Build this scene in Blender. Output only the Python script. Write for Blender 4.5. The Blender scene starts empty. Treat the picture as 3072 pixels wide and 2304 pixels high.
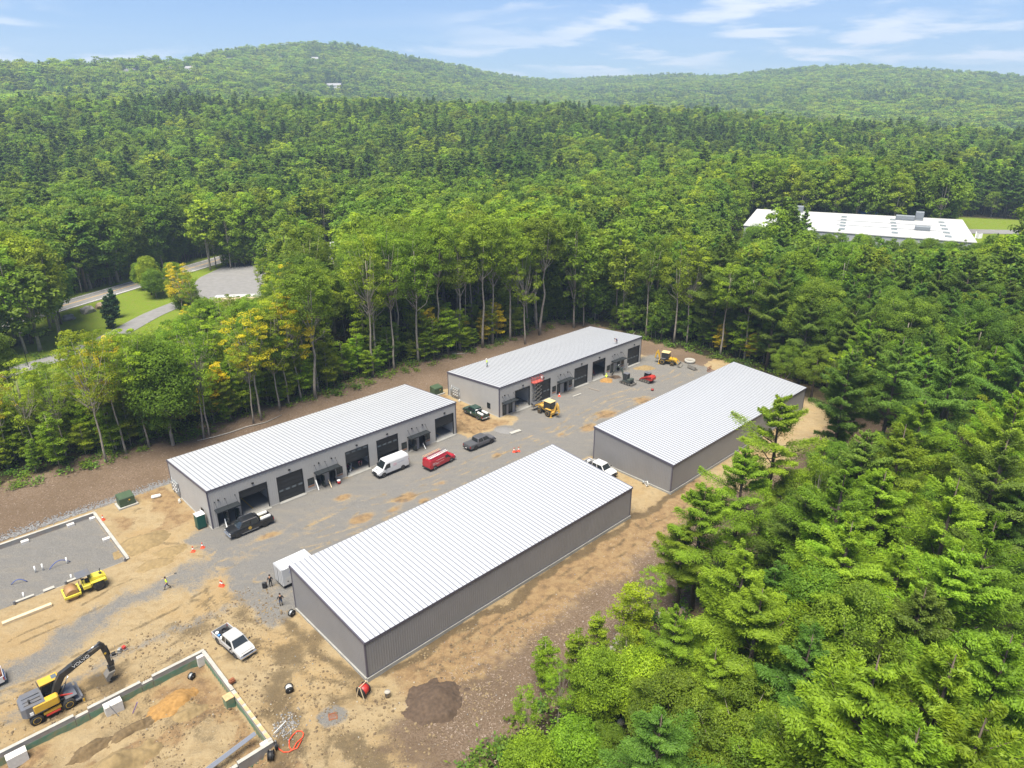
import bpy, bmesh, math, random
import numpy as np
from mathutils import Vector, Matrix, noise as mnoise
R = math.radians
random.seed(7); RNG = np.random.default_rng(11)
SC = bpy.context.scene
COL = SC.collection

# ------------------------------------------------------------------ camera
CAM_H, PITCH, FPX = 55.4, R(22.0), 2097.1
cam = bpy.data.cameras.new('camera'); cam.sensor_width = 36; cam.lens = 36 * FPX / 3072
cam.clip_start = 0.5; cam.clip_end = 30000
camo = bpy.data.objects.new('camera', cam); COL.objects.link(camo)
camo.location = (0, 0, CAM_H); camo.rotation_euler = (R(90) - PITCH, 0, 0); SC.camera = camo

# ------------------------------------------------------------------ sky, sun, exposure
SUN_EL, SUN_AZ = R(69), R(205)        # azimuth from +Y (the far side) towards +X
w = bpy.data.worlds.new('World'); SC.world = w; w.use_nodes = True
nt = w.node_tree; nt.nodes.clear(); L = nt.links.new
out = nt.nodes.new('ShaderNodeOutputWorld'); bg = nt.nodes.new('ShaderNodeBackground')
sky = nt.nodes.new('ShaderNodeTexSky'); sky.sky_type = 'NISHITA'; sky.sun_disc = False
sky.sun_elevation = SUN_EL; sky.sun_rotation = SUN_AZ; sky.air_density = 1.0; sky.dust_density = 0.0; sky.ozone_density = 3.0
SKY_STRENGTH = 0.052
# clouds: drifting sheets seen in perspective (direction divided by its height)
geo = nt.nodes.new('ShaderNodeNewGeometry'); sep = nt.nodes.new('ShaderNodeSeparateXYZ'); L(geo.outputs['Incoming'], sep.inputs[0])
def wm(op, a, b=None, c=None):
    n = nt.nodes.new('ShaderNodeMath'); n.operation = op
    for i, v in enumerate((a, b, c)):
        if v is None: continue
        if isinstance(v, (int, float)): n.inputs[i].default_value = v
        else: L(v, n.inputs[i])
    return n.outputs[0]
zz = wm('MAXIMUM', wm('MULTIPLY', sep.outputs[2], -1.0), 0.0)
dn = wm('ADD', zz, 0.11)
cx_ = wm('DIVIDE', sep.outputs[0], dn); cy_ = wm('DIVIDE', sep.outputs[1], dn)
cmb = nt.nodes.new('ShaderNodeCombineXYZ'); L(cx_, cmb.inputs[0]); L(cy_, cmb.inputs[1])
def cloud(scale, lo, hi, detail, off, sx=1.0):
    mp = nt.nodes.new('ShaderNodeMapping'); L(cmb.outputs[0], mp.inputs[0])
    mp.inputs['Scale'].default_value = (scale * sx, scale, 1); mp.inputs['Location'].default_value = off
    n = nt.nodes.new('ShaderNodeTexNoise'); L(mp.outputs[0], n.inputs['Vector'])
    n.inputs['Scale'].default_value = 1; n.inputs['Detail'].default_value = detail; n.inputs['Roughness'].default_value = 0.55
    n.inputs['Distortion'].default_value = 0.3
    mr = nt.nodes.new('ShaderNodeMapRange'); L(n.outputs[0], mr.inputs[0]); mr.interpolation_type = 'SMOOTHSTEP'
    mr.inputs[1].default_value = lo; mr.inputs[2].default_value = hi
    return mr.outputs[0]
c1 = cloud(1.5, 0.46, 0.62, 9, (3.1, 1.7, 0), 1.0)
c2 = cloud(0.5, 0.44, 0.80, 7, (0.4, 5.2, 0), 0.45)
c3 = cloud(0.30, 0.40, 0.60, 4, (7.4, 2.2, 0), 0.7)
cl = wm('MINIMUM', wm('ADD', wm('MULTIPLY', c1, c3), wm('MULTIPLY', c2, 0.30)), 1.0)
cl = wm('MULTIPLY', cl, 0.85)
tint = nt.nodes.new('ShaderNodeMixRGB'); tint.blend_type = 'MULTIPLY'; tint.inputs[0].default_value = 1; L(sky.outputs[0], tint.inputs[1]); tint.inputs[2].default_value = (0.66, 0.82, 1.12, 1)
mix = nt.nodes.new('ShaderNodeMixRGB'); L(cl, mix.inputs[0]); L(tint.outputs[0], mix.inputs[1])
mix.inputs[2].default_value = (9.5, 9.6, 9.8, 1)
L(mix.outputs[0], bg.inputs[0]); bg.inputs[1].default_value = SKY_STRENGTH; L(bg.outputs[0], out.inputs[0])

sl = bpy.data.lights.new('sun', 'SUN'); sl.energy = 4.6; sl.angle = R(38); sl.color = (1.0, 0.94, 0.82)
so = bpy.data.objects.new('sun', sl); COL.objects.link(so)
sd = Vector((math.sin(SUN_AZ) * math.cos(SUN_EL), math.cos(SUN_AZ) * math.cos(SUN_EL), math.sin(SUN_EL)))
so.rotation_euler = sd.to_track_quat('Z', 'Y').to_euler(); so.location = (0, 0, 300)
vs = SC.view_settings; vs.view_transform = 'Standard'; vs.look = 'None'; vs.gamma = 1; vs.exposure = 1.28
try: vs.use_curve_mapping = False
except Exception: pass
cy = SC.cycles; cy.max_bounces = 7; cy.diffuse_bounces = 3; cy.glossy_bounces = 3; cy.transmission_bounces = 4
cy.transparent_max_bounces = 8; cy.volume_bounces = 0; cy.use_denoising = True; cy.sample_clamp_indirect = 6
try: cy.denoiser = 'OPENIMAGEDENOISE'; cy.denoising_input_passes = 'RGB_ALBEDO_NORMAL'; cy.denoising_prefilter = 'ACCURATE'
except Exception: pass
cy.caustics_reflective = False; cy.caustics_refractive = False

# ------------------------------------------------------------------ pixel <-> ground (photo pixels, 3072 x 2304)
CP, SP = math.cos(PITCH), math.sin(PITCH)
def ray(px, py):
    x = (px - 1536) / FPX; y = -(py - 1152) / FPX
    return (x, CP + y * SP, -SP + y * CP)
def gp(px, py, z=0.0):
    d = ray(px, py); t = (z - CAM_H) / d[2]
    return Vector((d[0] * t, d[1] * t, z))
# site frame: u along the buildings, v towards the woods behind the long row
YAW = R(43.85); U = Vector((math.cos(YAW), math.sin(YAW), 0)); V = Vector((-math.sin(YAW), math.cos(YAW), 0))
O = Vector((-41.75, 82.95, 0))
def S(u, v, z=0.0): return O + U * u + V * v + Vector((0, 0, z))
def uv_of(p):
    d = Vector((p[0], p[1], 0)) - O; return d.dot(U), d.dot(V)
BL, BW, BHH, BHL = 44.0, 15.2, 6.1, 5.0

# ------------------------------------------------------------------ materials
MATS = {}
def N(nt, t, **k):
    n = nt.nodes.new(t)
    for a, b in k.items(): setattr(n, a, b)
    return n
def mat(name, col, rough=0.6, metal=0.0, spec=0.4, var=0.0, scale=3.0, bump=0.0, bscale=20.0, dirt=None, dirt_amt=0.0, coat=0.0, emit=None, trans=0.0):
    """plain procedural surface: base colour with noise variation, optional blotchy dirt and bump"""
    m = bpy.data.materials.new(name); m.use_nodes = True; nt = m.node_tree; b = nt.nodes['Principled BSDF']
    b.inputs['Roughness'].default_value = rough; b.inputs['Metallic'].default_value = metal
    b.inputs['Specular IOR Level'].default_value = spec; b.inputs['Coat Weight'].default_value = coat
    if trans: b.inputs['Transmission Weight'].default_value = trans
    tc = N(nt, 'ShaderNodeTexCoord'); c = None
    n1 = N(nt, 'ShaderNodeTexNoise'); n1.inputs['Scale'].default_value = scale; n1.inputs['Detail'].default_value = 6
    nt.links.new(tc.outputs['Object'], n1.inputs['Vector'])
    mx = N(nt, 'ShaderNodeMixRGB'); mr = N(nt, 'ShaderNodeMapRange')
    nt.links.new(n1.outputs[0], mr.inputs[0]); mr.inputs[1].default_value = 0.3; mr.inputs[2].default_value = 0.7
    nt.links.new(mr.outputs[0], mx.inputs[0])
    mx.inputs[1].default_value = (*[max(0, x * (1 - var)) for x in col], 1); mx.inputs[2].default_value = (*[min(1, x * (1 + var)) for x in col], 1)
    c = mx.outputs[0]
    if dirt:
        n2 = N(nt, 'ShaderNodeTexNoise'); n2.inputs['Scale'].default_value = scale * 0.6; n2.inputs['Detail'].default_value = 8; n2.inputs['Roughness'].default_value = 0.65
        nt.links.new(tc.outputs['Object'], n2.inputs['Vector'])
        m2 = N(nt, 'ShaderNodeMapRange'); nt.links.new(n2.outputs[0], m2.inputs[0]); m2.inputs[1].default_value = 0.45; m2.inputs[2].default_value = 0.75; m2.inputs[4].default_value = dirt_amt
        x2 = N(nt, 'ShaderNodeMixRGB'); nt.links.new(m2.outputs[0], x2.inputs[0]); nt.links.new(c, x2.inputs[1]); x2.inputs[2].default_value = (*dirt, 1); c = x2.outputs[0]
    nt.links.new(c, b.inputs['Base Color'])
    if bump:
        n3 = N(nt, 'ShaderNodeTexNoise'); n3.inputs['Scale'].default_value = bscale; n3.inputs['Detail'].default_value = 5
        nt.links.new(tc.outputs['Object'], n3.inputs['Vector'])
        bp = N(nt, 'ShaderNodeBump'); bp.inputs['Strength'].default_value = bump; bp.inputs['Distance'].default_value = 0.03
        nt.links.new(n3.outputs[0], bp.inputs['Height']); nt.links.new(bp.outputs[0], b.inputs['Normal'])
    if emit: b.inputs['Emission Color'].default_value = (*emit, 1); b.inputs['Emission Strength'].default_value = 1
    MATS[name] = m; return m

# ------------------------------------------------------------------ object helpers
def tag(o, label=None, cat=None, group=None, kind=None):
    if label: o['label'] = label
    if cat: o['category'] = cat
    if group: o['group'] = group
    if kind: o['kind'] = kind
    return o
def empty(name, loc=(0, 0, 0), rz=0.0, label=None, cat=None, group=None, sc=1.0):
    o = bpy.data.objects.new(name, None); COL.objects.link(o); o.location = loc; o.rotation_euler = (0, 0, rz)
    o.scale = (sc, sc, sc); o.empty_display_size = 0.3
    return tag(o, label, cat, group)
class MB:
    """collects boxes, bars, tubes, lofts; build() links them as one mesh object"""
    def __init__(s): s.v = []; s.f = []; s.sm = []
    def add(s, vs, fs, smooth=False):
        k = len(s.v); s.v += [tuple(v) for v in vs]; s.f += [tuple(i + k for i in f) for f in fs]; s.sm += [smooth] * len(fs); return s
    def box(s, x0, x1, y0, y1, z0, z1, M=None, bev=0.0):
        if bev > 0:
            b = bev; sec = lambda x, i: [(x, y0 + i, z0 + b), (x, y0 + b, z0 + i), (x, y1 - b, z0 + i), (x, y1 - i, z0 + b), (x, y1 - i, z1 - b), (x, y1 - b, z1 - i), (x, y0 + b, z1 - i), (x, y0 + i, z1 - b)]
            return s.loft([[tuple(p) for p in sec(x0, b)], sec(x0 + b, 0), sec(x1 - b, 0), sec(x1, b)], M=M, cap=True)
        vs = [(x, y, z) for z in (z0, z1) for y in (y0, y1) for x in (x0, x1)]
        if M is not None: vs = [tuple(M @ Vector(v)) for v in vs]
        return s.add(vs, [(0, 2, 3, 1), (4, 5, 7, 6), (0, 1, 5, 4), (2, 6, 7, 3), (0, 4, 6, 2), (1, 3, 7, 5)])
    def loft(s, rings, M=None, cap=True, closed=True, smooth=False):
        n = len(rings[0]); vs = [p for r in rings for p in r]
        if M is not None: vs = [tuple(M @ Vector(v)) for v in vs]
        fs = []
        for i in range(len(rings) - 1):
            for j in range(n if closed else n - 1):
                a = i * n + j; b = i * n + (j + 1) % n
                fs.append((a, b, b + n, a + n))
        s.add(vs, fs, smooth)
        if cap and closed:
            k = len(s.v) - len(vs)
            s.f += [tuple(k + j for j in range(n - 1, -1, -1)), tuple(k + (len(rings) - 1) * n + j for j in range(n))]; s.sm += [False, False]
        return s
    def tube(s, pts, r, seg=8, cap=True):
        pts = [Vector(p) for p in pts]; rr = r if isinstance(r, (list, tuple)) else [r] * len(pts)
        rings = []; up = None
        for i, p in enumerate(pts):
            d = (pts[min(i + 1, len(pts) - 1)] - pts[max(i - 1, 0)])
            if d.length < 1e-9: d = Vector((0, 0, 1))
            d.normalize()
            if up is None: up = Vector((0, 0, 1)) if abs(d.z) < 0.9 else Vector((1, 0, 0))
            a = d.cross(up).normalized(); b = a.cross(d).normalized(); up = b
            rings.append([tuple(p + (a * math.cos(t) + b * math.sin(t)) * rr[i]) for t in [2 * math.pi * k / seg for k in range(seg)]])
        return s.loft(rings, cap=cap, smooth=True)
    def cyl(s, c, r, h, seg=16, axis='z', r2=None):
        c = Vector(c); ax = {'x': Vector((1, 0, 0)), 'y': Vector((0, 1, 0)), 'z': Vector((0, 0, 1))}[axis]
        return s.tube([c, c + ax * h], [r, r if r2 is None else r2], seg)
    def lathe(s, prof, c=(0, 0, 0), axis='z', seg=16, cap=True):
        rings = []
        for r, h in prof:
            ring = []
            for k in range(seg):
                t = 2 * math.pi * k / seg; a, b = r * math.cos(t), r * math.sin(t)
                p = {'z': (a, b, h), 'y': (b, h, a), 'x': (h, a, b)}[axis]
                ring.append((p[0] + c[0], p[1] + c[1], p[2] + c[2]))
            rings.append(ring)
        return s.loft(rings, cap=cap, smooth=True)
    def bar(s, a, b, wd, ht=None):
        a, b = Vector(a), Vector(b); d = b - a; l = d.length; ht = wd if ht is None else ht
        q = d.to_track_quat('X', 'Z').to_matrix().to_4x4(); M = Matrix.Translation(a) @ q
        return s.box(0, l, -wd / 2, wd / 2, -ht / 2, ht / 2, M)
    def prism(s, poly, axis, lo, hi, M=None):
        """poly in the two other axes extruded along axis"""
        def P(a, b, c): return {'x': (c, a, b), 'y': (a, c, b), 'z': (a, b, c)}[axis]
        return s.loft([[P(a, b, lo) for a, b in poly], [P(a, b, hi) for a, b in poly]], M=M)
    def quad(s, *p): return s.add(p, [tuple(range(len(p)))])
    def mesh(s, name, m=None):
        me = bpy.data.meshes.new(name); me.from_pydata(s.v, [], s.f)
        me.polygons.foreach_set('use_smooth', s.sm)
        bm = bmesh.new(); bm.from_mesh(me); bmesh.ops.recalc_face_normals(bm, faces=bm.faces); bm.to_mesh(me); bm.free()
        if m: me.materials.append(MATS[m])
        return me
    def build(s, name, m, parent=None, loc=None, rz=None):
        o = bpy.data.objects.new(name, s.mesh(name, m)); COL.objects.link(o)
        if parent: o.parent = parent
        if loc is not None: o.location = loc
        if rz is not None: o.rotation_euler = (0, 0, rz)
        return o
def link(name, me, parent=None, loc=None, rz=0):
    o = bpy.data.objects.new(name, me); COL.objects.link(o)
    if parent: o.parent = parent
    if loc is not None: o.location = loc
    if rz: o.rotation_euler = (0, 0, rz)
    return o
def copy_tree(o, parent=None):
    c = o.copy(); COL.objects.link(c)
    if parent: c.parent = parent
    for ch in o.children: copy_tree(ch, c)
    return c
def np_mesh(name, verts, faces, mats=(), smooth=False):
    """fast mesh from numpy arrays (faces all the same size)"""
    me = bpy.data.meshes.new(name); nv = len(verts); nf, k = faces.shape
    me.vertices.add(nv); me.vertices.foreach_set('co', np.asarray(verts, np.float32).ravel())
    me.loops.add(nf * k); me.loops.foreach_set('vertex_index', np.asarray(faces, np.int32).ravel())
    me.polygons.add(nf); me.polygons.foreach_set('loop_start', np.arange(0, nf * k, k, dtype=np.int32))
    if smooth: me.polygons.foreach_set('use_smooth', np.ones(nf, bool))
    me.update(calc_edges=True)
    for m in mats: me.materials.append(MATS[m])
    return me

WORK = bpy.data.scenes.new('workbench')     # scratch scene: evaluates modifiers without the whole site
def evaluated(o):
    if o.name not in WORK.collection.objects: WORK.collection.objects.link(o)
    vl = WORK.view_layers[0]; vl.update(); me = bpy.data.meshes.new_from_object(o.evaluated_get(vl.depsgraph)); bpy.data.objects.remove(o); return me
# ------------------------------------------------------------------ terrain
def vnoise(x, y, seed=0):
    xi = np.floor(x).astype(np.int64); yi = np.floor(y).astype(np.int64); fx = x - xi; fy = y - yi
    fx = fx * fx * (3 - 2 * fx); fy = fy * fy * (3 - 2 * fy)
    def h(a, b):
        n = (a * 374761393 + b * 668265263 + seed * 1274126177) & 0x7fffffff
        n = ((n ^ (n >> 13)) * 1274126177) & 0x7fffffff
        return ((n ^ (n >> 16)) & 0xffff) / 65535.0
    return (h(xi, yi) * (1 - fx) + h(xi + 1, yi) * fx) * (1 - fy) + (h(xi, yi + 1) * (1 - fx) + h(xi + 1, yi + 1) * fx) * fy
def fbm(x, y, oct=4, seed=0):
    s = 0; a = 0.5; t = 0
    for i in range(oct): s = s + a * vnoise(x * 2 ** i, y * 2 ** i, seed + i); t += a; a *= 0.5
    return s / t
def sst(a, b, x):
    t = np.clip((x - a) / (b - a), 0, 1); return t * t * (3 - 2 * t)
def boxm(u, v, u0, u1, v0, v1, e=1.0):
    d = np.minimum(np.minimum(u - u0, u1 - u), np.minimum(v - v0, v1 - v)); return sst(-e, e, d)
def polyd(x, y, pts, width):
    """1 inside a polyline of given half width, soft edge"""
    best = np.full(np.shape(x), 1e9)
    for (a, b) in zip(pts[:-1], pts[1:]):
        ax, ay = a[0], a[1]; dx, dy = b[0] - ax, b[1] - ay; l2 = dx * dx + dy * dy
        t = np.clip(((x - ax) * dx + (y - ay) * dy) / l2, 0, 1)
        best = np.minimum(best, np.hypot(x - ax - t * dx, y - ay - t * dy))
    return best - width
K = 3072 / 2212
_sky = [(-500, 140), (0, 132), (200, 131), (400, 127), (480, 110), (560, 100), (680, 90), (760, 94), (830, 110), (930, 130), (1080, 160), (1180, 172), (1300, 167), (1450, 160), (1560, 164), (1640, 154), (1750, 144), (1880, 142), (2000, 149), (2100, 157), (2212, 165), (2700, 180)]
_AZ, _EL = [], []
for X, Y in _sky:
    d = ray(X * K, Y * K); _AZ.append(math.atan2(d[0], d[1])); _EL.append(d[2] / math.hypot(d[0], d[1]))
def az_of(X): d = ray(X * K, 300); return math.atan2(d[0], d[1])
_DA = [az_of(X) for X in (-500, 0, 400, 560, 800, 1100, 1250, 1600, 2212, 2700)]
_DD = [1150, 1250, 1450, 1900, 2000, 2300, 2700, 2400, 2300, 2300]
_MA = [az_of(X) for X in (-500, 0, 400, 700, 1000, 1300, 1500, 1800, 2212, 2700)]
_MZ = [34, 34, 36, 36, 34, 30, 24, 17, 12, 10]
def far_height(x, y):
    r = np.hypot(x, y); a = np.arctan2(x, np.maximum(y, 1e-3)); a = np.where(y < 1, np.sign(x) * 1.5, a)
    D = np.interp(a, _DA, _DD); zs = CAM_H + D * np.interp(a, _AZ, _EL) - 15; m = np.interp(a, _MA, _MZ)
    val = np.clip(m * 0.15, 2, 30)
    left = sst(az_of(900), az_of(350), a)
    val = val + left * (m * 0.9 - val + 12)
    z = m * sst(330, 780, r)
    z = z + (val - m) * sst(800, 1080, r)
    t = np.clip((r - 1000) / np.maximum(D - 1000, 60), 0, 1.0)
    z = z + (zs - val) * (t ** 1.25) * (1 - 0.0 * t) * (r > 1000)
    z = z - 0.25 * np.maximum(r - D, 0) * (r > D)
    z = z + (fbm(x / 160, y / 160, 4, 3) - 0.5) * 26 * sst(450, 1100, r) * (1 - 0.75 * sst(0.75, 1.0, r / D))
    # rise below the large white building and the slope behind the long row
    z = z + 9 * sst(140, 205, y) * sst(55, 110, x) * (1 - sst(330, 480, r))
    return np.maximum(z, -40)
PILES_IN_PIT = [(-17, -29, 3.4, 0.55), (-22, -31, 3.0, 0.6), (-14.2, -27, 2.0, 0.5), (-24, -27, 2.4, -0.35), (-18.5, -25.0, 1.6, -0.5), (-27, -33, 4, 0.7), (-13, -33.5, 1.8, 0.35), (-20, -36, 3, -0.3), (-31, -27, 3, .5)]
RUTS = [[(-2, -12), (-10, -14), (-20, -14.5), (-34, -16), (-60, -18)], [(-4, -20), (-6.6, -26), (-5, -33), (-1.5, -39), (4, -44)], [(-12, -5), (-20, -6.3), (-34, -8), (-60, -10)], [(-2.5, -5), (-8, 3), (-6, 12)], [(-5, -12), (-6, -18), (-3.5, -28), (-5, -36), (-9, -46)], [(2, -42.2), (20, -41.6), (45, -42.5), (62, -43)], [(-8, -14), (-9, -19), (-14, -20.6), (-30, -20)], [(48, -14), (50, -22), (48.5, -34), (44, -41)], [(47, -2), (49, 5), (48, 14)], [(-2, -9), (30, -10), (60, -11), (100, -10)], [(0, -15), (40, -15.5), (70, -13), (100, -15)], [(18, -9), (33, -13.5), (52, -11.5)], [(54, -14), (70, -8), (84, -9.5)], [(8, -12), (24, -17.5), (44, -18)]]
def ruts(u, v):
    t = np.zeros(np.shape(u))
    for c in RUTS:
        d = np.abs(polyd(u + (fbm(u / 4, v / 4, 2, 17) - .5) * 1.6, v + (fbm(u / 4, v / 4, 2, 18) - .5) * 1.6, c, 0)); t = np.maximum(t, sst(.42, .1, np.abs(d - .88)))
    return t
def height(x, y):
    x = np.asarray(x, float); y = np.asarray(y, float)
    u = (x - O.x) * U.x + (y - O.y) * U.y; v = (x - O.x) * V.x + (y - O.y) * V.y
    z = far_height(x, y)
    cl = boxm(u, v, -75, 116, -58, 38, 6)
    z = z + 1.6 * sst(17.5, 34, v) * sst(60, 20, v - 34) * (np.hypot(x, y) < 330) * sst(120, 100, u)
    z = z + cl * ((fbm(x / 5, y / 5, 4, 1) - 0.5) * 0.16 * (1 - 0.8 * boxm(u, v, -4, 112, -24, 1.5, 1.5)))
    # rutted sand at the near end
    near = boxm(u, v, -60, 3, -60, -16, 3)
    z = z + near * ((fbm(u / 1.6 + v * .3, v / 0.9 + u * .2, 4, 9) - 0.5) * 0.42 + (fbm(x / 4.5, y / 4.5, 3, 12) - .5) * .35 * sst(-5, -9, u))
    z = z + boxm(u, v, -30, 46, -62, -40, 2) * (fbm(x / 0.9, y / 0.9, 3, 5) - 0.5) * 0.14
    z = z - .06 * ruts(u, v) * cl
    # swale with riprap between the mulch bank and the pads
    z = z - 0.35 * np.exp(-((v - 18.3) / 1.1) ** 2) * boxm(u, v, -70, 46, 10, 30, 2)
    # the two unfinished foundations
    fl = boxm(u, v, -62, -10.85, .9, 16.05, 0.2); z = z * (1 - fl) + fl * (-0.46 + (fbm(x, y, 3, 2) - .5) * .06)
    pit = boxm(u, v, -62, -10.3, -38.8, -22.42, 0.2)
    zp = -1.15 + (fbm(x / 1.9, y / 1.9, 5, 8) - 0.5) * 1.0
    for (pu, pv, pr, ph) in PILES_IN_PIT: zp = zp + ph * np.exp(-(((u - pu) ** 2 + ((v - pv) * 1.25) ** 2) / (pr * 0.62) ** 2)) * (0.75 + 0.5 * fbm(x / 0.8, y / .8, 3, 4))
    z = z * (1 - pit) + pit * np.minimum(zp, 0.0)
    z = z - 1.15 * boxm(u, v, -60, -9.2, -47, -38.6, 1.1) * sst(-9.0, -12.5, u) * sst(-47, -40, v)
    z = z - 0.35 * np.exp(-((u + 7.6) ** 2 + (v + 34.2) ** 2) / 2.5)
    return z
def hz(p): return float(height(np.array([p[0]]), np.array([p[1]]))[0])

def grow(a, b, step, lo, hi, ratio=1.1):
    c = list(np.arange(a, b, step)); s = step; x = c[-1]
    while x < hi: s *= ratio; s = min(s, 60); x += s; c.append(x)
    s = step; x = a; pre = []
    while x > lo: s *= ratio; s = min(s, 60); x -= s; pre.append(x)
    return np.array(pre[::-1] + c)
gx = grow(-74, 62, 0.36, -3200, 3200); gy = grow(33, 150, 0.36, -200, 3600)
XX, YY = np.meshgrid(gx, gy); ZZ = height(XX, YY)
nx, ny = len(gx), len(gy)
def hz(p):   # ground height read off the finished sheet
    i = min(max(int(np.searchsorted(gx, p[0])) - 1, 0), nx - 2); j = min(max(int(np.searchsorted(gy, p[1])) - 1, 0), ny - 2)
    a = min(max((p[0] - gx[i]) / (gx[i + 1] - gx[i]), 0), 1); b = min(max((p[1] - gy[j]) / (gy[j + 1] - gy[j]), 0), 1)
    return float((ZZ[j, i] * (1 - a) + ZZ[j, i + 1] * a) * (1 - b) + (ZZ[j + 1, i] * (1 - a) + ZZ[j + 1, i + 1] * a) * b)
idx = np.arange(nx * ny).reshape(ny, nx)
faces = np.stack([idx[:-1, :-1], idx[:-1, 1:], idx[1:, 1:], idx[1:, :-1]], -1).reshape(-1, 4)

# ground zones ------------------------------------------------------
UU = (XX - O.x) * U.x + (YY - O.y) * U.y; VV = (XX - O.x) * V.x + (YY - O.y) * V.y
en = (fbm(XX / 3.5, YY / 3.5, 4, 21) - 0.5)
eu, ev = UU + en * 4.0, VV + (fbm(XX / 3.5, YY / 3.5, 4, 22) - 0.5) * 4.0
clear = sst(2.2, -2.2, np.maximum(np.maximum(-75 - eu, eu - 112), np.maximum(ev - 32, -55.5 - ev + 0.12 * np.maximum(20 - eu, 0))))
grav = boxm(eu, ev, -3.5, 106, -23.8, 0.8, 1.8)
grav = np.maximum(grav, boxm(UU, VV, -60, -11.0, 1.1, 15.9, 0.2))
PATH = [(2, -9), (-6, -8.5), (-13, -7.8), (-22, -10.5), (-34, -15), (-60, -19)]
grav = np.maximum(grav, sst(2.4, -2.4, polyd(eu, ev, PATH, 2.6)) * 0.75)
grav = np.maximum(grav, 0.55 * sst(0.9, -0.9, polyd(eu, ev, [(2, -20), (-8, -17.2), (-16, -17), (-30, -19)], 0.9)))
# tracked-in sand over the gravel, strips along the drive lanes
wear = sst(0.56, 0.74, fbm(UU / 9, VV / 3.2, 4, 31)) * 0.34 * sst(0.5, -2.0, VV + 4.5)
grav = grav * (1 - wear * boxm(UU, VV, -3, 104, -23, -2, 2))
grav = grav * (1 - 0.92 * boxm(eu, ev, 44.0, 56.0, -3.8, 40, .7)) * (1 - 0.9 * boxm(eu, ev, 44.4, 54.2, -60, -21.5, 1.2))
grav = grav * (1 - .5 * ruts(UU, VV) * sst(.32, .6, fbm(XX / 2.5, YY / 2.5, 3, 29)))
SPOTS = [(1031, 1490, .8), (814, 1603, .9), (1218, 1492, 1.2), (1270, 1502, .7), (1327, 1449, 1.1), (1087, 1557, 1.3), (1930, 1200, 1.6), (1819, 1244, 1.8), (1765, 1285, 1.5), (1684, 1304, 1.0), (1490, 1364, 1.1), (1180, 1530, 1.0)]
spot = np.zeros(XX.shape)
for sx, sy, sr in SPOTS: q = gp(sx, sy); spot = np.maximum(spot, sst(1.5, .2, np.hypot((UU - uv_of(q)[0]) / 1.7, VV - uv_of(q)[1]) / sr + en * 1.5))
grav = grav * (1 - .8 * spot)
dr = gp(1001, 2150); grav = np.maximum(grav, 0.9 * sst(1.9, 0.9, np.hypot(XX - dr.x + en * 1.2, (YY - dr.y) * 1.1)))
gpile = gp(1517, 1291); grav = np.maximum(grav, sst(3.0, 1.4, np.hypot(XX - gpile.x, YY - gpile.y)))
chips = np.maximum(sst(16.6, 18.6, ev), sst(-42.8, -48.0, ev) * sst(-7.5, 1.0, eu + (ev + 46) * 0.25)); chips = np.maximum(chips, boxm(eu, ev, 103, 130, -60, 40, 2.0) * (ev > -12))
orange = boxm(eu, ev, 2, 62, -46.5, -38.0, 2.6) * .8; orange = np.maximum(orange, 0.8 * boxm(eu, ev, 45, 53.5, -3, 16, 1.2)); orange = np.maximum(orange, .7 * boxm(eu, ev, -10, 0, 3, 17, 1.5) * sst(.35, .6, fbm(XX / 4, YY / 4, 3, 77)))
orange = np.maximum(orange, spot * .9)
pitz = boxm(UU, VV, -60, -10.7, -38.5, -22.8, .3); orange = np.maximum(orange, pitz * sst(.35, .6, fbm(XX / 2.5, YY / 2.5, 3, 66)) * .8)
orange = np.maximum(orange, boxm(UU, VV, -40, -9.4, -46, -38.6, .8) * .9)
damp = sst(0.44, 0.74, fbm(XX / 3.0, YY / 3.0, 5, 41)) * 0.75 * boxm(UU, VV, -60, 4, -60, -15, 2) * (1 - pitz * .35); damp = np.maximum(damp, 0.9 * boxm(eu, ev, 1, 60, -39.9, -38.4, 0.5))  # damp blotches on the sand, then a darker strip along the back wall foot
damp = np.maximum(damp, .75 * sst(2.6, 0.6, np.hypot(UU + 7.2, (VV + 34) * .6)))
damp = np.maximum(damp, .8 * boxm(eu, ev, -1.6, 0.2, -39, -23, .9))  # darker strip of ground along the left end wall foot
damp = np.maximum(damp, ruts(UU, VV) * .62 * sst(.3, .55, fbm(XX / 2, YY / 2, 3, 19)))
riprap = sst(1.3, 0.5, np.abs(VV - 18.4 + en * 1.2)) * boxm(UU, VV, -70, 46, 10, 30, 2)
road_l, road_r = gp(196, 916), gp(396, 857)
rdir = (road_r - road_l).normalized(); ROAD = [road_l - rdir * 170, road_l, road_r, road_r + rdir * 120]
DRIVE = [gp(x * K, y * K) for x, y in ((-90, 850), (35, 797), (140, 772), (240, 730), (330, 678), (430, 640), (480, 615))]
LOT = [gp(x * K, y * K) for x, y in ((405, 625), (432, 600), (500, 568), (575, 572), (640, 590), (640, 650), (560, 660), (480, 660))]
LOTC = sum(LOT, Vector()) / len(LOT)
gn = (fbm(XX / 9, YY / 9, 3, 51) - .5) * 12
grass = np.maximum(sst(4, -4, polyd(XX, YY, [(p.x, p.y) for p in ROAD], 17) + gn), sst(5, -5, polyd(XX, YY, [(p.x, p.y) for p in DRIVE], 19) + gn))
grass = np.maximum(grass, sst(5, -5, np.hypot(XX - LOTC.x, YY - LOTC.y) - 48 + gn))
WB = [gp(X * K, Y * K, 16) for X, Y in ((1608, 487), (2108, 524), (2077, 475), (1637, 452))]   # roof corners of the large white building
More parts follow.
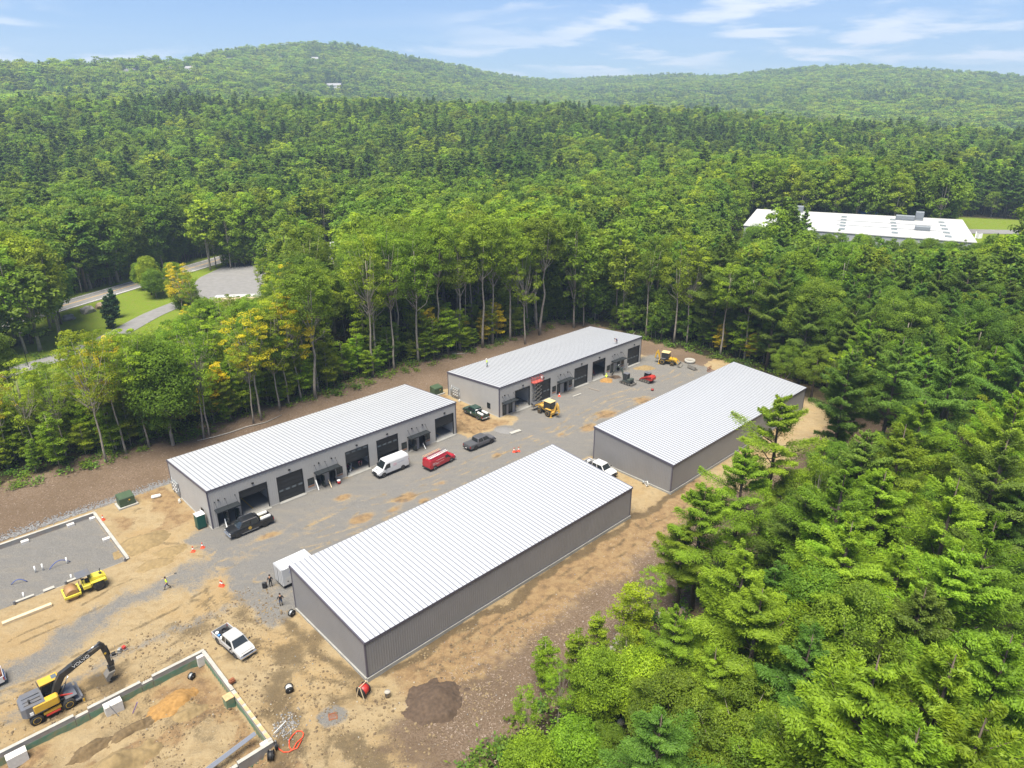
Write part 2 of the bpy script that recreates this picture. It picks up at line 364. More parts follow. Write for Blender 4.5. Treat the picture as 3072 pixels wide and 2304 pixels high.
grass = np.maximum(grass, sst(6, -6, np.hypot(XX - WB[1].x - 50, YY - WB[1].y - 44) - 70 + gn)); grass = np.maximum(grass, sst(3, -3, polyd(XX, YY, [(p.x, p.y) for p in (WB + WB[:1])], 9) + gn * .4))
grass = grass * (1 - clear)

sand = clear * (1 - 0)
me = np_mesh('ground', np.stack([XX, YY, ZZ], -1).reshape(-1, 3), faces, smooth=True)
for nm, ch in (('zone_a', (grav * clear, sand, chips * clear)), ('zone_b', (grass, orange * clear, damp * clear))):
    at = me.color_attributes.new(nm, 'FLOAT_COLOR', 'POINT')
    arr = np.ones((nx * ny, 4), np.float32)
    for k in range(3): arr[:, k] = ch[k].ravel()
    at.data.foreach_set('color', arr.ravel())
m = bpy.data.materials.new('ground_soil'); m.use_nodes = True; nt = m.node_tree; B = nt.nodes['Principled BSDF']; LK = nt.links.new
B.inputs['Roughness'].default_value = 0.95; B.inputs['Specular IOR Level'].default_value = 0.15
tc = N(nt, 'ShaderNodeTexCoord')
def tn(scale, detail=6, rough=0.6, vec=None):
    n = N(nt, 'ShaderNodeTexNoise'); n.inputs['Scale'].default_value = scale; n.inputs['Detail'].default_value = detail; n.inputs['Roughness'].default_value = rough
    LK(vec if vec is not None else tc.outputs['Object'], n.inputs['Vector']); return n.outputs[0]
def mr(x, a, b, lo=0.0, hi=1.0):
    n = N(nt, 'ShaderNodeMapRange'); n.interpolation_type = 'SMOOTHSTEP'; LK(x, n.inputs[0])
    for i, q in enumerate((a, b, lo, hi)): n.inputs[i + 1].default_value = q
    return n.outputs[0]
def mm(op, a, b):
    n = N(nt, 'ShaderNodeMath'); n.operation = op
    for i, q in enumerate((a, b)):
        if isinstance(q, (int, float)): n.inputs[i].default_value = q
        else: LK(q, n.inputs[i])
    return n.outputs[0]
def mxc(f, a, b):
    n = N(nt, 'ShaderNodeMixRGB')
    for i, q in enumerate((f, a, b)):
        if isinstance(q, tuple): n.inputs[i].default_value = (*q, 1)
        elif isinstance(q, (int, float)): n.inputs[i].default_value = q
        else: LK(q, n.inputs[i])
    return n.outputs[0]
za = N(nt, 'ShaderNodeVertexColor', layer_name='zone_a'); zb = N(nt, 'ShaderNodeVertexColor', layer_name='zone_b')
sa = N(nt, 'ShaderNodeSeparateColor'); LK(za.outputs[0], sa.inputs[0]); sb = N(nt, 'ShaderNodeSeparateColor'); LK(zb.outputs[0], sb.inputs[0])
big, midn, fine, grit = tn(0.12, 8), tn(0.9, 8, 0.65), tn(5, 6, 0.7), tn(22, 3, 0.8)
mp = N(nt, 'ShaderNodeMapping'); LK(tc.outputs['Object'], mp.inputs[0]); mp.inputs['Rotation'].default_value = (0, 0, -YAW); mp.inputs['Scale'].default_value = (0.22, 0.8, 1)
streak = tn(1.0, 9, 0.72, mp.outputs[0])
def edged(x): return mr(mm('ADD', mm('ADD', x, mm('MULTIPLY', mm('SUBTRACT', midn, 0.5), 1.1)), mm('ADD', mm('MULTIPLY', mm('SUBTRACT', fine, 0.5), 0.9), mm('MULTIPLY', mm('SUBTRACT', grit, 0.5), 0.7))), 0.22, 0.78)
sandc = mxc(mr(midn, 0.3, 0.7), (0.2617, 0.1916, 0.1030), (0.3508, 0.2737, 0.1597)); sandc = mxc(mr(streak, 0.40, 0.75, 0, .45), sandc, (0.2060, 0.1533, 0.0845)); sandc = mxc(mr(big, 0.45, 0.65, 0, 0.5), sandc, (0.2951, 0.1971, 0.0876))
sandc = mxc(mr(midn, .52, .72, 0, .55), sandc, (0.1620, 0.1166, 0.0633)); sandc = mxc(mr(grit, 0.55, 0.8, 0, 0.6), sandc, (0.1447, 0.1073, 0.0619)); sandc = mxc(mr(fine, 0.58, 0.8, 0, .5), sandc, (0.4009, 0.3284, 0.2061))
gravc = mxc(mr(grit, 0.3, 0.7), (0.0825, 0.0790, 0.0739), (0.2571, 0.2444, 0.2252)); gravc = mxc(mr(fine, .35, .65, 0, .55), gravc, (0.1212, 0.1166, 0.1104)); gravc = mxc(mr(streak, 0.44, 0.74, 0, 0.5), gravc, (0.2182, 0.1908, 0.1495)); gravc = mxc(mr(midn, 0.5, 0.75, 0, .45), gravc, (0.1261, 0.1222, 0.1175))
chipc = mxc(mr(fine, 0.35, 0.65), (0.0974, 0.0646, 0.0408), (0.1821, 0.1332, 0.0948)); chipc = mxc(mr(grit, 0.55, 0.75), chipc, (0.2541, 0.1977, 0.1405)); chipc = mxc(mr(big, .4, .65, 0, .7), chipc, (0.1101, 0.0767, 0.0491))
orac = mxc(mr(fine, 0.3, 0.7), (0.1830, 0.1156, 0.0560), (0.2745, 0.1829, 0.0952)); orac = mxc(mr(midn, .45, .7), orac, (0.1525, 0.1015, 0.0582))
damp_darkc = mxc(mr(fine, 0.3, 0.7), (0.0645, 0.0471, 0.0273), (0.1042, 0.0769, 0.0446))
forc = mxc(mr(midn, 0.3, 0.7), (0.0186, 0.0149, 0.0087), (0.0372, 0.0310, 0.0136))
grac = mxc(mr(fine, 0.3, 0.7), (0.085, 0.135, 0.010), (0.165, 0.215, 0.020)); grac = mxc(mr(midn, .5, .75), grac, (.19, .155, .05))
c = mxc(edged(sa.outputs[1]), forc, sandc)
c = mxc(mm('MULTIPLY', edged(sb.outputs[1]), mr(midn, .3, .55, .35, 1)), c, orac)
c = mxc(mm('MULTIPLY', edged(sb.outputs[2]), .8), c, damp_darkc)
c = mxc(edged(sa.outputs[2]), c, chipc)
c = mxc(edged(sa.outputs[0]), c, gravc)
c = mxc(edged(sb.outputs[0]), c, grac)
LK(c, B.inputs['Base Color'])
hgt = mm('ADD', mm('MULTIPLY', fine, 0.6), mm('ADD', mm('MULTIPLY', grit, 0.3), mm('MULTIPLY', midn, 0.8)))
bp = N(nt, 'ShaderNodeBump'); bp.inputs['Strength'].default_value = 1.0; bp.inputs['Distance'].default_value = 0.22; LK(hgt, bp.inputs['Height']); LK(bp.outputs[0], B.inputs['Normal'])
MATS['ground_soil'] = m; me.materials.append(m)
ground = link('ground', me); tag(ground, kind='structure')

# ------------------------------------------------------------------ roads
mat('asphalt', (0.175, 0.17, 0.165), 0.9, var=0.12, scale=0.6, bump=0.2, bscale=30)
mat('white_line', (0.75, 0.75, 0.72), 0.7); mat('yellow_line', (0.62, 0.36, 0.05), 0.7)
def ribbon(pts, hw, lift, off=0.0, step=3.0):
    pts = [Vector((p[0], p[1], 0)) for p in pts]; fine = []
    for a, b in zip(pts[:-1], pts[1:]):
        n = max(1, int((b - a).length / step)); fine += [a.lerp(b, k / n) for k in range(n)]
    fine.append(pts[-1])
    for _ in range(6): fine = [fine[0]] + [(fine[i - 1] + fine[i] * 2 + fine[i + 1]) / 4 for i in range(1, len(fine) - 1)] + [fine[-1]]
    mb = MB(); L_, R_ = [], []
    for i, p in enumerate(fine):
        d = (fine[min(i + 1, len(fine) - 1)] - fine[max(i - 1, 0)]).normalized(); n = Vector((-d.y, d.x, 0))
        for s, l in ((1, L_), (-1, R_)):
            q = p + n * (off + s * hw); q.z = hz(q) + lift; l.append(tuple(q))
    k = len(fine); mb.add(L_ + R_, [(i, i + 1, k + i + 1, k + i) for i in range(k - 1)]); return mb
rd = ribbon(ROAD, 4.9, 0.10).build('road', 'asphalt'); tag(rd, kind='structure')
for off in (4.0, -4.0): ribbon(ROAD, 0.11, 0.106, off).build('edge_line', 'white_line', rd)
for off in (0.14, -0.14): ribbon(ROAD, 0.07, 0.106, off).build('centre_line', 'yellow_line', rd)
tag(ribbon(DRIVE, 3.0, 0.09).build('driveway', 'asphalt'), kind='structure')
mb = MB(); nlt = len(LOT); mb.add([(p.x, p.y, 0.115) for p in LOT], [tuple(range(nlt))]); tag(mb.build('parking_lot', 'asphalt'), kind='structure')
wr = [WB[1] + Vector((4, 50, 0)), WB[1] + Vector((12, 34, 0)), WB[1] + Vector((40, 28, 0)), WB[1] + Vector((120, 26, 0))]
tag(ribbon(wr, 4.0, 0.12).build('access_road', 'asphalt'), kind='structure')
wr2 = [WB[1] + Vector((20, 62, 0)), WB[1] + Vector((60, 58, 0)), WB[1] + Vector((130, 44, 0))]
tag(ribbon(wr2, 5.0, 0.12).build('access_road', 'asphalt'), kind='structure')
tag(ribbon([WB[1] + Vector((14, 6, 0)), WB[1] + Vector((50, 5, 0)), WB[1] + Vector((110, 0, 0))], 1.4, .12).build('footpath', 'asphalt'), kind='structure')
# ------------------------------------------------------------------ metal buildings
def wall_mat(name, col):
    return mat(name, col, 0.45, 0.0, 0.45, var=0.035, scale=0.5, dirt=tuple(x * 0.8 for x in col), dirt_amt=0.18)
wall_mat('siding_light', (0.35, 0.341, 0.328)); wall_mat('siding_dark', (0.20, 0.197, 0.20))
mat('roof_metal', (0.42, 0.432, 0.452), 0.42, 0.2, 0.5, var=0.03, scale=0.25, dirt=(0.39, 0.4, 0.425), dirt_amt=0.35)
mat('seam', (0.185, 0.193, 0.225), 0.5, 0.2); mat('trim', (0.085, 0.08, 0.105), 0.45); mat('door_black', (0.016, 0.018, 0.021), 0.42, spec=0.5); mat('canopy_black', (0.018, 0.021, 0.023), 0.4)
mat('concrete', (0.27, 0.265, 0.245), 0.9, var=0.12, scale=1.2, bump=0.2, dirt=(0.2, 0.18, 0.15), dirt_amt=0.5); mat('slab', (0.24, 0.24, 0.235), 0.75, var=.1, scale=.4, dirt=(.35, .27, .16), dirt_amt=.4)
mat('inside_wall', (0.62, 0.62, 0.60), 0.8); mat('glass', (0.02, 0.03, 0.03), 0.06, spec=0.8); mat('frame_black', (0.012, 0.012, 0.013), 0.4)
mat('white_paint', (0.72, 0.72, 0.70), 0.5); mat('steel', (0.42, 0.43, 0.44), 0.4, 0.7); mat('lamp_black', (0.012, 0.012, 0.012), 0.5); mat('insul', (.30, .16, .09), .9)
mat('stripe_yellow', (.6, .42, .1), .8)
RIB = 0.30
def ribbed_wall(x0, x1, z0, ztop, M, name, m, parent, openings=(), solid=0.12):
    """wall in the x-z plane of M (outside = -y), vertical ribs as geometry, openings cut out"""
    mb = MB(); n = max(1, round((x1 - x0) / RIB)); st = (x1 - x0) / n
    zt = ztop if callable(ztop) else (lambda x: ztop)
    # cut columns at ribs and opening edges
    xs = set()
    for i in range(n + 1):
        c = x0 + i * st
        for d in (-0.045, -0.02, 0.02, 0.045): xs.add(round(min(max(c + d, x0), x1), 4))
    for (a, b, lo, hi) in openings: xs.add(round(a, 4)); xs.add(round(b, 4))
    xs = sorted(xs)
    def yo(x):
        k = (x - x0) / st; d = abs(k - round(k)) * st
        return -0.024 * max(0.0, min(1.0, (0.045 - d) / 0.025))
    for a, b in zip(xs[:-1], xs[1:]):
        if b - a < 1e-4: continue
        mid = (a + b) / 2; segs = [(z0, None)]
        cuts = sorted([(lo, hi) for (p, q, lo, hi) in openings if p <= mid <= q]); z = z0; spans = []
        for lo, hi in cuts:
            if lo > z: spans.append((z, lo, False))
            z = hi
        spans.append((z, None, True))
        for lo, hi, top in spans:
            ha, hb = (zt(a), zt(b)) if top else (hi, hi)
            mb.quad(M @ Vector((a, yo(a), lo)), M @ Vector((b, yo(b), lo)), M @ Vector((b, yo(b), hb)), M @ Vector((a, yo(a), ha)))
    o = mb.build(name, m, parent)
    return o
def fix_normals_skip(): pass
def metal_building(name, origin, flip, label, group, siding, front_open, end_open=()):
    """origin: courtyard corner at u=0; flip=+1 when the back lies towards +V, -1 towards -V"""
    t = empty(name, origin, YAW, label, 'building', group)
    I = Matrix.Identity(4); f = flip; W = BW
    # local frame: x along length, y towards the back (f*W)
    slab = MB().box(-0.12, BL + 0.12, min(-0.12 * f, (W + .12) * f), max(-0.12 * f, (W + .12) * f), -0.5, 0.05); slab.build('foundation', 'concrete', t)
    MB().box(0.15, BL - 0.15, min(0.15 * f, (W - .15) * f), max(0.15 * f, (W - .15) * f), 0.05, 0.075).build('floor_slab', 'slab', t)
    if f < 0:   # exposed footing on the downhill side
        MB().box(-0.1, BL + 0.1, -W - 0.16, -W + 0.1, -0.6, 0.42).build('footing', 'concrete', t)
        MB().box(-0.16, 0.1, -W + .1, -0.1, -0.6, 0.30).build('footing', 'concrete', t); MB().box(BL - .1, BL + .16, -W + .1, -.1, -0.6, 0.30).build('footing', 'concrete', t)
    zb = 0.06
    # front wall (y=0, outside is -f), back wall, ends
    Mf = Matrix(((1, 0, 0, 0), (0, f, 0, 0), (0, 0, 1, 0), (0, 0, 0, 1)))
    ribbed_wall(0, BL, zb, BHH - 0.02, Mf, 'front_wall', siding, t, front_open)
    Mb = Matrix.Translation((0, W * f, 0)) @ Matrix(((1, 0, 0, 0), (0, -f, 0, 0), (0, 0, 1, 0), (0, 0, 0, 1)))
    ribbed_wall(0, BL, zb if f > 0 else 0.43, BHL - 0.02, Mb, 'back_wall', siding, t)
    zt = lambda d: BHH + (BHL - BHH) * d / W - 0.02
    for xx, sg, nm in ((0, 1, 'end_wall'), (BL, -1, 'end_wall')):
        M = Matrix.Translation((xx, 0, 0)) @ Matrix(((0, sg, 0, 0), (f, 0, 0, 0), (0, 0, 1, 0), (0, 0, 0, 1)))
        ribbed_wall(0, W, zb if f > 0 else .31, zt, M, nm, siding, t, end_open if xx == 0 else ())
    # inner lining so that open doors look into a white room
    mb = MB()
    ys = (0.25 * f, (W - 0.25) * f)
    mb.quad((.2, ys[1], .08), (BL - .2, ys[1], .08), (BL - .2, ys[1], BHL - .3), (.2, ys[1], BHL - .3))
    for xx in (0.2, 9.2, 17.65, 26.45, 35.2, BL - .2):
        mb.quad((xx, ys[0], .08), (xx, ys[1], .08), (xx, ys[1], BHL - .3), (xx, ys[0], BHH - .35))
    mb.build('partition', 'inside_wall', t)
    # roof panels with standing seams
    n = 72; pw = BL / n; ov = 0.12; zr = lambda d: BHH + (BHL - BHH) * d / W + 0.05
    mb = MB(); y0, y1 = -ov, W + ov
    def P(x, d, dz): return (x, d * f, zr(d) + dz)
    a, b = 0.0, pw
    mb.quad(P(a + .03, y0, 0), P(b - .03, y0, 0), P(b - .03, y1, 0), P(a + .03, y1, 0))
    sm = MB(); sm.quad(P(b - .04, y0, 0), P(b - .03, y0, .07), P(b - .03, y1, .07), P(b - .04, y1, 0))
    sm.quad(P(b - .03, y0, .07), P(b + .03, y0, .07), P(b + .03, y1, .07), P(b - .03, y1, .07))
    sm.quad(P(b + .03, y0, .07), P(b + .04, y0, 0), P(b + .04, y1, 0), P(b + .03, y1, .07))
    for d in (y0, y1): mb.quad(P(a + .03, d, 0), P(b + .03, d, 0), P(b + .03, d, -.07), P(a + .03, d, -.07))
    pm = mb.mesh('roof_panel', 'roof_metal')
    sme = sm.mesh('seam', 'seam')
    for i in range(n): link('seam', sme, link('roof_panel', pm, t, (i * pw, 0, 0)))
    MB().box(0.03, BL - .03, min(0.02 * f, (W - .02) * f), max(0.02 * f, (W - .02) * f), 0, .03, Matrix(((1, 0, 0, 0), (0, 1, 0, 0), (0, (BHL - BHH) / W * f, 1, BHH - 0.01), (0, 0, 0, 1)))).build('roof_deck', 'trim', t)
    # trims: eave fascia, rakes, corner posts
    tr = lambda: MB()
    h0, h1 = zr(y0), zr(y1)
    tr().box(-.14, BL + .14, min(-.14 * f, -.05 * f), max(-.14 * f, -.05 * f), BHH - 0.22, h0 - .012).build('eave_trim', 'trim', t)
    tr().box(-.14, BL + .14, min((W + .05) * f, (W + .14) * f), max((W + .05) * f, (W + .14) * f), BHL - 0.22, h1 - .012).build('eave_trim', 'trim', t)
    for xx in (-.11, BL + .03):
        mb = MB(); ring = lambda d, dx: [(xx, d * f, zr(d) - .28), (xx + .08, d * f, zr(d) - .28), (xx + .08, d * f, zr(d) + .05), (xx, d * f, zr(d) + .05)]
        mb.loft([ring(-.13, 0), ring(W + .13, 0)]); mb.build('rake_trim', 'trim', t)
    for xx in (0, BL):
        for d in (0, W):
            s = 1 if d else -1; sx = -1 if xx == 0 else 1; zl = (zb if f > 0 else .44) if d else (zb if f > 0 else .32)
            tr().box(min(xx + sx * .055, xx - sx * .11), max(xx + sx * .055, xx - sx * .11), min((d + s * .055) * f, (d - s * .11) * f), max((d + s * .055) * f, (d - s * .11) * f), zl, (BHH if d == 0 else BHL) - .2).build('corner_trim', 'trim', t)
    tr().box(0.1, BL - .1, min((W + .035) * f, (W + .06) * f), max((W + .035) * f, (W + .06) * f), (zb if f > 0 else .43), (zb if f > 0 else .43) + .06).build('base_trim', 'trim', t)
    return t
def overhead_door(t, x0, x1, hgt, opened, label=None):
    """sectional door in the front wall (outside -y): opened = clear height under the lowest panel"""
    n = 6; ph = hgt / n; d = empty('overhead_door', (0, 0, 0)); d.parent = t
    fr = MB()
    for xa, xb in ((x0, x0 + .09), (x1 - .09, x1)): fr.box(xa, xb, -.06, .18, .06, hgt + .02)
    fr.box(x0 + .09, x1 - .09, -.06, .18, hgt - .07, hgt + .02); fr.build('door_frame', 'door_black', d)
    z = opened + .06; k = 0
    while z + 0.15 < hgt - .08:
        top = min(z + ph - .025, hgt - .09)
        pnl = MB().box(x0 + .1, x1 - .1, .07, .12, z, top)
        o = pnl.build('door_panel', 'door_black', d)
        if k == 2 and top - z > .5:
            wn = 4; gw = (x1 - x0) / wn
            for i in range(wn):
                cx = x0 + gw * (i + .5); MB().box(cx - .33, cx + .33, .055, .075, z + .18, z + .48).build('door_window', 'glass_light', o)
        z += ph; k += 1
    if opened > .1:   # tracks with the raised part of the curtain inside
        MB().box(x0 + .1, x1 - .1, .3, 1.4, hgt - .05, hgt).build('raised_curtain', 'door_black', d)
    MB().box(x0 - .05, x1 + .05, -.55, .1, -.05, .072).build('apron', 'concrete', d)
mat('glass_light', (.10, .12, .13), .15, spec=.8)
def entry_door(t, x, w_, state, hinge=1, h=2.25):
    """glazed aluminium door; state = opening angle in degrees"""
    d = empty('entry_door'); d.parent = t
    fr = MB().box(x, x + .08, -.05, .1, .08, h).box(x + w_ - .08, x + w_, -.05, .1, .08, h).box(x + .08, x + w_ - .08, -.05, .1, h - .08, h); fr.build('door_frame', 'frame_black', d)
    wl = w_ - .18; lf = MB().box(0, .11, -.025, .025, 0, h - .2).box(wl - .11, wl, -.025, .025, 0, h - .2).box(.11, wl - .11, -.025, .025, 0, .25).box(.11, wl - .11, -.025, .025, h - .32, h - .2)
    o = lf.build('door_leaf', 'frame_black', d); MB().box(.11, wl - .11, -.008, .008, .25, h - .32).build('door_glass', 'glass', o); MB().box(wl - .09, wl - .05, -.08, -.03, .9, 1.2).build('handle', 'steel', o)
    if hinge > 0: o.location = (x + w_ - .09, -.02, .1); o.rotation_euler = (0, 0, R(180 + state))
    else: o.location = (x + .09, -.02, .1); o.rotation_euler = (0, 0, R(-state))
    return d
def window(t, x, z, w_=1.05, h=1.15, y=0.0, axis='x', sill=True):
    d = empty('window'); d.parent = t
    def bx(a, b, y0, y1, z0, z1): return (a, b, y0, y1, z0, z1) if axis == 'x' else (y0, y1, a, b, z0, z1)
    fr = MB()
    for a, b, c, e in ((x, x + .08, z, z + h), (x + w_ - .08, x + w_, z, z + h), (x + w_ / 2 - .04, x + w_ / 2 + .04, z + .08, z + h - .08), (x + .08, x + w_ - .08, z, z + .08), (x + .08, x + w_ - .08, z + h - .08, z + h)): fr.box(*bx(a, b, y - .06, y + .06, c, e))
    fr.build('window_frame', 'frame_black', d)
    for k in (0, 1): MB().box(*bx(x + .08 + k * (w_ / 2 - .04), x + w_ / 2 - .04 + k * (w_ / 2 - .04), y - .01, y + .01, z + .08, z + h - .08)).build('pane', 'glass', d)
    if sill: MB().box(*bx(x, x + w_, y - .035, y + .02, z - .36, z - .12)).build('stone_panel', 'insul', d)
def canopy(t, x0, x1, z=2.75):
    c = empty('entrance_canopy'); c.parent = t
    MB().box(x0, x1, -1.25, -.06, z, z + .2, bev=.03).build('canopy_slab', 'canopy_black', c)
    for x in (x0 + .25, (x0 + x1) / 2, x1 - .25):
        MB().bar((x, -1.1, z + .2), (x, -.05, z + 1.25), .03).build('tie_rod', 'lamp_black', c); MB().box(x - .06, x + .06, -.06, -.03, z + 1.2, z + 1.34).build('wall_plate', 'lamp_black', c)
def lamp(t, x, z, s=.16):
    MB().box(x - s, x + s, -.26, -.04, z - .11, z + .11, bev=.03).build('wall_lamp', 'lamp_black', t)
# measured along the front of the left building; the other one repeats the plan
def fx(px, py, origin):   # distance along the front wall of a pixel at the wall's foot
    p = gp(px, py); return (p - origin).dot(U)
A0, B0, C0, D0 = S(0, 0), S(54.2, -0.4), S(0.3, -23.3), S(54.0, -23.6)
DH = 4.25
# ------------------------------------------------------------------ the four metal buildings
OH_A = [(4.28, 8.45, 3.0), (9.95, 14.1, 0), (21.47, 25.68, 2.1), (27.27, 31.46, 1.3), (39.32, 43.43, 2.45)]
OH_B = [(4.1, 8.1, 3.9), (9.75, 13.95, 0), (21.2, 25.4, 0), (27.0, 31.2, 3.6), (39.15, 43.4, 0)]
ED_A = [(0.85, 1.0, 115, 1), (2.42, 1.0, 118, 1), (16.1, 1.0, 100, 1), (18.38, 1.0, 75, 1), (33.45, 1.0, 110, 1), (35.75, 1.0, 80, 1)]
ED_B = [(0.8, 1.0, 0, 1), (2.37, 1.0, 0, 1), (15.9, 1.0, 0, 1), (18.12, 1.0, 30, 1), (33.15, 1.0, 0, 1), (35.5, 1.0, 20, 1)]
WN_A = [14.72, 19.7, 32.1, 37.0]; WN_B = [14.55, 19.5, 31.9, 36.85]
def shop(name, origin, label, OH, ED, WN):
    op = [(a, b, .06, DH) for a, b, _ in OH] + [(x, x + w_, .06, 2.25) for x, w_, _, _ in ED] + [(x, x + 1.05, 1.0, 2.15) for x in WN]
    t = metal_building(name, origin, 1, label, None, 'siding_light', op, [(2.5, 3.4, 1.0, 2.1)])
    for a, b, o in OH: overhead_door(t, a, b, DH, o); lamp(t, (a + b) / 2, 4.85)
    for x, w_, st, hg in ED: entry_door(t, x, w_, st, hg)
    for x in WN: window(t, x, 1.0)
    for x in (.55, 15.85, 33.3): canopy(t, x, x + (3.4 if x < 1 else 4.1)); 
    for x in (1.3, 16.8, 19.0, 34.3, 36.5): lamp(t, x, 4.2, .09)
    window(t, 2.5, 1.0, .9, 1.1, 0.0, 'y', False)
    for a, b, o in OH:
        if o > 1: MB().box((a + b) / 2 - .08, (a + b) / 2 + .08, 1.2, 9, .076, .08).build('floor_stripe', 'stripe_yellow', t)
    return t
bA = shop('workshop_building', A0, 'long light grey metal workshop with raised black roller doors behind the vans', OH_A, ED_A, WN_A)
bB = shop('workshop_building', B0, 'light grey metal workshop with workers standing on its roof', OH_B, ED_B, WN_B)
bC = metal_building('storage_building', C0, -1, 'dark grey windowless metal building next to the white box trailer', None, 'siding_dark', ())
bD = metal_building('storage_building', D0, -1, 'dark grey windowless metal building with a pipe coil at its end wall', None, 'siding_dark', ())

# ------------------------------------------------------------------ tree prototypes
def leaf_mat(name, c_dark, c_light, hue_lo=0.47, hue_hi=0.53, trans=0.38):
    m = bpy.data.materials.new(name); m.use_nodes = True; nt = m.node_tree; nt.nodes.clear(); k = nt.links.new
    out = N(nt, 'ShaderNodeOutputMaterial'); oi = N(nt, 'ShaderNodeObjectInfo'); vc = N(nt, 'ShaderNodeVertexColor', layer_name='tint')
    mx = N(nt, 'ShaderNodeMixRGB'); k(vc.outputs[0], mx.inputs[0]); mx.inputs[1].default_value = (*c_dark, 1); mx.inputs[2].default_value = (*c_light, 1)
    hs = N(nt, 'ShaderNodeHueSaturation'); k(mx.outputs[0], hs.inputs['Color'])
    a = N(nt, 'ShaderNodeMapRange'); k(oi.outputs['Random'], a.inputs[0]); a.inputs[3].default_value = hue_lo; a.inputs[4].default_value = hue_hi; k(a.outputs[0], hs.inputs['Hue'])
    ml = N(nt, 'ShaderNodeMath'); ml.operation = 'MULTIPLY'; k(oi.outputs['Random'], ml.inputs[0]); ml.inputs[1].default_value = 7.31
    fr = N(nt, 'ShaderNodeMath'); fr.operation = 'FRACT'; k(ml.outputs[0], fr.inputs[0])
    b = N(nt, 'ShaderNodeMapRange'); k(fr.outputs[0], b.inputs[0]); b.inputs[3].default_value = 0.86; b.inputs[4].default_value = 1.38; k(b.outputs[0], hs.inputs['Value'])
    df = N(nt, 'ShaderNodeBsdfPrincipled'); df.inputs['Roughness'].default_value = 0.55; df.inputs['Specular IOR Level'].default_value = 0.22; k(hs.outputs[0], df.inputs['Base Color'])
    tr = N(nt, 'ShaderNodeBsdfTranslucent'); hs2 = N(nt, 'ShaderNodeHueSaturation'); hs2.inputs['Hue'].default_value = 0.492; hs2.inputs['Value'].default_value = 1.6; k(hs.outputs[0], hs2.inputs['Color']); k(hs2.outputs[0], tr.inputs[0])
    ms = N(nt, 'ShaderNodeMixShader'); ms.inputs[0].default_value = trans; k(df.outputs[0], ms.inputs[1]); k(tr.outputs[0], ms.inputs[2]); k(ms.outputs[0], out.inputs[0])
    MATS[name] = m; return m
leaf_mat('leaf_broad', (0.062, 0.112, 0.008), (0.190, 0.285, 0.017), 0.475, 0.515, .45)
leaf_mat('leaf_oak', (0.052, 0.100, 0.009), (0.155, 0.242, 0.018), 0.483, 0.513, .42)
leaf_mat('leaf_lime', (0.100, 0.165, 0.008), (0.245, 0.345, 0.017), 0.475, 0.515, .42)
leaf_mat('leaf_yellow', (0.28, 0.25, 0.008), (0.55, 0.46, 0.015), 0.49, 0.51)
leaf_mat('needle_pine', (0.036, 0.078, 0.011), (0.122, 0.200, 0.021), 0.48, 0.52, 0.28)
leaf_mat('needle_light', (0.060, 0.122, 0.009), (0.200, 0.305, 0.018), 0.486, 0.510, 0.36)
leaf_mat('needle_spruce', (0.012, 0.034, 0.012), (0.03, 0.07, 0.022), 0.49, 0.53, 0.12)
mat('bark_grey', (0.27, 0.235, 0.19), 0.9, var=0.25, scale=1.5); mat('bark_dark', (0.085, 0.065, 0.05), 0.95, var=0.3, scale=1.5); mat('bark_dead', (0.30, 0.28, 0.25), 0.9, var=.2)
def unit(a): return a / np.maximum(np.linalg.norm(a, axis=1, keepdims=True), 1e-9)
def leaf_mesh(name, cen, nrm, along, ln, wd, tint, material):
    """one bent-free quad per leaf: centre, normal, long axis, half length, half width"""
    n = unit(nrm); a = unit(along - n * np.sum(along * n, 1, keepdims=True)); b = np.cross(n, a)
    ln = ln[:, None]; wd = wd[:, None]
    P = np.stack([cen - a * ln, cen - b * wd + a * ln * .1, cen + a * ln, cen + b * wd + a * ln * .1], 1).reshape(-1, 3)
    me = np_mesh(name, P, np.arange(len(P)).reshape(-1, 4), (material,))
    at = me.color_attributes.new('tint', 'FLOAT_COLOR', 'POINT'); c = np.ones((len(P), 4), np.float32); c[:, :3] = np.repeat(np.clip(tint, 0, 1), 4)[:, None]; at.data.foreach_set('color', c.ravel())
    return me
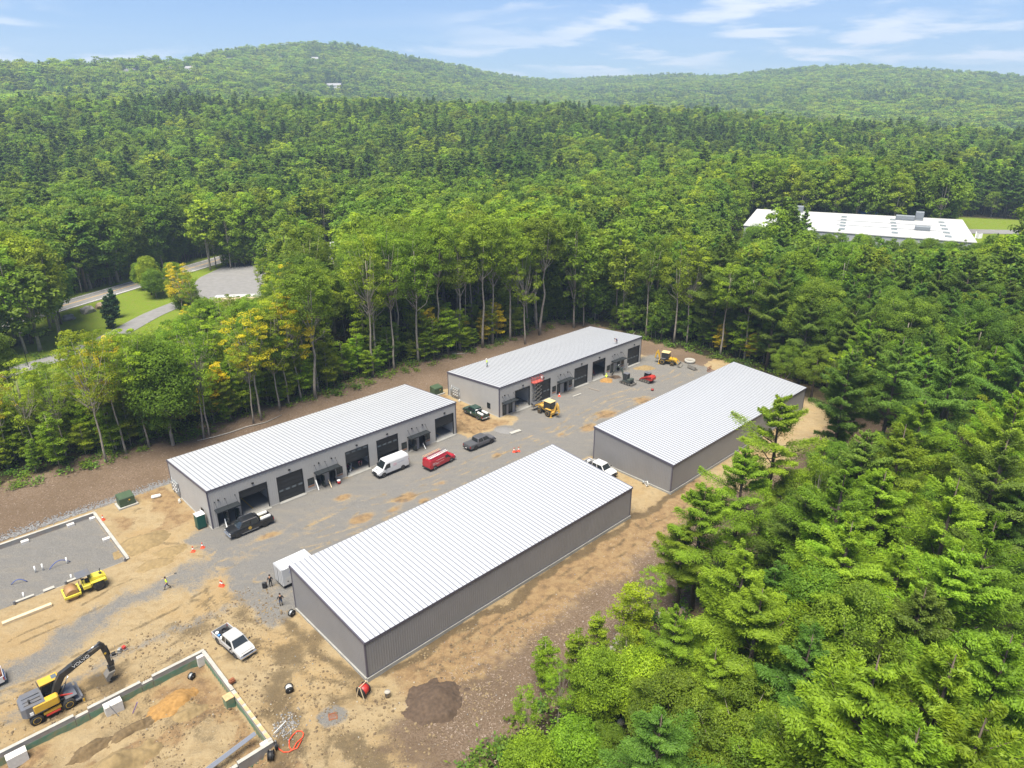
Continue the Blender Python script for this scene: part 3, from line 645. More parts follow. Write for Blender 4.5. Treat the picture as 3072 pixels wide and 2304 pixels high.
def broad_crown(rng, z0, z1, rad, ncl, lpc, cr, ls, material, lean=(0, 0), flat=.62, low=0.25, rough=.45):
    """crown of leafy clumps; returns mesh and clump centres"""
    zc = (z0 + z1) / 2; hh = (z1 - z0) / 2; cs = []
    lobes = unit(rng.normal(size=(7, 3))); amp = rng.uniform(-.22, .28, 7)
    while len(cs) < ncl:
        d = unit(rng.normal(size=(1, 3)))[0]
        if d[2] < -0.55 and rng.random() > low: continue
        k = 1 + np.sum(amp * np.maximum(0, lobes @ d) ** 3)
        r = rng.uniform(.55, 1.0) ** .6 * k
        p = np.array([d[0] * rad * r, d[1] * rad * r, d[2] * hh * r]); p[:2] += np.array(lean) * (p[2] + hh)
        if cs and min(np.sum((np.array(cs) - p) ** 2, 1)) < (cr * .55) ** 2 and rng.random() < .8: continue
        cs.append(p)
    cs = np.array(cs); C, Nn, T = [], [], []
    for p in cs:
        n = int(lpc * rng.uniform(.6, 1.35)); d = unit(rng.normal(size=(n, 3)) + np.array([0, 0, .35]))
        s = cr * rng.uniform(.55, 1.5); rr = rng.uniform(.35, 1, n)[:, None] ** .5
        C.append(p + d * rr * s * np.array([1, 1, flat])); Nn.append(d * .7 + np.array([0, 0, .55]) + rng.normal(size=(n, 3)) * rough)
        T.append(np.clip(rng.uniform(.2, .95) + rng.normal(size=n) * .18, 0, 1))
    C = np.concatenate(C); Nn = np.concatenate(Nn); T = np.concatenate(T); C[:, 2] += zc; n = len(C)
    me = leaf_mesh('crown', C, Nn, rng.normal(size=(n, 3)), ls * rng.uniform(.5, 1.5, n), ls * .6 * rng.uniform(.6, 1.4, n), T, material)
    cs = cs.copy(); cs[:, 2] += zc; return me, cs
def trunk_mesh(rng, h, r0, targets, zfork, lean=(0, 0), bark='bark_grey', nl=9, seg=7, wob=.25, top=True):
    mb = MB(); pts = []; n = 7
    for i in range(n + 1):
        f = i / n; pts.append((lean[0] * f * h + rng.normal() * wob * f * (1 - f) * 2, lean[1] * f * h + rng.normal() * wob * f * (1 - f) * 2, -0.6 + (h * .86 + .6) * f))
    rr = [r0 * (1.25 if i == 0 else 1) * (1 - .82 * i / n) for i in range(n + 1)]; mb.tube(pts, rr, seg)
    if len(targets):
        for t in targets[rng.choice(len(targets), min(nl, len(targets)), replace=False)]:
            zf = min(max(zfork + rng.uniform(0, .5) * max(t[2] - zfork, 0), zfork * .8), h * .8); f = (zf + .6) / (h * .86 + .6); k = min(int(f * n), n - 1); g = f * n - k
            s = np.array(pts[k]) * (1 - g) + np.array(pts[k + 1]) * g; m_ = (s + t) / 2 + np.array([0, 0, -.08 * np.linalg.norm(t - s)]) + rng.normal(size=3) * .3
            rb = max(.05, rr[k] * .55); mb.tube([s, (s * .6 + m_ * .4), m_, t], [rb, rb * .8, rb * .55, rb * .2], 5)
    return mb.mesh('trunk', bark)
def pine_tree(rng, h, rmax, dens, ls, material, base=.3, bark='bark_dark', gap=1.0, plume=.36):
    """white pine: irregular whorls of long boughs carrying flat plumes of needles"""
    C, Nn, A, T = [], [], [], []; mb = MB(); z = h * base; ph = 0.0
    mb.tube([(0, 0, -.6), (rng.normal() * .12, rng.normal() * .12, h * .5), (0, 0, h)], [h * .017, h * .011, .03], 7)
    while z < h * .99:
        f = (z / h - base) / (1 - base); prof = (0.55 + 0.75 * f) if f < .32 else (1.02 - f) / .68 * 0.98 + .04
        nb = rng.integers(4, 7); ph += rng.uniform(.5, 1.2)
        for b in range(nb):
            ang = ph + 2 * math.pi * b / nb + rng.normal() * .25; L_ = rmax * prof * rng.uniform(.45, 1.25)
            if rng.random() < .1 * (1 - f): L_ *= .4
            up = .10 + .45 * f + rng.normal() * .06; d = np.array([math.cos(ang), math.sin(ang), up]); s = np.array([0, 0, z + rng.normal() * .03 * h])
            tip = s + d * L_ + np.array([0, 0, .06 * L_]); mb.tube([s, s + d * L_ * .5, tip], [max(.02, .028 * L_ / 2), .02 * L_ / 2, .008], 4, cap=False)
            side = np.array([-math.sin(ang), math.cos(ang), 0]); nq = int(dens * (L_ + .5))
            t = rng.uniform(.22, 1.06, nq) ** .8; wv = plume * L_ * np.sin(np.clip(t, 0, 1) * math.pi * .82 + .25) + .12
            o = rng.normal(size=nq) * .5; zo = rng.normal(size=nq) * .09 * (1 + .22 * L_) + .14 * np.sin(t * 9 + ang * 3) * (.4 + .2 * L_) * .5 - np.abs(o) * .10 * L_ * .5
            p = s + d[None] * (L_ * t)[:, None] + side[None] * (o * wv)[:, None] + np.stack([0 * t, 0 * t, zo + .06 * L_ * t * t], 1)
            C.append(p); A.append(d[None] * 1.0 + side[None] * (np.sign(o) * .9)[:, None] + np.array([0, 0, .35]) + rng.normal(size=(nq, 3)) * .35); Nn.append(np.array([0, 0, 1.0]) + rng.normal(size=(nq, 3)) * .55 + d[None] * .3)
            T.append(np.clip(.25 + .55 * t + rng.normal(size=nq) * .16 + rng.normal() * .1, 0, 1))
        z += h * gap * rng.uniform(.035, .055) * (1.15 - .4 * f)
    C, Nn, A, T = map(np.concatenate, (C, Nn, A, T)); n = len(C)
    return leaf_mesh('crown', C, Nn, A, ls * rng.uniform(.7, 1.35, n), ls * .34 * rng.uniform(.6, 1.4, n), T, material), mb.mesh('trunk', bark)
def sapling(rng, h, rad, ls, material):
    """slender understorey tree: thin stem with flat tiers of leaves"""
    C, T = [], []; mb = MB(); lean = rng.normal(size=2) * .04; z = h * .22
    mb.tube([(0, 0, -.4), (lean[0] * h * .5, lean[1] * h * .5, h * .5), (lean[0] * h, lean[1] * h, h)], [.10, .07, .02], 6)
    while z < h:
        f = z / h; s = np.array([lean[0] * z, lean[1] * z, z]); ang = rng.uniform(0, 6.28); L_ = rad * (1.1 - .75 * abs(f - .5)) * rng.uniform(.5, 1.15)
        d = np.array([math.cos(ang), math.sin(ang), .18]); mb.tube([s, s + d * L_], [.03, .008], 4, cap=False)
        n = int(70 * L_ / ls * .16); t = rng.uniform(.25, 1.1, n); sd = np.array([-d[1], d[0], 0]); p = s + d * (L_ * t)[:, None] + sd * (rng.normal(size=n) * .3 * L_ * (1.1 - t * .6))[:, None]; p[:, 2] += rng.normal(size=n) * .12 - .06 * L_ * t * t
        C.append(p); T.append(np.clip(rng.uniform(.3, .9) + rng.normal(size=n) * .15, 0, 1)); z += rng.uniform(.10, .30)
    C = np.concatenate(C); T = np.concatenate(T); n = len(C); Nn = np.array([0, 0, 1.0]) + rng.normal(size=(n, 3)) * .4
    return leaf_mesh('crown', C, Nn, rng.normal(size=(n, 3)), ls * rng.uniform(.7, 1.3, n), ls * .6 * rng.uniform(.7, 1.3, n), T, material), mb.mesh('trunk', 'bark_grey')
def recolour(me, m):
    c = me.copy(); c.materials.clear(); c.materials.append(MATS[m]); return c

PROTO = {}   # kind -> list of (crown mesh, trunk mesh, height)
def rs(k): return np.random.default_rng(k)
def tall(k, h, rad, zb, lod, m='leaf_broad'):
    r = rs(k); lean = r.normal(size=2) * .02
    ncl, lpc, cr, ls = ((84, 130, 1.15, .18), (62, 52, 1.55, .40), (34, 11, 1.9, .85))[lod]
    me, cs = broad_crown(r, zb, h, rad, ncl, lpc, cr, ls, m, lean, rough=(.45, .3, .2)[lod])
    return me, trunk_mesh(r, h, .017 * h * .62, cs if lod < 2 else [], zb * .92, lean, nl=(12, 7, 0)[lod], seg=(8, 6, 4)[lod]), h
def airy(k, h, rad, zb, m='leaf_lime'):
    r = rs(k); lean = r.normal(size=2) * .035; me, cs = broad_crown(r, zb, h, rad, 64, 95, .95, .15, m, lean, .42, .6)
    return me, trunk_mesh(r, h * .97, .0085 * h, cs, zb * .95, lean, nl=26, seg=7), h
def oak(k, h, rad, zb, lod, m='leaf_oak'):
    r = rs(k); ncl, lpc, cr, ls = ((120, 330, 1.25, .125), (80, 52, 1.5, .40), (36, 11, 2.1, .9))[lod]
    me, cs = broad_crown(r, zb, h, rad, ncl, lpc, cr, ls, m, (0, 0), .7, .5, (.45, .3, .2)[lod]); return me, trunk_mesh(r, h * .9, .02 * h, cs if lod < 2 else [], zb * 1.2, bark='bark_dark' if k % 2 else 'bark_grey', nl=(12, 7, 0)[lod], seg=(8, 6, 4)[lod]), h
PROTO['tall'] = [tall(1, 28, 4.6, 14, 0), tall(2, 28, 5.2, 12, 0), tall(3, 28, 4.2, 15.5, 0)]
PROTO['oak'] = [oak(11, 20, 5.6, 6, 0), oak(12, 20, 5.0, 7.5, 0)]
PROTO['small'] = [oak(14, 11, 2.8, 2.2, 0, 'leaf_broad'), oak(15, 11, 2.4, 3, 0, 'leaf_lime')]
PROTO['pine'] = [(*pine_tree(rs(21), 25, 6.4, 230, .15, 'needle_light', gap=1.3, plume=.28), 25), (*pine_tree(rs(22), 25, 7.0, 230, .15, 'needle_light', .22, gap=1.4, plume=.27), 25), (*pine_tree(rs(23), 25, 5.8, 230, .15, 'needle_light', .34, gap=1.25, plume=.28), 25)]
PROTO['sapling'] = [(*sapling(rs(31), 11, 2.4, .16, 'leaf_lime'), 11), (*sapling(rs(32), 11, 2.0, .16, 'leaf_broad'), 11), (*sapling(rs(33), 11, 2.7, .16, 'leaf_lime'), 11)]
PROTO['tall_m'] = [tall(41, 26, 4.8, 8, 1), tall(42, 26, 5.4, 6, 1), tall(43, 26, 4.4, 9, 1)]
PROTO['oak_m'] = [oak(45, 22, 5.4, 3, 1), oak(46, 22, 4.9, 4, 1), oak(47, 22, 5.8, 2.5, 1)]
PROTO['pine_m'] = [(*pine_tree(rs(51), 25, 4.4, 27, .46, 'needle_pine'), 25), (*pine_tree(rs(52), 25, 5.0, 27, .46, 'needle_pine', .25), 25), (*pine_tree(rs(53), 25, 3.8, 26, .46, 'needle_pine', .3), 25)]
def far_pine(k):
    r = rs(k); c, t = pine_tree(r, 24, 4.4, 4.2, 1.05, 'needle_pine', .25); return c, t, 24
PROTO['tall_f'] = [tall(61, 22, 4.6, 9, 2), tall(62, 22, 5.2, 8, 2), oak(63, 20, 5.2, 6, 2), oak(64, 18, 5.6, 6, 2, 'leaf_broad'), tall(65, 21, 4.4, 9, 2, 'leaf_lime')]
PROTO['pine_f'] = [far_pine(66), far_pine(67)]
PROTO['yellow'] = [airy(74, 24, 3.8, 10, 'leaf_yellow'), airy(75, 24, 3.4, 9, 'leaf_yellow')]
PROTO['yellow_sapling'] = [(recolour(PROTO['sapling'][0][0], 'leaf_yellow'), PROTO['sapling'][0][1], 11)]
PROTO['lime'] = [airy(71, 24, 3.6, 10), airy(72, 24, 4.2, 8.5), airy(73, 24, 3.3, 11, 'leaf_broad')]
PROTO['darkpine'] = [(recolour(c, 'needle_pine'), t, h) for c, t, h in PROTO['pine']]
# ------------------------------------------------------------------ forest: scatter
def proj(x, y, z):
    Z = z - CAM_H; d = y * CP - Z * SP; up = y * SP + Z * CP
    return 1536 + FPX * x / d, 1152 - FPX * up / d
GREY_ROOF = 8.5
gb_c = gp(1008, 742, GREY_ROOF)     # right roof corner of the grey hall beside the parking lot
def jitter(x0, x1, y0, y1, cell, seed, amt=.85):
    r = rs(seed); xs = np.arange(x0, x1, cell); ys = np.arange(y0, y1, cell); X, Y = np.meshgrid(xs, ys)
    X = X + (r.random(X.shape) - .5) * cell * amt; Y = Y + (r.random(X.shape) - .5) * cell * amt
    X[::2] += cell * .5; return X.ravel(), Y.ravel(), r
def in_view(x, y, lim=R(41)): return (np.abs(np.arctan2(x, np.maximum(y, 1))) < lim) | (np.hypot(x, y) < 60)
def open_ground(x, y):
    """True where no tree may stand"""
    u = (x - O.x) * U.x + (y - O.y) * U.y; v = (x - O.x) * V.x + (y - O.y) * V.y
    e = (fbm(x / 14, y / 14, 3, 91) - .5) * 5
    clear = (u > -85) & (u < 113.5 + e) & (v < 30.5 + e * .5) & (v > -52.5 + e * .5 + np.clip((18 - u) * -.10, -6, 0) - 4 * sst(40, 60, u) + 10 * sst(58, 95, u)) & (u < 113.5 + e - 7 * sst(-18, -40, v))
    rp = polyd(x, y, [(p.x, p.y) for p in ROAD], 7); dp = polyd(x, y, [(p.x, p.y) for p in DRIVE], 5.0)
    lot = np.hypot(x - LOTC.x, y - LOTC.y) < 25
    lawn = (polyd(x, y, [(p.x, p.y) for p in (DRIVE[1], DRIVE[2], DRIVE[3], DRIVE[4])], 15) < 0) & (polyd(x, y, [(p.x, p.y) for p in ROAD], 22) < 6)
    pxl = proj(x, y, 0.0)[0]; lawn = (lawn | ((u > -32) & (u < 60) & (v > 84) & (v < 152))) & (pxl > 185)
    lawn |= (polyd(x, y, [(p.x, p.y) for p in DRIVE], 9) < 0)
    wb = polyd(x, y, [(p.x, p.y) for p in WB + WB[:1]], 6) < 0
    inside = np.ones(np.shape(x), bool)
    for a, b in zip(WB, WB[1:] + WB[:1]): inside &= ((b.x - a.x) * (y - a.y) - (b.y - a.y) * (x - a.x)) > -4
    wb |= inside
    wl = (np.hypot(x - WB[1].x - 56, y - WB[1].y - 50) < 64) & (x > 146 + (y - 211) * .42)
    gb = np.hypot(x - gb_c.x + 12, y - gb_c.y - 6) < 21
    return clear | (rp < 0) | (dp < 0) | lot | lawn | wb | wl | gb
WIN = [((2225, 2960), 650, 722, 262), ((2660, 2960), 650, 740, 252)]   # roof windows: columns, rows, distance
SIGHT = [(x0 * K, x1 * K, y0 * K, y1 * K, d) for x0, x1, y0, y1, d in ((140, 285, 615, 715, 228), (430, 560, 572, 640, 235), (36, 125, 775, 800, 175), (690, 726, 535, 590, 250), (2112, 2230, 440, 505, 330))]
def cap_height(x, y, g, h):
    """keeps crowns in front of far roofs below the line of sight to them"""
    px, pt = proj(x, y, g + h); r = math.hypot(x, y)
    for (c0, c1), r0, r1, dist in WIN:
        if c0 - 30 < px < c1 + 30 and r < dist - 3 and pt < r1 + 4:
            if c0 == 2225 and 2345 < px < 2425 and r > 190: continue
            while h > 4 and proj(x, y, g + h)[1] < r1 + 6: h -= .5
    cw = .16 * h
    for (a0, a1, b0, b1, dist) in SIGHT:
        if r < dist and a0 - FPX * cw / r * .8 < px < a1 + FPX * cw / r * .8 and proj(x, y, g + h)[1] < b1 and proj(x, y, g + h * .3)[1] > b0:
            while h > 3.5 and proj(x, y, g + h)[1] < b1: h -= .5
    # keep the road, the driveway and the parking lot partly in sight
    if -60 < px < 900 and (r < 177 or (px > 195 and r < 190)):
        lim = np.interp(px, [-60, 160, 200, 420, 560, 620, 720, 900], [1100, 1085, 985, 985, 900, 880, 800, 740])
        while h > 4.5 and proj(x, y, g + h)[1] < lim + ((x * 7.3 + y * 3.1) % 1 - .3) * 45: h -= .5
    return h
TREES = []   # x, y, ground, kind, height, yaw, distance
def add_tree(x, y, kind, h, yaw=None, force=False):
    g = hz((x, y)); h2 = h if force else cap_height(x, y, g, h)
    if h2 < 5.2 and not force and kind != 'sapling': return
    TREES.append((x, y, g, kind, h2, random.uniform(0, 6.28) if yaw is None else yaw, math.hypot(x, y), force))
# trunks one can pick out along the edge of the clearing (foot pixel, top row, kind)
EDGE = [(320, 1386, 955, 'lime'), (448, 1340, 962, 'lime'), (612, 1315, 960, 'lime'), (628, 1312, 985, 'lime'), (760, 1272, 985, 'lime'), (785, 1262, 920, 'yellow'), (905, 1200, 860, 'yellow'), (350, 1350, 1010, 'yellow'), (840, 1230, 900, 'lime'), (868, 1215, 885, 'lime'), (945, 1195, 800, 'tall'), (954, 1172, 790, 'tall'),
        (1118, 1128, 655, 'lime'), (1183, 1112, 640, 'lime'), (1255, 1085, 690, 'tall'), (1310, 1062, 655, 'tall'), (1380, 1050, 690, 'tall'), (1448, 1042, 640, 'tall'), (1478, 1030, 630, 'tall'), (1530, 1020, 650, 'tall'), (1575, 1035, 690, 'lime'),
        (1618, 1005, 620, 'tall'), (1722, 985, 640, 'tall'), (1750, 980, 700, 'tall'), (1868, 985, 720, 'tall'), (1960, 990, 700, 'tall'), (2060, 1035, 715, 'lime'), (2160, 1068, 790, 'tall'), (2290, 1085, 800, 'lime'), (2420, 1130, 830, 'oak'), (30, 1400, 1080, 'yellow'), (200, 1370, 1060, 'lime'), (120, 1390, 1085, 'lime'), (380, 1360, 1000, 'lime'), (520, 1335, 1040, 'small')]
for fx_, fy_, ty, kd in EDGE:
    z0 = 1.2; p = gp(fx_, fy_, z0); g = hz(p); p = gp(fx_, fy_, g); h = 30
    while h > 8 and proj(p.x, p.y, g + h)[1] < ty: h -= .25
    add_tree(p.x, p.y, kd, h, force=True)
edge_xy = np.array([(t[0], t[1]) for t in TREES])
for fx_, fy_, ty, kd in ((560, 985, 780, 'yellow'), (585, 1000, 815, 'lime'), (20, 1045, 600, 'yellow'), (70, 1035, 640, 'lime'), (110, 1010, 700, 'oak'), (-10, 1040, 590, 'lime'), (45, 1015, 620, 'lime'), (95, 1030, 720, 'small'), (455, 885, 775, 'small'), (490, 880, 785, 'darkpine'), (525, 875, 790, 'small'), (430, 870, 790, 'small'), (470, 895, 810, 'small'), (545, 925, 820, 'small'), (570, 960, 840, 'small'), (833, 905, 700, 'oak'), (925, 905, 730, 'lime'), (800, 925, 760, 'lime')):
    p = gp(fx_, fy_); g = hz(p); h = 30
    while h > 8 and proj(p.x, p.y, g + h)[1] < ty: h -= .25
    add_tree(p.x, p.y, kd, h, force=True)
for k in range(34):     # screen of trees under the edge of the far white roof
    a = k / 33; q = WB[0].lerp(WB[1], a) + Vector((random.uniform(-2, 2), -random.uniform(6, 13), 0)); g = hz(q); h = 14
    while h > 3 and proj(q.x, q.y, g + h)[1] < proj(q.x, q.y + 9, 16)[1] + random.uniform(2, 14) - 6 * (a > .9): h -= .25
    add_tree(q.x, q.y, 'oak' if k % 3 else 'small', h, force=True)
# named trees standing in front: pines and broadleaves along the right edge (crown-top pixel, height)
NEAR = [(2347, 1180, 21, 'pine'), (2240, 1640, 19, 'pine'), (2120, 1450, 17, 'pine'), (2060, 1560, 13, 'pine'), (2560, 1560, 21, 'pine'), (2890, 1640, 22, 'pine'), (2640, 1960, 25, 'pine'), (2870, 1960, 26, 'pine'), (2290, 1760, 19, 'pine'), (2720, 1270, 22, 'pine'), (2880, 1430, 23, 'pine'), (2480, 1350, 18, 'lime'), (2660, 1410, 19, 'pine'), (2990, 1560, 22, 'pine'), (3040, 1900, 24, 'pine'), (2420, 1490, 17, 'darkpine'),
        (1960, 1700, 9, 'lime'), (1680, 1990, 8.5, 'lime'), (1580, 2060, 8, 'lime'), (1870, 1880, 9, 'lime'), (1800, 1960, 9, 'small'), (2050, 2040, 12, 'oak'), (2200, 2110, 13, 'oak'), (1820, 2180, 8, 'oak'), (2330, 2180, 13, 'oak'), (1600, 2230, 8, 'small'), (1730, 2200, 8, 'small'), (2480, 2200, 15, 'oak'), (2030, 1830, 12, 'pine'), (1940, 1980, 9, 'small'), (2500, 1720, 17, 'oak'), (2780, 1760, 20, 'darkpine'), (2600, 1780, 18, 'oak'), (2440, 1900, 18, 'darkpine'), (1745, 1900, 7, 'sapling'), (1640, 1930, 6, 'sapling'), (1900, 1760, 8, 'sapling'), (2150, 1940, 14, 'pine'), (2960, 2150, 26, 'pine'), (2760, 2180, 25, 'pine')]
for tx, ty, h, kd in NEAR:
    p = gp(tx, ty, h); add_tree(p.x, p.y, kd, h, force=True)
for uu, vv, kd_, h in ((101, -45.5, 'pine', 15), (104, -42, 'lime', 12), (103.5, -48, 'darkpine', 17), (99, -48, 'lime', 13), (106, -37, 'oak', 11), (107, -45, 'pine', 18), (95, -48, 'pine', 15), (106.5, -31, 'oak', 10)):
    q = S(uu, vv); add_tree(q.x, q.y, kd_, h, force=True)
for dx, dy, h in ((46, 42, 9), (66, 52, 8), (26, 5, 5), (34, 4, 5), (60, 6, 6)): add_tree(WB[1].x + dx, WB[1].y + dy, 'oak', h, force=True)
near_xy = np.array([(t[0], t[1]) for t in TREES])
X, Y, r_ = jitter(-330, 330, 8, 345, 4.9, 5)
ok = in_view(X, Y) & ~open_ground(X, Y) & (np.hypot(X, Y) < 345) & (np.hypot(X, Y) > 16)
X, Y = X[ok], Y[ok]; NZ = fbm(X / 45, Y / 45, 3, 71); NZ2 = r_.random(len(X)); NZ3 = r_.random(len(X)); NZ4 = r_.random(len(X))
for x, y, a, b, c, d in zip(X, Y, NZ, NZ2, NZ3, NZ4):
    if np.min(np.hypot(near_xy[:, 0] - x, near_xy[:, 1] - y)) < 3.2: continue
    u, v = uv_of((x, y)); r = math.hypot(x, y)
    if v < -48 and u < 118 and r < 150:            # right-hand wood: pines over broadleaves
        dist_edge = min(-52 - v, 60)
        if u < 30 and dist_edge < 12:
            kd, h = ('lime', 7.5 + 3.5 * b) if c < .5 else ('small', 5 + 3 * b) if c < .7 else ('sapling', 6 + 2 * b)
            if d < .5: continue
        else: kd, h = (('pine', 19 + 8 * b) if c < .36 else ('oak', 8 + 5 * b) if c < .74 else ('lime', 13 + 6 * b) if c < .84 else ('darkpine', 18 + 7 * b))
        if d < (.62 if kd == 'pine' else .4): continue
        if u < 40: h *= .86
        if r < 38: h = min(h, 15)
        # leave the view of the near building's yard side open
        px, pt = proj(x, y, h)
        lim = np.interp(px, [1400, 1500, 1650, 1900, 2030, 2060, 2200, 2330, 2400, 2440, 2560, 3072], [2330, 2130, 1960, 1730, 1560, 1420, 1340, 1250, 1180, 1120, 1020, 900])
        while h > 4.5 and proj(x, y, h)[1] < lim + 20: h -= .5
        if h < 5: continue
    elif u < 46 and v < 95 and r < 210:            # strip behind the left building: young, open
        h = np.interp(u, [-60, 0, 25, 46], [15, 16, 18, 25]) * (0.75 + .4 * b)
        if d < (.5 if u < 12 else .3): continue
        kd = 'lime' if c < .55 else 'tall' if c < .60 else 'yellow' if c < .66 else 'sapling' if c < .84 else 'oak'
        if v < 34: kd = 'sapling' if c < .6 else kd; h = h if kd != 'sapling' else 6 + 5 * b
        elif kd == 'sapling': h = 7 + 4 * b
    elif v < 75 and u < 125 and v > 0:             # tall wood behind the far building
        h = 23 + 6 * b; kd = 'tall' if c < .7 else 'oak' if c < .88 else 'lime'
        if v < 36 and c > .35: kd, h = 'sapling', 7 + 6 * b
        h = h * (.9 if kd == 'oak' else 1)
    else:
        pine = a > .50; h = 19 + 7 * b
        kd = ('darkpine' if c < .7 else 'oak' if c < .88 else 'tall') if pine else ('tall' if c < .5 else 'oak' if c < .85 else 'darkpine' if c < .95 else 'lime')
        if r < 170 and x > 60: h *= .85
    add_tree(x, y, kd, h)
# bushy young growth along the far side of the road and round the lot
for i in range(330):
    k = random.random(); q = ROAD[1].lerp(ROAD[2], random.uniform(-2.4, 3.2)); nrm = Vector((-rdir.y, rdir.x, 0)); p = q + nrm * random.uniform(8.5, 15)
    if i % 5 == 0: p = LOTC + Vector((random.uniform(-30, 25), random.uniform(24, 34), 0))
    if open_ground(np.array([p.x]), np.array([p.y]))[0]: continue
    add_tree(p.x, p.y, 'small' if k < .6 else 'darkpine', random.uniform(6, 12))
# understorey along the edges
for i in range(len(EDGE) * 9):
    t = TREES[i % len(EDGE)]; a = random.uniform(0, 6.28); q = random.uniform(2, 7); x, y = t[0] + math.cos(a) * q - V.x * -3, t[1] + math.sin(a) * q + V.y * 3
    if open_ground(np.array([x]), np.array([y]))[0]: continue
    add_tree(x, y, 'yellow_sapling' if random.random() < .07 else 'sapling', random.uniform(4.5, 11))
FAMILY = {'tall': 'broad', 'lime': 'broad', 'yellow': 'broad', 'oak': 'broad', 'small': 'broad', 'pine': 'pine', 'darkpine': 'pine', 'sapling': 'sapling', 'yellow_sapling': 'sapling'}
NAMES = {'tall': 'maple_tree', 'lime': 'maple_tree', 'yellow': 'maple_tree', 'oak': 'oak_tree', 'small': 'young_tree', 'pine': 'pine_tree', 'darkpine': 'pine_tree', 'sapling': 'sapling', 'yellow_sapling': 'sapling'}
def where(u, v, r):
    if v < -48 and u < 118: return 'in the wood beside the dark buildings'
    if v < 60 and u < 46 and v > 0: return 'on the bank behind the open-doored workshop'
    if v < 75 and u >= 46 and v > 0 and u < 125: return 'on the wood edge behind the roof workers'
    if u >= 105 and v <= 40 and r < 240: return 'in the wood beyond the concrete ring'
    return 'in the deep forest'
LOOK = {'tall': 'tall broadleaf tree with pale bare trunk', 'lime': 'bright lime green broadleaf tree', 'yellow': 'broadleaf tree turning yellow', 'oak': 'round dark green broadleaf tree', 'small': 'small bushy light green tree', 'pine': 'feathery bright green pine tree', 'darkpine': 'dark green pine tree', 'sapling': 'slender sapling with flat leaf tiers', 'yellow_sapling': 'slender yellow-leaved sapling'}
CAPS = {'broad': 295, 'pine': 200, 'sapling': 210}; used = {k: 0 for k in CAPS}; REST = []
def visible(t):
    px, py = proj(t[0], t[1], t[2] + t[4] * .8); return -120 < px < 3190 and -50 < py < 2420
for i, t in enumerate(sorted(TREES, key=lambda t: t[6] - 500 * t[7])):
    x, y, g, kd, h, yaw, r, _ = t; fam = FAMILY[kd]
    if used[fam] >= CAPS[fam] or not visible(t): REST.append(t); continue
    used[fam] += 1; near = r < 175
    opts = PROTO[kd] if near or kd not in ('tall', 'oak', 'darkpine') else PROTO[{'tall': 'tall_m', 'oak': 'oak_m', 'darkpine': 'pine_m'}[kd]]
    c, tr, h0 = opts[i % len(opts)]; u, v = uv_of((x, y)); wh = where(u, v, r)
    e = empty(NAMES[kd], (x, y, g - .1), yaw, LOOK[kd] + ' ' + wh, 'tree', LOOK[kd] + ' ' + wh)
    s = h / h0; w_ = s * random.uniform(.85, 1.12) * (1.12 if s < .8 and kd not in ('lime', 'yellow') else 1.0); e.scale = (w_, w_, s)
    link('trunk', tr, e); link('crown', c, e)

# ------------------------------------------------------------------ forest beyond: one mass of instanced trees
def instancer(name, label, pts, protos, lift=False):
    """pts: (x, y, z, proto index, sx, sz, yaw)"""
    P = np.array(pts, float)
    if lift: P[:, 2] += height(P[:, 0], P[:, 1])
    me = bpy.data.meshes.new(name); me.vertices.add(len(P)); me.vertices.foreach_set('co', P[:, :3].astype(np.float32).ravel())
    a = me.attributes.new('pick', 'INT', 'POINT'); a.data.foreach_set('value', P[:, 3].astype(np.int32))
    a = me.attributes.new('siz', 'FLOAT_VECTOR', 'POINT'); a.data.foreach_set('vector', np.stack([P[:, 4], P[:, 4], P[:, 5]], 1).astype(np.float32).ravel())
    a = me.attributes.new('turn', 'FLOAT_VECTOR', 'POINT'); a.data.foreach_set('vector', np.stack([0 * P[:, 6], 0 * P[:, 6], P[:, 6]], 1).astype(np.float32).ravel())
    c = bpy.data.collections.new(name + '_source')
    for k, mesh in enumerate(protos): c.objects.link(bpy.data.objects.new('%s_source_%03d' % (name, k), mesh))
    ng = bpy.data.node_groups.new(name, 'GeometryNodeTree'); ng.interface.new_socket('Geometry', in_out='INPUT', socket_type='NodeSocketGeometry'); ng.interface.new_socket('Geometry', in_out='OUTPUT', socket_type='NodeSocketGeometry')
    gi = ng.nodes.new('NodeGroupInput'); go = ng.nodes.new('NodeGroupOutput'); ci = ng.nodes.new('GeometryNodeCollectionInfo'); ci.inputs['Collection'].default_value = c; ci.inputs['Separate Children'].default_value = True; ci.inputs['Reset Children'].default_value = True
    ip = ng.nodes.new('GeometryNodeInstanceOnPoints'); ip.inputs['Pick Instance'].default_value = True; k = ng.links.new
    def na(nm, t): n = ng.nodes.new('GeometryNodeInputNamedAttribute'); n.data_type = t; n.inputs['Name'].default_value = nm; return n.outputs[0]
    mp_ = ng.nodes.new('GeometryNodeMeshToPoints'); k(gi.outputs[0], mp_.inputs[0]); k(mp_.outputs[0], ip.inputs['Points']); k(ci.outputs[0], ip.inputs['Instance'])
    k(na('pick', 'INT'), ip.inputs['Instance Index']); k(na('siz', 'FLOAT_VECTOR'), ip.inputs['Scale'])
    er = ng.nodes.new('FunctionNodeEulerToRotation'); k(na('turn', 'FLOAT_VECTOR'), er.inputs[0]); k(er.outputs[0], ip.inputs['Rotation']); k(ip.outputs[0], go.inputs[0])
    o = link(name, me); o['kind'] = 'stuff'; o['label'] = label; o['category'] = 'forest'
    md = o.modifiers.new('trees', 'NODES'); md.node_group = ng; return o
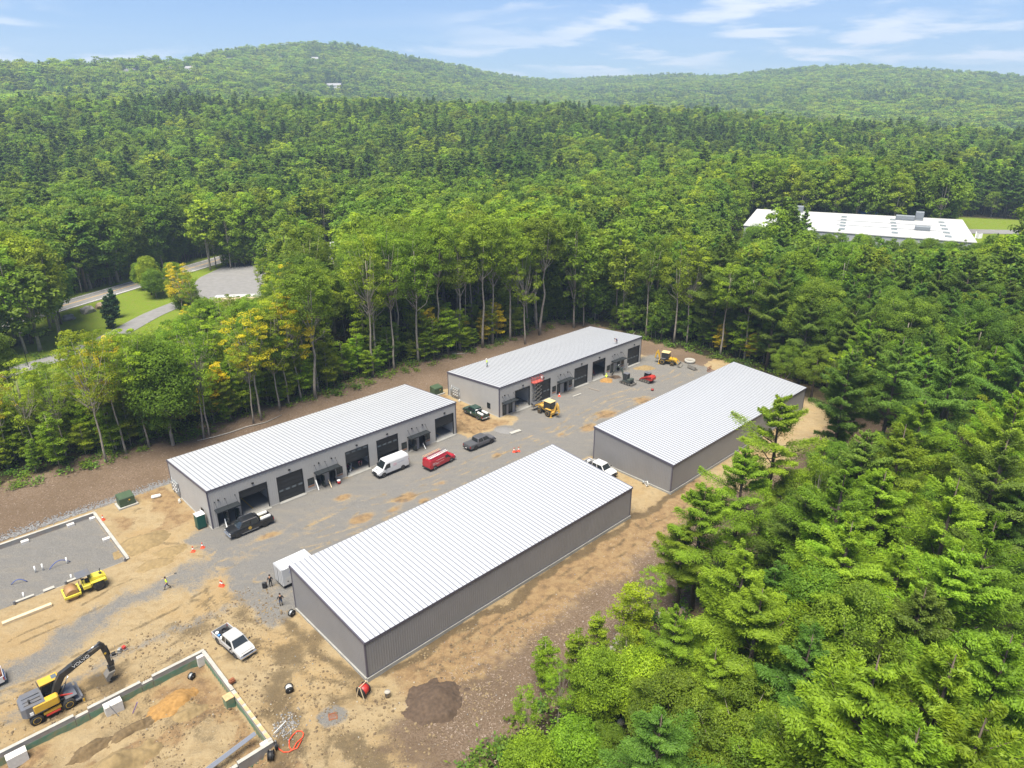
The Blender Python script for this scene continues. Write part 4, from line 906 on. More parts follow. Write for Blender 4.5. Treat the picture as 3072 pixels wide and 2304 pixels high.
def joined(c, t):
    bm = bmesh.new(); bm.from_mesh(c); nf = len(bm.faces); bm.from_mesh(t); bm.faces.ensure_lookup_table()
    for f in bm.faces[nf:]: f.material_index = 1
    me = bpy.data.meshes.new('whole_tree'); bm.to_mesh(me); bm.free(); me.materials.append(c.materials[0]); me.materials.append(t.materials[0]); return me
MIDP = [joined(c, t) for k in ('tall_m', 'oak_m', 'pine_m') for c, t, h in PROTO[k]]; MIDH = [h for k in ('tall_m', 'oak_m', 'pine_m') for c, t, h in PROTO[k]]
limes = recolour(PROTO['tall_m'][0][0], 'leaf_lime'); MIDP.append(joined(limes, PROTO['tall_m'][0][1])); MIDH.append(26)
pts = []
for x, y, g, kd, h, yaw, r, _ in REST:
    k = {'tall': 0, 'lime': 9, 'yellow': 9, 'oak': 3, 'small': 3, 'pine': 6, 'darkpine': 6, 'sapling': 3, 'yellow_sapling': 9}[kd]; k = k + (random.randrange(3) if k < 9 else 0); s = h / MIDH[k]
    w_ = s * random.uniform(.9, 1.2); pts.append((x, y, g - .2, k, w_, s, yaw))
X, Y, r_ = jitter(-700, 700, 60, 820, 6.4, 15); rr = np.hypot(X, Y); ok = in_view(X, Y) & (rr >= 345) & (rr < 760) & ~open_ground(X, Y)
X, Y = X[ok], Y[ok]; Z = height(X, Y); A_ = fbm(X / 55, Y / 55, 3, 71)
for x, y, z, a in zip(X, Y, Z, A_):
    c = random.random(); pine = c < (.75 if a > .5 else .2); k = (6 if pine else (0 if random.random() < .5 else 3)) + random.randrange(3)
    if not pine and random.random() < .16: k = 9
    h = random.choice((14, 18, 20, 22, 25)) * random.uniform(.9, 1.1) * (1.08 if pine else .95); s = h / MIDH[k]; pts.append((x, y, z - .3, k, s * random.uniform(.9, 1.6 if not pine else 1.25), s, random.uniform(0, 6.28)))
instancer('forest', 'dense mixed forest of broadleaf trees and pines beyond the clearing', pts, MIDP)
FARP = [joined(c, t) for k in ('tall_f', 'pine_f') for c, t, h in PROTO[k]]; FARH = [h for k in ('tall_f', 'pine_f') for c, t, h in PROTO[k]]
X, Y, r_ = jitter(-1900, 1950, 380, 2750, 8.0, 25); rr = np.hypot(X, Y); az = np.arctan2(X, Y); ok = (np.abs(az) < R(40)) & (rr >= 760) & (rr < np.interp(az, _DA, _DD) + 130)
X, Y = X[ok], Y[ok]; Z = height(X, Y); A_ = fbm(X / 110, Y / 110, 4, 73); rr = np.hypot(X, Y); pts = []
HOUSE_PX = [((395, 222), 22, 'grey'), ((512, 214), 16, 'white'), ((570, 212), 14, 'white'), ((545, 222), 20, 'grey'), ((1003, 262), 26, 'white'), ((845, 180), 12, 'white'), ((945, 182), 14, 'white'), ((690, 185), 14, 'tan'), ((2990, 262), 16, 'white'), ((2190, 306), 16, 'white')]
def hit(px, py):
    d = np.array(ray(px, py)); t = 700.0
    while t < 3000:
        p = np.array([0, 0, CAM_H]) + d * t
        if hz(p) + 3 > p[2]: return Vector((p[0], p[1], hz(p)))
        t += 4
    return None
HOUSES = [(hit(*p), s, k) for p, s, k in HOUSE_PX]; HOUSES = [q for q in HOUSES if q[0] is not None]
keep = np.ones(len(X), bool)
for p, s, k in HOUSES:
    rad = p.length; ta = math.atan2(p.x, p.y); da = np.abs(np.arctan2(X, Y) - ta) * rad; keep &= ~((da < s * .8) & (rr < rad + 8) & (rr > rad - 75))
X, Y, Z, A_ = X[keep], Y[keep], Z[keep], A_[keep]
for x, y, z, a in zip(X, Y, Z, A_):
    pine = random.random() < (.6 if a > .54 else .10); k = 5 + random.randrange(2) if pine else random.randrange(4) if random.random() < .8 - .5 * (a < .44) else 4
    s = random.choice((10, 14, 17, 20)) * random.uniform(.85, 1.15) / FARH[k]; pts.append((x, y, z - .4, k, s * random.uniform(1.0, 1.9 if not pine else 1.3), s, random.uniform(0, 6.28)))
print('FAR', len(pts), 'TREES', len(TREES), used)
hf = instancer('hill_forest', 'far wooded hills under the skyline', pts, FARP)
# ------------------------------------------------------------------ vehicles
def paint(name, c, rough=.28): mat(name, c, rough, 0.0, .5, var=.02, scale=1.5, coat=.6, dirt=tuple(x * .75 + .03 for x in c), dirt_amt=.22)
paint('paint_black', (.010, .011, .013)); paint('paint_white', (.48, .485, .49)); paint('paint_red', (.36, .008, .018)); paint('paint_grey', (.075, .075, .082)); paint('paint_green', (.012, .040, .028)); paint('paint_silver', (.36, .356, .35))
mat('tyre', (.018, .018, .018), .9, var=.3, scale=4, dirt=(.12, .09, .055), dirt_amt=.4); mat('rim', (.33, .33, .34), .4, .7); mat('rim_white', (.55, .55, .53), .5); mat('rim_yellow', (.55, .34, .03), .5); mat('plastic_black', (.014, .014, .015), .55); mat('chrome', (.6, .61, .63), .18, .9)
mat('car_glass', (.012, .016, .018), .05, spec=.9); mat('lamp_clear', (.6, .61, .62), .15); mat('lamp_red', (.28, .01, .01), .25); mat('lamp_amber', (.6, .2, .02), .3); mat('bed_dark', (.018, .018, .02), .8); mat('gold', (.42, .27, .05), .5); mat('tank_white', (.5, .49, .47), .4); mat('alu', (.5, .51, .52), .35, .8)
mat('decal_white', (.6, .6, .6), .5); mat('decal_grey', (.34, .36, .44), .5); mat('decal_pink', (.45, .06, .14), .5)
WHEELS = {}
def wheel(t, x, y, r, w_, rim='rim', name='wheel'):
    key = (round(r, 3), round(w_, 3), rim)
    if key not in WHEELS:
        a = MB().lathe([(r * .60, -w_ / 2), (r * .93, -w_ / 2), (r, -w_ * .36), (r, w_ * .36), (r * .93, w_ / 2), (r * .60, w_ / 2)], axis='y', seg=20).mesh('wheel', 'tyre')
        b = MB().lathe([(.0, -w_ * .40), (r * .12, -w_ * .47), (r * .2, -w_ * .38), (r * .42, -w_ * .34), (r * .56, -w_ * .52), (r * .60, -w_ * .50), (r * .60, w_ * .50), (r * .56, w_ * .52), (r * .42, w_ * .34), (r * .2, w_ * .38), (r * .12, w_ * .47), (0, w_ * .4)], axis='y', seg=16).mesh('rim', rim); WHEELS[key] = (a, b)
    a, b = WHEELS[key]; o = link(name, a, t, (x, y, r)); link('rim', b, o); return o
def quad_on(mb, c, m0, m1, n0, n1, off):
    """inset patch of a quad face c (bl, br, tr, tl) between fractions m (across) and n (up), lifted along the normal"""
    c = [Vector(q) for q in c]; nn = (c[1] - c[0]).cross(c[3] - c[0]).normalized()
    P = lambda a, b: tuple((c[0].lerp(c[1], a)).lerp(c[3].lerp(c[2], a), b) + nn * off)
    mb.quad(P(m0, n0), P(m1, n0), P(m1, n1), P(m0, n1))
def greenhouse(t, x0b, x1b, x0t, x1t, wb, wt, z0, z1, pnt, split=(.0, .48, 1.0), name='cab'):
    r = .07; ring = lambda xa, xb, w_, z: [(xa, -w_ + r, z), (xa + r, -w_, z), (xb - r, -w_, z), (xb, -w_ + r, z), (xb, w_ - r, z), (xb - r, w_, z), (xa + r, w_, z), (xa, w_ - r, z)]
    zc = z1 - .07
    o = MB().loft([ring(x0b, x1b, wb, z0), ring(x0t - .03, x1t + .06, wt + .02, zc), ring(x0t + .05, x1t - .06, wt - .06, z1)]).build(name, pnt, t)
    kx = lambda z: (z - z0) / (zc - z0)
    L0, L1 = (x0b, wb), (x0t - .03, wt + .02); F0, F1 = (x1b, wb), (x1t + .06, wt + .02)
    g = MB(); quad_on(g, [(F0[0], -F0[1] + .06, z0), (F0[0], F0[1] - .06, z0), (F1[0], F1[1] - .06, zc), (F1[0], -F1[1] + .06, zc)], .03, .97, .06, .95, .012); g.build('windshield', 'car_glass', o)
    g = MB(); quad_on(g, [(L0[0], L0[1] - .08, z0), (L0[0], -L0[1] + .08, z0), (L1[0], -L1[1] + .08, zc), (L1[0], L1[1] - .08, zc)], .06, .94, .14, .88, .012); g.build('rear_window', 'car_glass', o)
    for s in (-1, 1):
        A_ = (x0b + r, s * wb, z0); B_ = (x1b - r, s * wb, z0); C_ = (x1t, s * (wt + .02), zc); D_ = (x0t + .04, s * (wt + .02), zc)
        for a, b in zip(split[:-1], split[1:]):
            g = MB(); q = [A_, B_, C_, D_] if s < 0 else [B_, A_, D_, C_]; m0, m1 = (a + .03, b - .03) if s < 0 else (1 - b + .03, 1 - a - .03)
            quad_on(g, q, m0, m1, .12, .9, .012); g.build('side_window', 'car_glass', o)
    return o
def arch(mb, x, y, r, s):
    n = 12; pts = []
    for k in range(n + 1):
        a = math.pi * k / n; pts.append((x + math.cos(a) * r, r * .98 + math.sin(a) * r * 1.02))
    poly = pts + [(x - r, .34), (x + r, .34)]
    k = len(poly); mb.add([(p[0], y, p[1]) for p in poly], [tuple(range(k))])
def pickup(label, u, v, head, pnt, L_=5.9, W=2.02, H=1.92, bed=1.75, cab='crew', cover=False, chrome_front=True, group=None, rimm='rim', loc=None):
    t = empty('pickup_truck', loc or S(u, v, hz(S(u, v)) + .01), YAW + R(head), label, 'pickup truck', group); hw = W / 2
    xf, xr = L_ / 2, -L_ / 2; xb = xr + bed; xh = xf - 1.52; zb, zs = .42, 1.12 * H / 1.92   # shoulder height
    R_ = lambda x, w_, z0, zt, e=.05: [(x, -w_ + e, z0), (x, -w_, z0 + .12), (x, -w_, zt - .16), (x, -w_ + .06, zt), (x, w_ - .06, zt), (x, w_, zt - .16), (x, w_, z0 + .12), (x, w_ - e, z0)]
    bd = MB().loft([R_(xb, hw, zb, zs), R_(xh + .25, hw, zb, zs), R_(xh + .5, hw, zb, zs + .02), R_(xf - .5, hw - .01, zb, zs - .03), R_(xf - .12, hw - .05, zb + .05, zs - .12), R_(xf, hw - .16, zb + .12, zs - .2)]).build('body', pnt, t)
    MB().box(xr + .1, xf - .25, -hw + .25, hw - .25, .3, .5).build('chassis', 'plastic_black', t)
    # hood panel and fenders
    MB().loft([[(xh + .1, -hw + .22, zs + .005), (xh + .1, hw - .22, zs + .005), (xh + .1, hw - .3, zs + .06), (xh + .1, -hw + .3, zs + .06)], [(xf - .16, -hw + .3, zs - .1), (xf - .16, hw - .3, zs - .1), (xf - .16, hw - .36, zs - .05), (xf - .16, -hw + .36, zs - .05)]]).build('hood', pnt, t)
    # bed: walls, floor, tailgate
    th = .09; zt = zs + .02
    bm_ = MB().box(xr + .06, xb - .02, -hw, -hw + th, zb + .02, zt).box(xr + .06, xb - .02, hw - th, hw, zb + .02, zt).box(xb - .08, xb - .02, -hw + th, hw - th, zb + .1, zt)
    bm_.build('bed', pnt, t); MB().box(xr + .07, xb - .09, -hw + th + .005, hw - th - .005, .6, .68).build('bed_floor', 'bed_dark', t)
    MB().box(xr, xr + .06, -hw + .02, hw - .02, zb + .12, zt, bev=.015).build('tailgate', pnt, t)
    if cover: MB().box(xr + .04, xb - .05, -hw + .05, hw - .05, zt + .004, zt + .05, bev=.02).build('bed_cover', 'paint_grey' if pnt == 'paint_grey' else 'plastic_black', t)
    MB().box(xr - .14, xr, -hw + .08, hw - .08, .48, .68, bev=.03).build('rear_bumper', 'chrome' if not cover else 'plastic_black', t)
    MB().box(xf - .1, xf + .12, -hw + .04, hw - .04, .44, .70, bev=.05).build('front_bumper', 'chrome' if chrome_front else 'plastic_black', t)
    MB().box(xf - .06, xf + .03, -hw + .42, hw - .42, .72, zs - .2, bev=.02).build('grille', 'chrome' if pnt == 'paint_black' else 'plastic_black', t)
    for s in (-1, 1):
        MB().box(xf - .16, xf - .01, min(s * (hw - .42), s * (hw - .13)), max(s * (hw - .42), s * (hw - .13)), .76, zs - .17, bev=.02).build('headlight', 'lamp_clear', t)
        MB().box(xr - .012, xr + .1, min(s * (hw - .16), s * (hw + .006)), max(s * (hw - .16), s * (hw + .006)), zs - .42, zs - .06).build('taillight', 'lamp_red', t)
        xm = xh - .02; MB().box(xm, xm + .1, min(s * (hw + .05), s * (hw + .26)), max(s * (hw + .05), s * (hw + .26)), zs + .04, zs + .24, bev=.02).bar((xm + .05, s * (hw - .04), zs + .08), (xm + .05, s * (hw + .1), zs + .1), .05).build('mirror', 'plastic_black', t)
        MB().box(xb + .25, xh - .05, min(s * (hw - .1), s * (hw + .06)), max(s * (hw - .1), s * (hw + .06)), .40, .45).build('running_board', 'chrome' if pnt == 'paint_black' else 'plastic_black', t)
        am = MB()
        for x in (xf - 1.02, xr + 1.22 * L_ / 5.9): arch(am, x, s * (hw + .004), .47, s)
        am.build('wheel_arch', 'plastic_black', t)
        for k in range(2 if cab == 'crew' else 1): MB().box(xb + .18 + k * .98, xb + .36 + k * .98, min(s * hw, s * (hw + .02)), max(s * hw, s * (hw + .02)), zs - .2, zs - .16).build('door_handle', 'plastic_black', t)
    for x in (xf - 1.02, xr + 1.22 * L_ / 5.9):
        for s in (-1, 1): wheel(t, x, s * (hw - .125), .40, .28, rimm)
    MB().box(xr - .155, xr - .142, -.15, .15, .52, .66).build('number_plate', 'white_paint', t)
    greenhouse(t, xb + .0, xh + .28, xb + .16, xh - .42, hw - .05, hw - .24, zs - .02, H, pnt, (0, .46, 1) if cab == 'crew' else (0, .36, 1))
    return t, dict(xf=xf, xr=xr, xb=xb, xh=xh, hw=hw, zs=zs, H=H)
def tank(parent, x0, x1, y, z, r, m='tank_white', name='tank'):
    MB().lathe([(r * .25, x0), (r * .8, x0 + .05), (r, x0 + .16), (r, x1 - .16), (r * .8, x1 - .05), (r * .25, x1)], (0, y, z), 'x', 14).build(name, m, parent)
mat('hose_yellow', (.5, .42, .12), .7); mat('rust', (.20, .07, .03), .8); mat('blue_lid', (.06, .2, .5), .5)
# black pickup with the gold door emblem and tanks in its bed
t, k = pickup('black pickup with gold door emblem and white tanks in its bed', 3.75, -3.55, 180, 'paint_black', 6.25, 2.05, 1.98, 2.05, rimm='plastic_black')
for y in (-.58, .58): tank(t, k['xr'] + .2, k['xb'] - .25, y, 1.28, .26)
MB().tube([(k['xr'] + .3, 0, 1.0), (k['xr'] + .8, .12, 1.12), (k['xb'] - .5, -.1, 1.1), (k['xb'] - .35, .12, 1.05)], .12, 8).build('yellow_hose', 'hose_yellow', t)
MB().box(k['xb'] - .24, k['xb'] - .12, -.7, .7, 1.1, 1.75).box(k['xb'] + .02, k['xb'] + .3, -.35, .35, 2.0, 2.12).build('pump_rack', 'plastic_black', t)
for s in (-1, 1):
    MB().lathe([(.25, s * (k['hw'] + .012)), (.25, s * (k['hw'] + .016))], (.35, 0, .86), 'y', 18).build('door_emblem', 'gold', t)
    MB().bar((k['xb'] + .25, s * .74, 2.0), (k['xh'] - .5, s * .74, 2.0), .05).build('roof_rail', 'chrome', t)
t, k = pickup('dark green pickup with white tanks and silver roll bar on yellow sand', 51.55, 3.3, 88, 'paint_green', 5.9, 2.0, 1.9, 2.1, cab='ext', rimm='rim_white')
for y in (-.55, .55): tank(t, k['xr'] + .1, k['xb'] - .35, y, 1.22, .25)
MB().tube([(k['xb'] - .2, -.9, 1.1), (k['xb'] - .2, -.85, 1.72), (k['xb'] - .2, .85, 1.72), (k['xb'] - .2, .9, 1.1)], .05, 8).build('roll_bar', 'chrome', t)
MB().box(k['xr'] + .25, k['xb'] - .5, -.25, .25, .7, 1.05).build('pump_box', 'plastic_black', t)
for s in (-1, 1): MB().lathe([(.2, s * (k['hw'] + .012)), (.2, s * (k['hw'] + .016))], (.3, 0, .84), 'y', 16).build('door_emblem', 'decal_white', t)
pickup('charcoal grey pickup with a covered bed', 43.9, -6.45, 0, 'paint_grey', 5.85, 2.0, 1.9, 1.8, cover=True, chrome_front=False, rimm='plastic_black')
t, k = pickup('silver pickup with buckets and hoses in its bed', -7.5, -24.1, -83, 'paint_silver', 5.75, 1.98, 1.86, 2.0, cab='ext')
for (x, y, r, h, m_) in ((-.3, -.7, .17, .32, 'white_paint'), (-1.0, -.68, .15, .3, 'blue_lid'), (-1.6, -.62, .18, .35, 'white_paint'), (-1.1, .1, .2, .3, 'bed_dark'), (-.6, .5, .16, .28, 'rust')): MB().lathe([(r * .85, .68), (r, .68 + h), (r * .9, .69 + h), (0, .69 + h)], (k['xb'] - .2 + x * .8, y * .9, .0), 'z', 14).build('bucket', m_, t)
for a in range(3): MB().tube([(k['xr'] + .7 + .33 * math.cos(q / 10 * 6.28), .25 + .33 * math.sin(q / 10 * 6.28), .78 + a * .09) for q in range(11)], .045, 6).build('hose_coil', 'plastic_black', t)
t, k = pickup('white pickup parked between the two dark buildings', 51.5, -26.9, -90, 'paint_white', 5.9, 2.0, 1.9, 2.0, chrome_front=False)
for (x, y, m_) in ((.3, .3, 'white_paint'), (.9, -.3, 'plastic_black'), (1.3, .4, 'rust'), (.6, -.6, 'white_paint')): MB().box(k['xr'] + x, k['xr'] + x + .42, y - .2, y + .2, .68, 1.12, bev=.04).build('tool_crate', m_, t)
t, k = pickup('white pickup with a log of brown material in its bed beside the digger', -29.6, -12.2, 178, 'paint_white', 5.9, 2.0, 1.9, 2.0)
MB().tube([(k['xr'] + .25, -.6, 1.0), (k['xr'] + .3, .6, 1.02)], .24, 10).build('brown_bundle', 'rust', t)

def van_body(t, prof, hw, pnt, name='body', tum=.1):
    """loft along x; prof: list of (x, z bottom, z top, half-width factor)"""
    rings = []
    for x, z0, z1, k in prof:
        w_ = hw * k; h = z1 - z0; tk = tum * min(1, h / 1.6)
        rings.append([(x, -w_ + .06, z0), (x, -w_, z0 + .1), (x, -w_, z0 + h * .45), (x, -w_ + tk * .6, z0 + h * .86), (x, -w_ + tk + .12, z1), (x, w_ - tk - .12, z1), (x, w_ - tk * .6, z0 + h * .86), (x, w_, z0 + h * .45), (x, w_, z0 + .1), (x, w_ - .06, z0)])
    return MB().loft(rings).build(name, pnt, t)
def lettering(t, x0, x1, y, z, h, m_, seed, s):
    """a line of small illegible sign-writing marks on a body side"""
    r = random.Random(seed); mb = MB(); x = x0
    while x < x1:
        w_ = r.uniform(.03, .09); mb.box(x, min(x + w_, x1), min(y, y + s * .004), max(y, y + s * .004), z + r.uniform(0, h * .2), z + h * r.uniform(.7, 1)); x += w_ + r.uniform(.015, .05)
    mb.build('sign_writing', m_, t)
# white panel van
t = empty('panel_van', S(27.4, -3.45, 0.02), YAW + R(180), 'white panel van with a small pink logo on its side', 'van'); hw = 1.02
van_body(t, [(-2.98, .42, 2.42, .97), (-2.9, .38, 2.5, 1), (1.0, .38, 2.52, 1), (1.25, .38, 2.46, 1), (1.98, .38, 1.42, .99), (2.15, .38, 1.33, .98), (2.75, .42, 1.08, .93), (2.92, .5, .9, .82)], hw, 'paint_white')
MB().box(-2.95, 2.6, -hw - .012, hw + .012, .36, .56).build('side_cladding', 'plastic_black', t); MB().box(2.62, 2.98, -hw + .08, hw - .08, .36, .72, bev=.06).build('front_bumper', 'plastic_black', t); MB().box(-3.08, -2.95, -hw + .04, hw - .04, .40, .62, bev=.03).build('rear_bumper', 'plastic_black', t)
MB().box(2.86, 2.96, -.5, .5, .74, .98, bev=.02).build('grille', 'plastic_black', t)
g = MB(); quad_on(g, [(1.99, -.88, 1.42), (1.99, .88, 1.42), (1.24, .74, 2.44), (1.24, -.74, 2.44)], .02, .98, .03, .93, .02); g.build('windshield', 'car_glass', t)
for s in (-1, 1):
    y = s * (hw + .004); q = [(.62, y - s * .005, 1.36), (1.86, y - s * .005, 1.36), (1.36, s * (hw - .055), 2.08), (.62, s * (hw - .055), 2.12)]; MB().quad(*[(a, b + s * .01, c) for a, b, c in q]).build('side_window', 'car_glass', t)
    MB().box(1.55, 1.68, min(s * (hw + .05), s * (hw + .28)), max(s * (hw + .05), s * (hw + .28)), 1.35, 1.72, bev=.03).bar((1.6, s * (hw - .06), 1.4), (1.6, s * (hw + .1), 1.45), .06).build('mirror', 'plastic_black', t)
    MB().box(2.5, 2.84, min(s * .6, s * .9), max(s * .6, s * .9), .92, 1.08, bev=.03).build('headlight', 'lamp_clear', t); MB().box(-2.995, -2.9, min(s * .84, s * 1.0), max(s * .84, s * 1.0), 1.0, 1.7).build('taillight', 'lamp_red', t)
    lg = MB()
    for a in range(3): lg.bar((.05 - a * .22, s * (hw - .02), 1.62), (-.1 - a * .22, s * (hw - .025), 1.82 - .03 * a), .045, .006).bar((-.1 - a * .22, s * (hw - .025), 1.82 - .03 * a), (-.25 - a * .22, s * (hw - .02), 1.62), .045, .006)
    lg.build('logo', 'decal_pink', t); lettering(t, -2.1, -.75, s * (hw - .012), 1.6, .2, 'decal_grey', 3, s); lettering(t, -.55, .1, s * (hw + .004), 1.42, .09, 'decal_pink', 4, s)
    am = MB(); arch(am, 1.92, s * (hw + .015), .45, s); arch(am, -1.72, s * (hw + .015), .45, s); am.build('wheel_arch', 'plastic_black', t)
for x in (1.92, -1.72):
    for s in (-1, 1): wheel(t, x, s * (hw - .11), .37, .26, 'rim')
for y in (-.2, .15): MB().box(2.35, 2.55, y, y + .16, 1.21, 1.25).build('hood_vent', 'plastic_black', t)
# red service van with ladders
t = empty('service_van', S(34.5, -7.05, 0.02), YAW + R(5), 'red service van carrying white ladders on its roof rack', 'van'); hw = 1.0
van_body(t, [(-2.75, .45, 1.98, .96), (-2.65, .40, 2.1, 1), (.75, .40, 2.12, 1), (.95, .40, 2.08, 1), (1.72, .40, 1.36, 1), (1.85, .40, 1.26, .99), (2.7, .42, 1.08, .96), (2.85, .5, .95, .88)], hw, 'paint_red', tum=.13)
g = MB(); quad_on(g, [(1.73, -.84, 1.38), (1.73, .84, 1.38), (.96, .70, 2.05), (.96, -.70, 2.05)], .02, .98, .04, .95, .02); g.build('windshield', 'car_glass', t)
for s in (-1, 1):
    MB().quad(*[(a, s * b, c) for a, b, c in ((.55, hw + .008, 1.32), (1.5, hw + .008, 1.3), (1.05, hw - .075, 1.82), (.55, hw - .08, 1.84))]).build('side_window', 'car_glass', t)
    MB().box(1.35, 1.47, min(s * (hw + .05), s * (hw + .25)), max(s * (hw + .05), s * (hw + .25)), 1.22, 1.5, bev=.03).bar((1.41, s * (hw - .05), 1.25), (1.41, s * (hw + .1), 1.3), .05).build('mirror', 'plastic_black', t)
    MB().box(2.66, 2.86, min(s * .55, s * .86), max(s * .55, s * .86), .76, .98, bev=.02).build('headlight', 'lamp_clear', t); MB().box(-2.77, -2.66, min(s * .8, s * .97), max(s * .8, s * .97), .8, 1.15).build('taillight', 'lamp_red', t)
    lettering(t, -1.4, .35, s * (hw - .045), 1.42, .24, 'decal_white', 7, s); lettering(t, -2.2, .2, s * (hw + .005), 1.12, .08, 'decal_white', 8, s); lettering(t, -2.25, -.9, s * (hw + .005), .96, .08, 'decal_white', 9, s); lettering(t, -2.3, -1.5, s * (hw + .004), 1.28, .1, 'decal_white', 10, s)
    am = MB(); arch(am, 1.88, s * (hw + .003), .43, s); arch(am, -1.78, s * (hw + .003), .43, s); am.build('wheel_arch', 'plastic_black', t)
for x in (1.88, -1.78):
    for s in (-1, 1): wheel(t, x, s * (hw - .11), .37, .25, 'rim_white')
MB().box(-2.9, -2.72, -hw + .05, hw - .05, .42, .6, bev=.03).build('rear_bumper', 'plastic_black', t); MB().box(2.7, 2.98, -hw + .06, hw - .06, .42, .64, bev=.05).build('front_bumper', 'plastic_black', t); MB().box(2.8, 2.9, -.5, .5, .7, .95).build('grille', 'plastic_black', t)
for y in (-.45, .45): MB().quad((-2.7, y - .3, 1.3), (-2.7, y + .3, 1.3), (-2.68, y + .28, 1.62), (-2.68, y - .28, 1.62)).build('rear_window', 'decal_grey', t)
rk = MB()
for x in (-2.3, -.8, .6): rk.bar((x, -.85, 2.28), (x, .85, 2.28), .06)
for x in (-2.3, -.8, .6):
    for s in (-1, 1): rk.bar((x, s * .8, 2.05), (x, s * .82, 2.28), .05)
rk.build('roof_rack', 'alu', t)
def ladder(name, parent, x0, x1, y, z, w_, m_, loc=None, rot=None):
    mb = MB()
    for s in (-1, 1): mb.box(x0, x1, y + s * w_ / 2 - .025, y + s * w_ / 2 + .025, z, z + .08)
    n = int((x1 - x0) / .32)
    for i in range(n): mb.box(x0 + .15 + i * .32, x0 + .19 + i * .32, y - w_ / 2, y + w_ / 2, z + .02, z + .055)
    return mb.build(name, m_, parent)
mat('fibreglass', (.55, .35, .22), .6)
ladder('ladder', t, -2.9, 1.3, -.55, 2.32, .42, 'white_paint'); ladder('ladder', t, -2.7, 1.6, .02, 2.32, .42, 'alu'); ladder('ladder', t, -2.9, .9, .55, 2.32, .4, 'fibreglass')
MB().tube([(-2.6, -.82, 2.38), (1.0, -.82, 2.38)], .07, 10).build('conduit_tube', 'white_paint', t)
# white box trailer
t = empty('box_trailer', S(4.2, -18.1, 0.02), YAW, 'white enclosed box trailer beside the dark building', 'trailer'); hw = 1.1
MB().box(-3.35, .9, -hw, hw, .55, 2.92, bev=.05).build('box_body', 'paint_white', t); MB().box(-3.3, .85, -hw + .1, hw - .1, .38, .56).build('chassis', 'plastic_black', t)
for x in (-3.3, -1.6, .5): MB().box(x, x + .09, -hw - .012, hw + .012, 2.85, 2.945).build('roof_strap', 'steel', t)
for x in (-3.365,): 
    for y in (-.95, -.5, .05, .5, .95): MB().box(x - .02, x, y - .025, y + .025, .62, 2.8).build('rear_door_rib', 'steel', t)
MB().box(-3.42, -3.36, -.06, .06, .6, 2.8).build('rear_door_bar', 'steel', t)
MB().box(-2.95, -1.9, -hw - .012, -hw + .01, .62, 1.62).build('side_hatch', 'tank_white', t); MB().box(-1.75, -.9, -hw - .012, -hw + .01, 1.15, 1.62).build('side_hatch', 'tank_white', t); MB().box(-2.75, -2.62, -hw - .03, -hw - .012, 1.0, 1.12).build('latch', 'plastic_black', t)
MB().quad((-2.5, -hw - .006, 2.22), (-2.25, -hw - .006, 1.98), (-2.0, -hw - .006, 2.22), (-2.25, -hw - .006, 2.46)).build('diamond_logo', 'decal_grey', t); lettering(t, -1.85, -.7, -hw - .004, 2.15, .14, 'decal_grey', 13, -1); lettering(t, -1.6, -.6, -hw - .004, 1.8, .1, 'decal_grey', 14, -1)
for x in (-1.75, -.9):
    for s in (-1, 1): wheel(t, x, s * (hw + .02), .36, .22, 'rim_white')
MB().bar((.9, -.5, .46), (2.05, 0, .46), .09).bar((.9, .5, .46), (2.05, 0, .46), .09).build('drawbar', 'plastic_black', t)
MB().lathe([(.2, 2.92), (.2, 3.0), (.0, 3.0)], (-1.9, .2, 0), 'z', 12).build('roof_vent', 'tank_white', t)
# ------------------------------------------------------------------ construction machines
def mach(name, c, rough=.45): mat(name, c, rough, 0, .5, var=.06, scale=2, dirt=(.2, .15, .08), dirt_amt=.35)
mach('machine_yellow', (.52, .31, .025)); mach('machine_gold', (.50, .30, .06)); mach('roller_yellow', (.60, .50, .05)); mach('machine_grey', (.10, .105, .12)); mach('machine_dark', (.018, .02, .022)); mach('machine_red', (.38, .025, .02)); mach('machine_green', (.035, .05, .045)); mach('worn_steel', (.16, .15, .135), .5); mach('track_rubber', (.03, .03, .03), .9); mach('drum_rust', (.27, .15, .06), .6); mat('lift_red', (.45, .09, .07), .5)
mat('cream_roof', (.55, .42, .2), .5)
def boom(t, pts, w_, hts, m_, name):
    """box-section boom through side-view points (x, z) with the given depths"""
    rings = []
    for i, (x, z) in enumerate(pts):
        a = Vector(pts[max(i - 1, 0)]); b = Vector(pts[min(i + 1, len(pts) - 1)]); d = (b - a).normalized(); n = Vector((-d.y, d.x)); h = hts[i] / 2
        rings.append([(x + n.x * h, -w_ / 2, z + n.y * h), (x + n.x * h, w_ / 2, z + n.y * h), (x - n.x * h, w_ / 2, z - n.y * h), (x - n.x * h, -w_ / 2, z - n.y * h)])
    return MB().loft(rings).build(name, m_, t)
def cylinder_(t, a, b, r, y=0.0):
    a, b = Vector((a[0], y, a[1])), Vector((b[0], y, b[1])); m_ = a.lerp(b, .58); o = MB().tube([a, m_], r, 8).build('hydraulic_cylinder', 'machine_dark', t); MB().tube([m_, b], r * .55, 8).build('piston_rod', 'chrome', o); return o
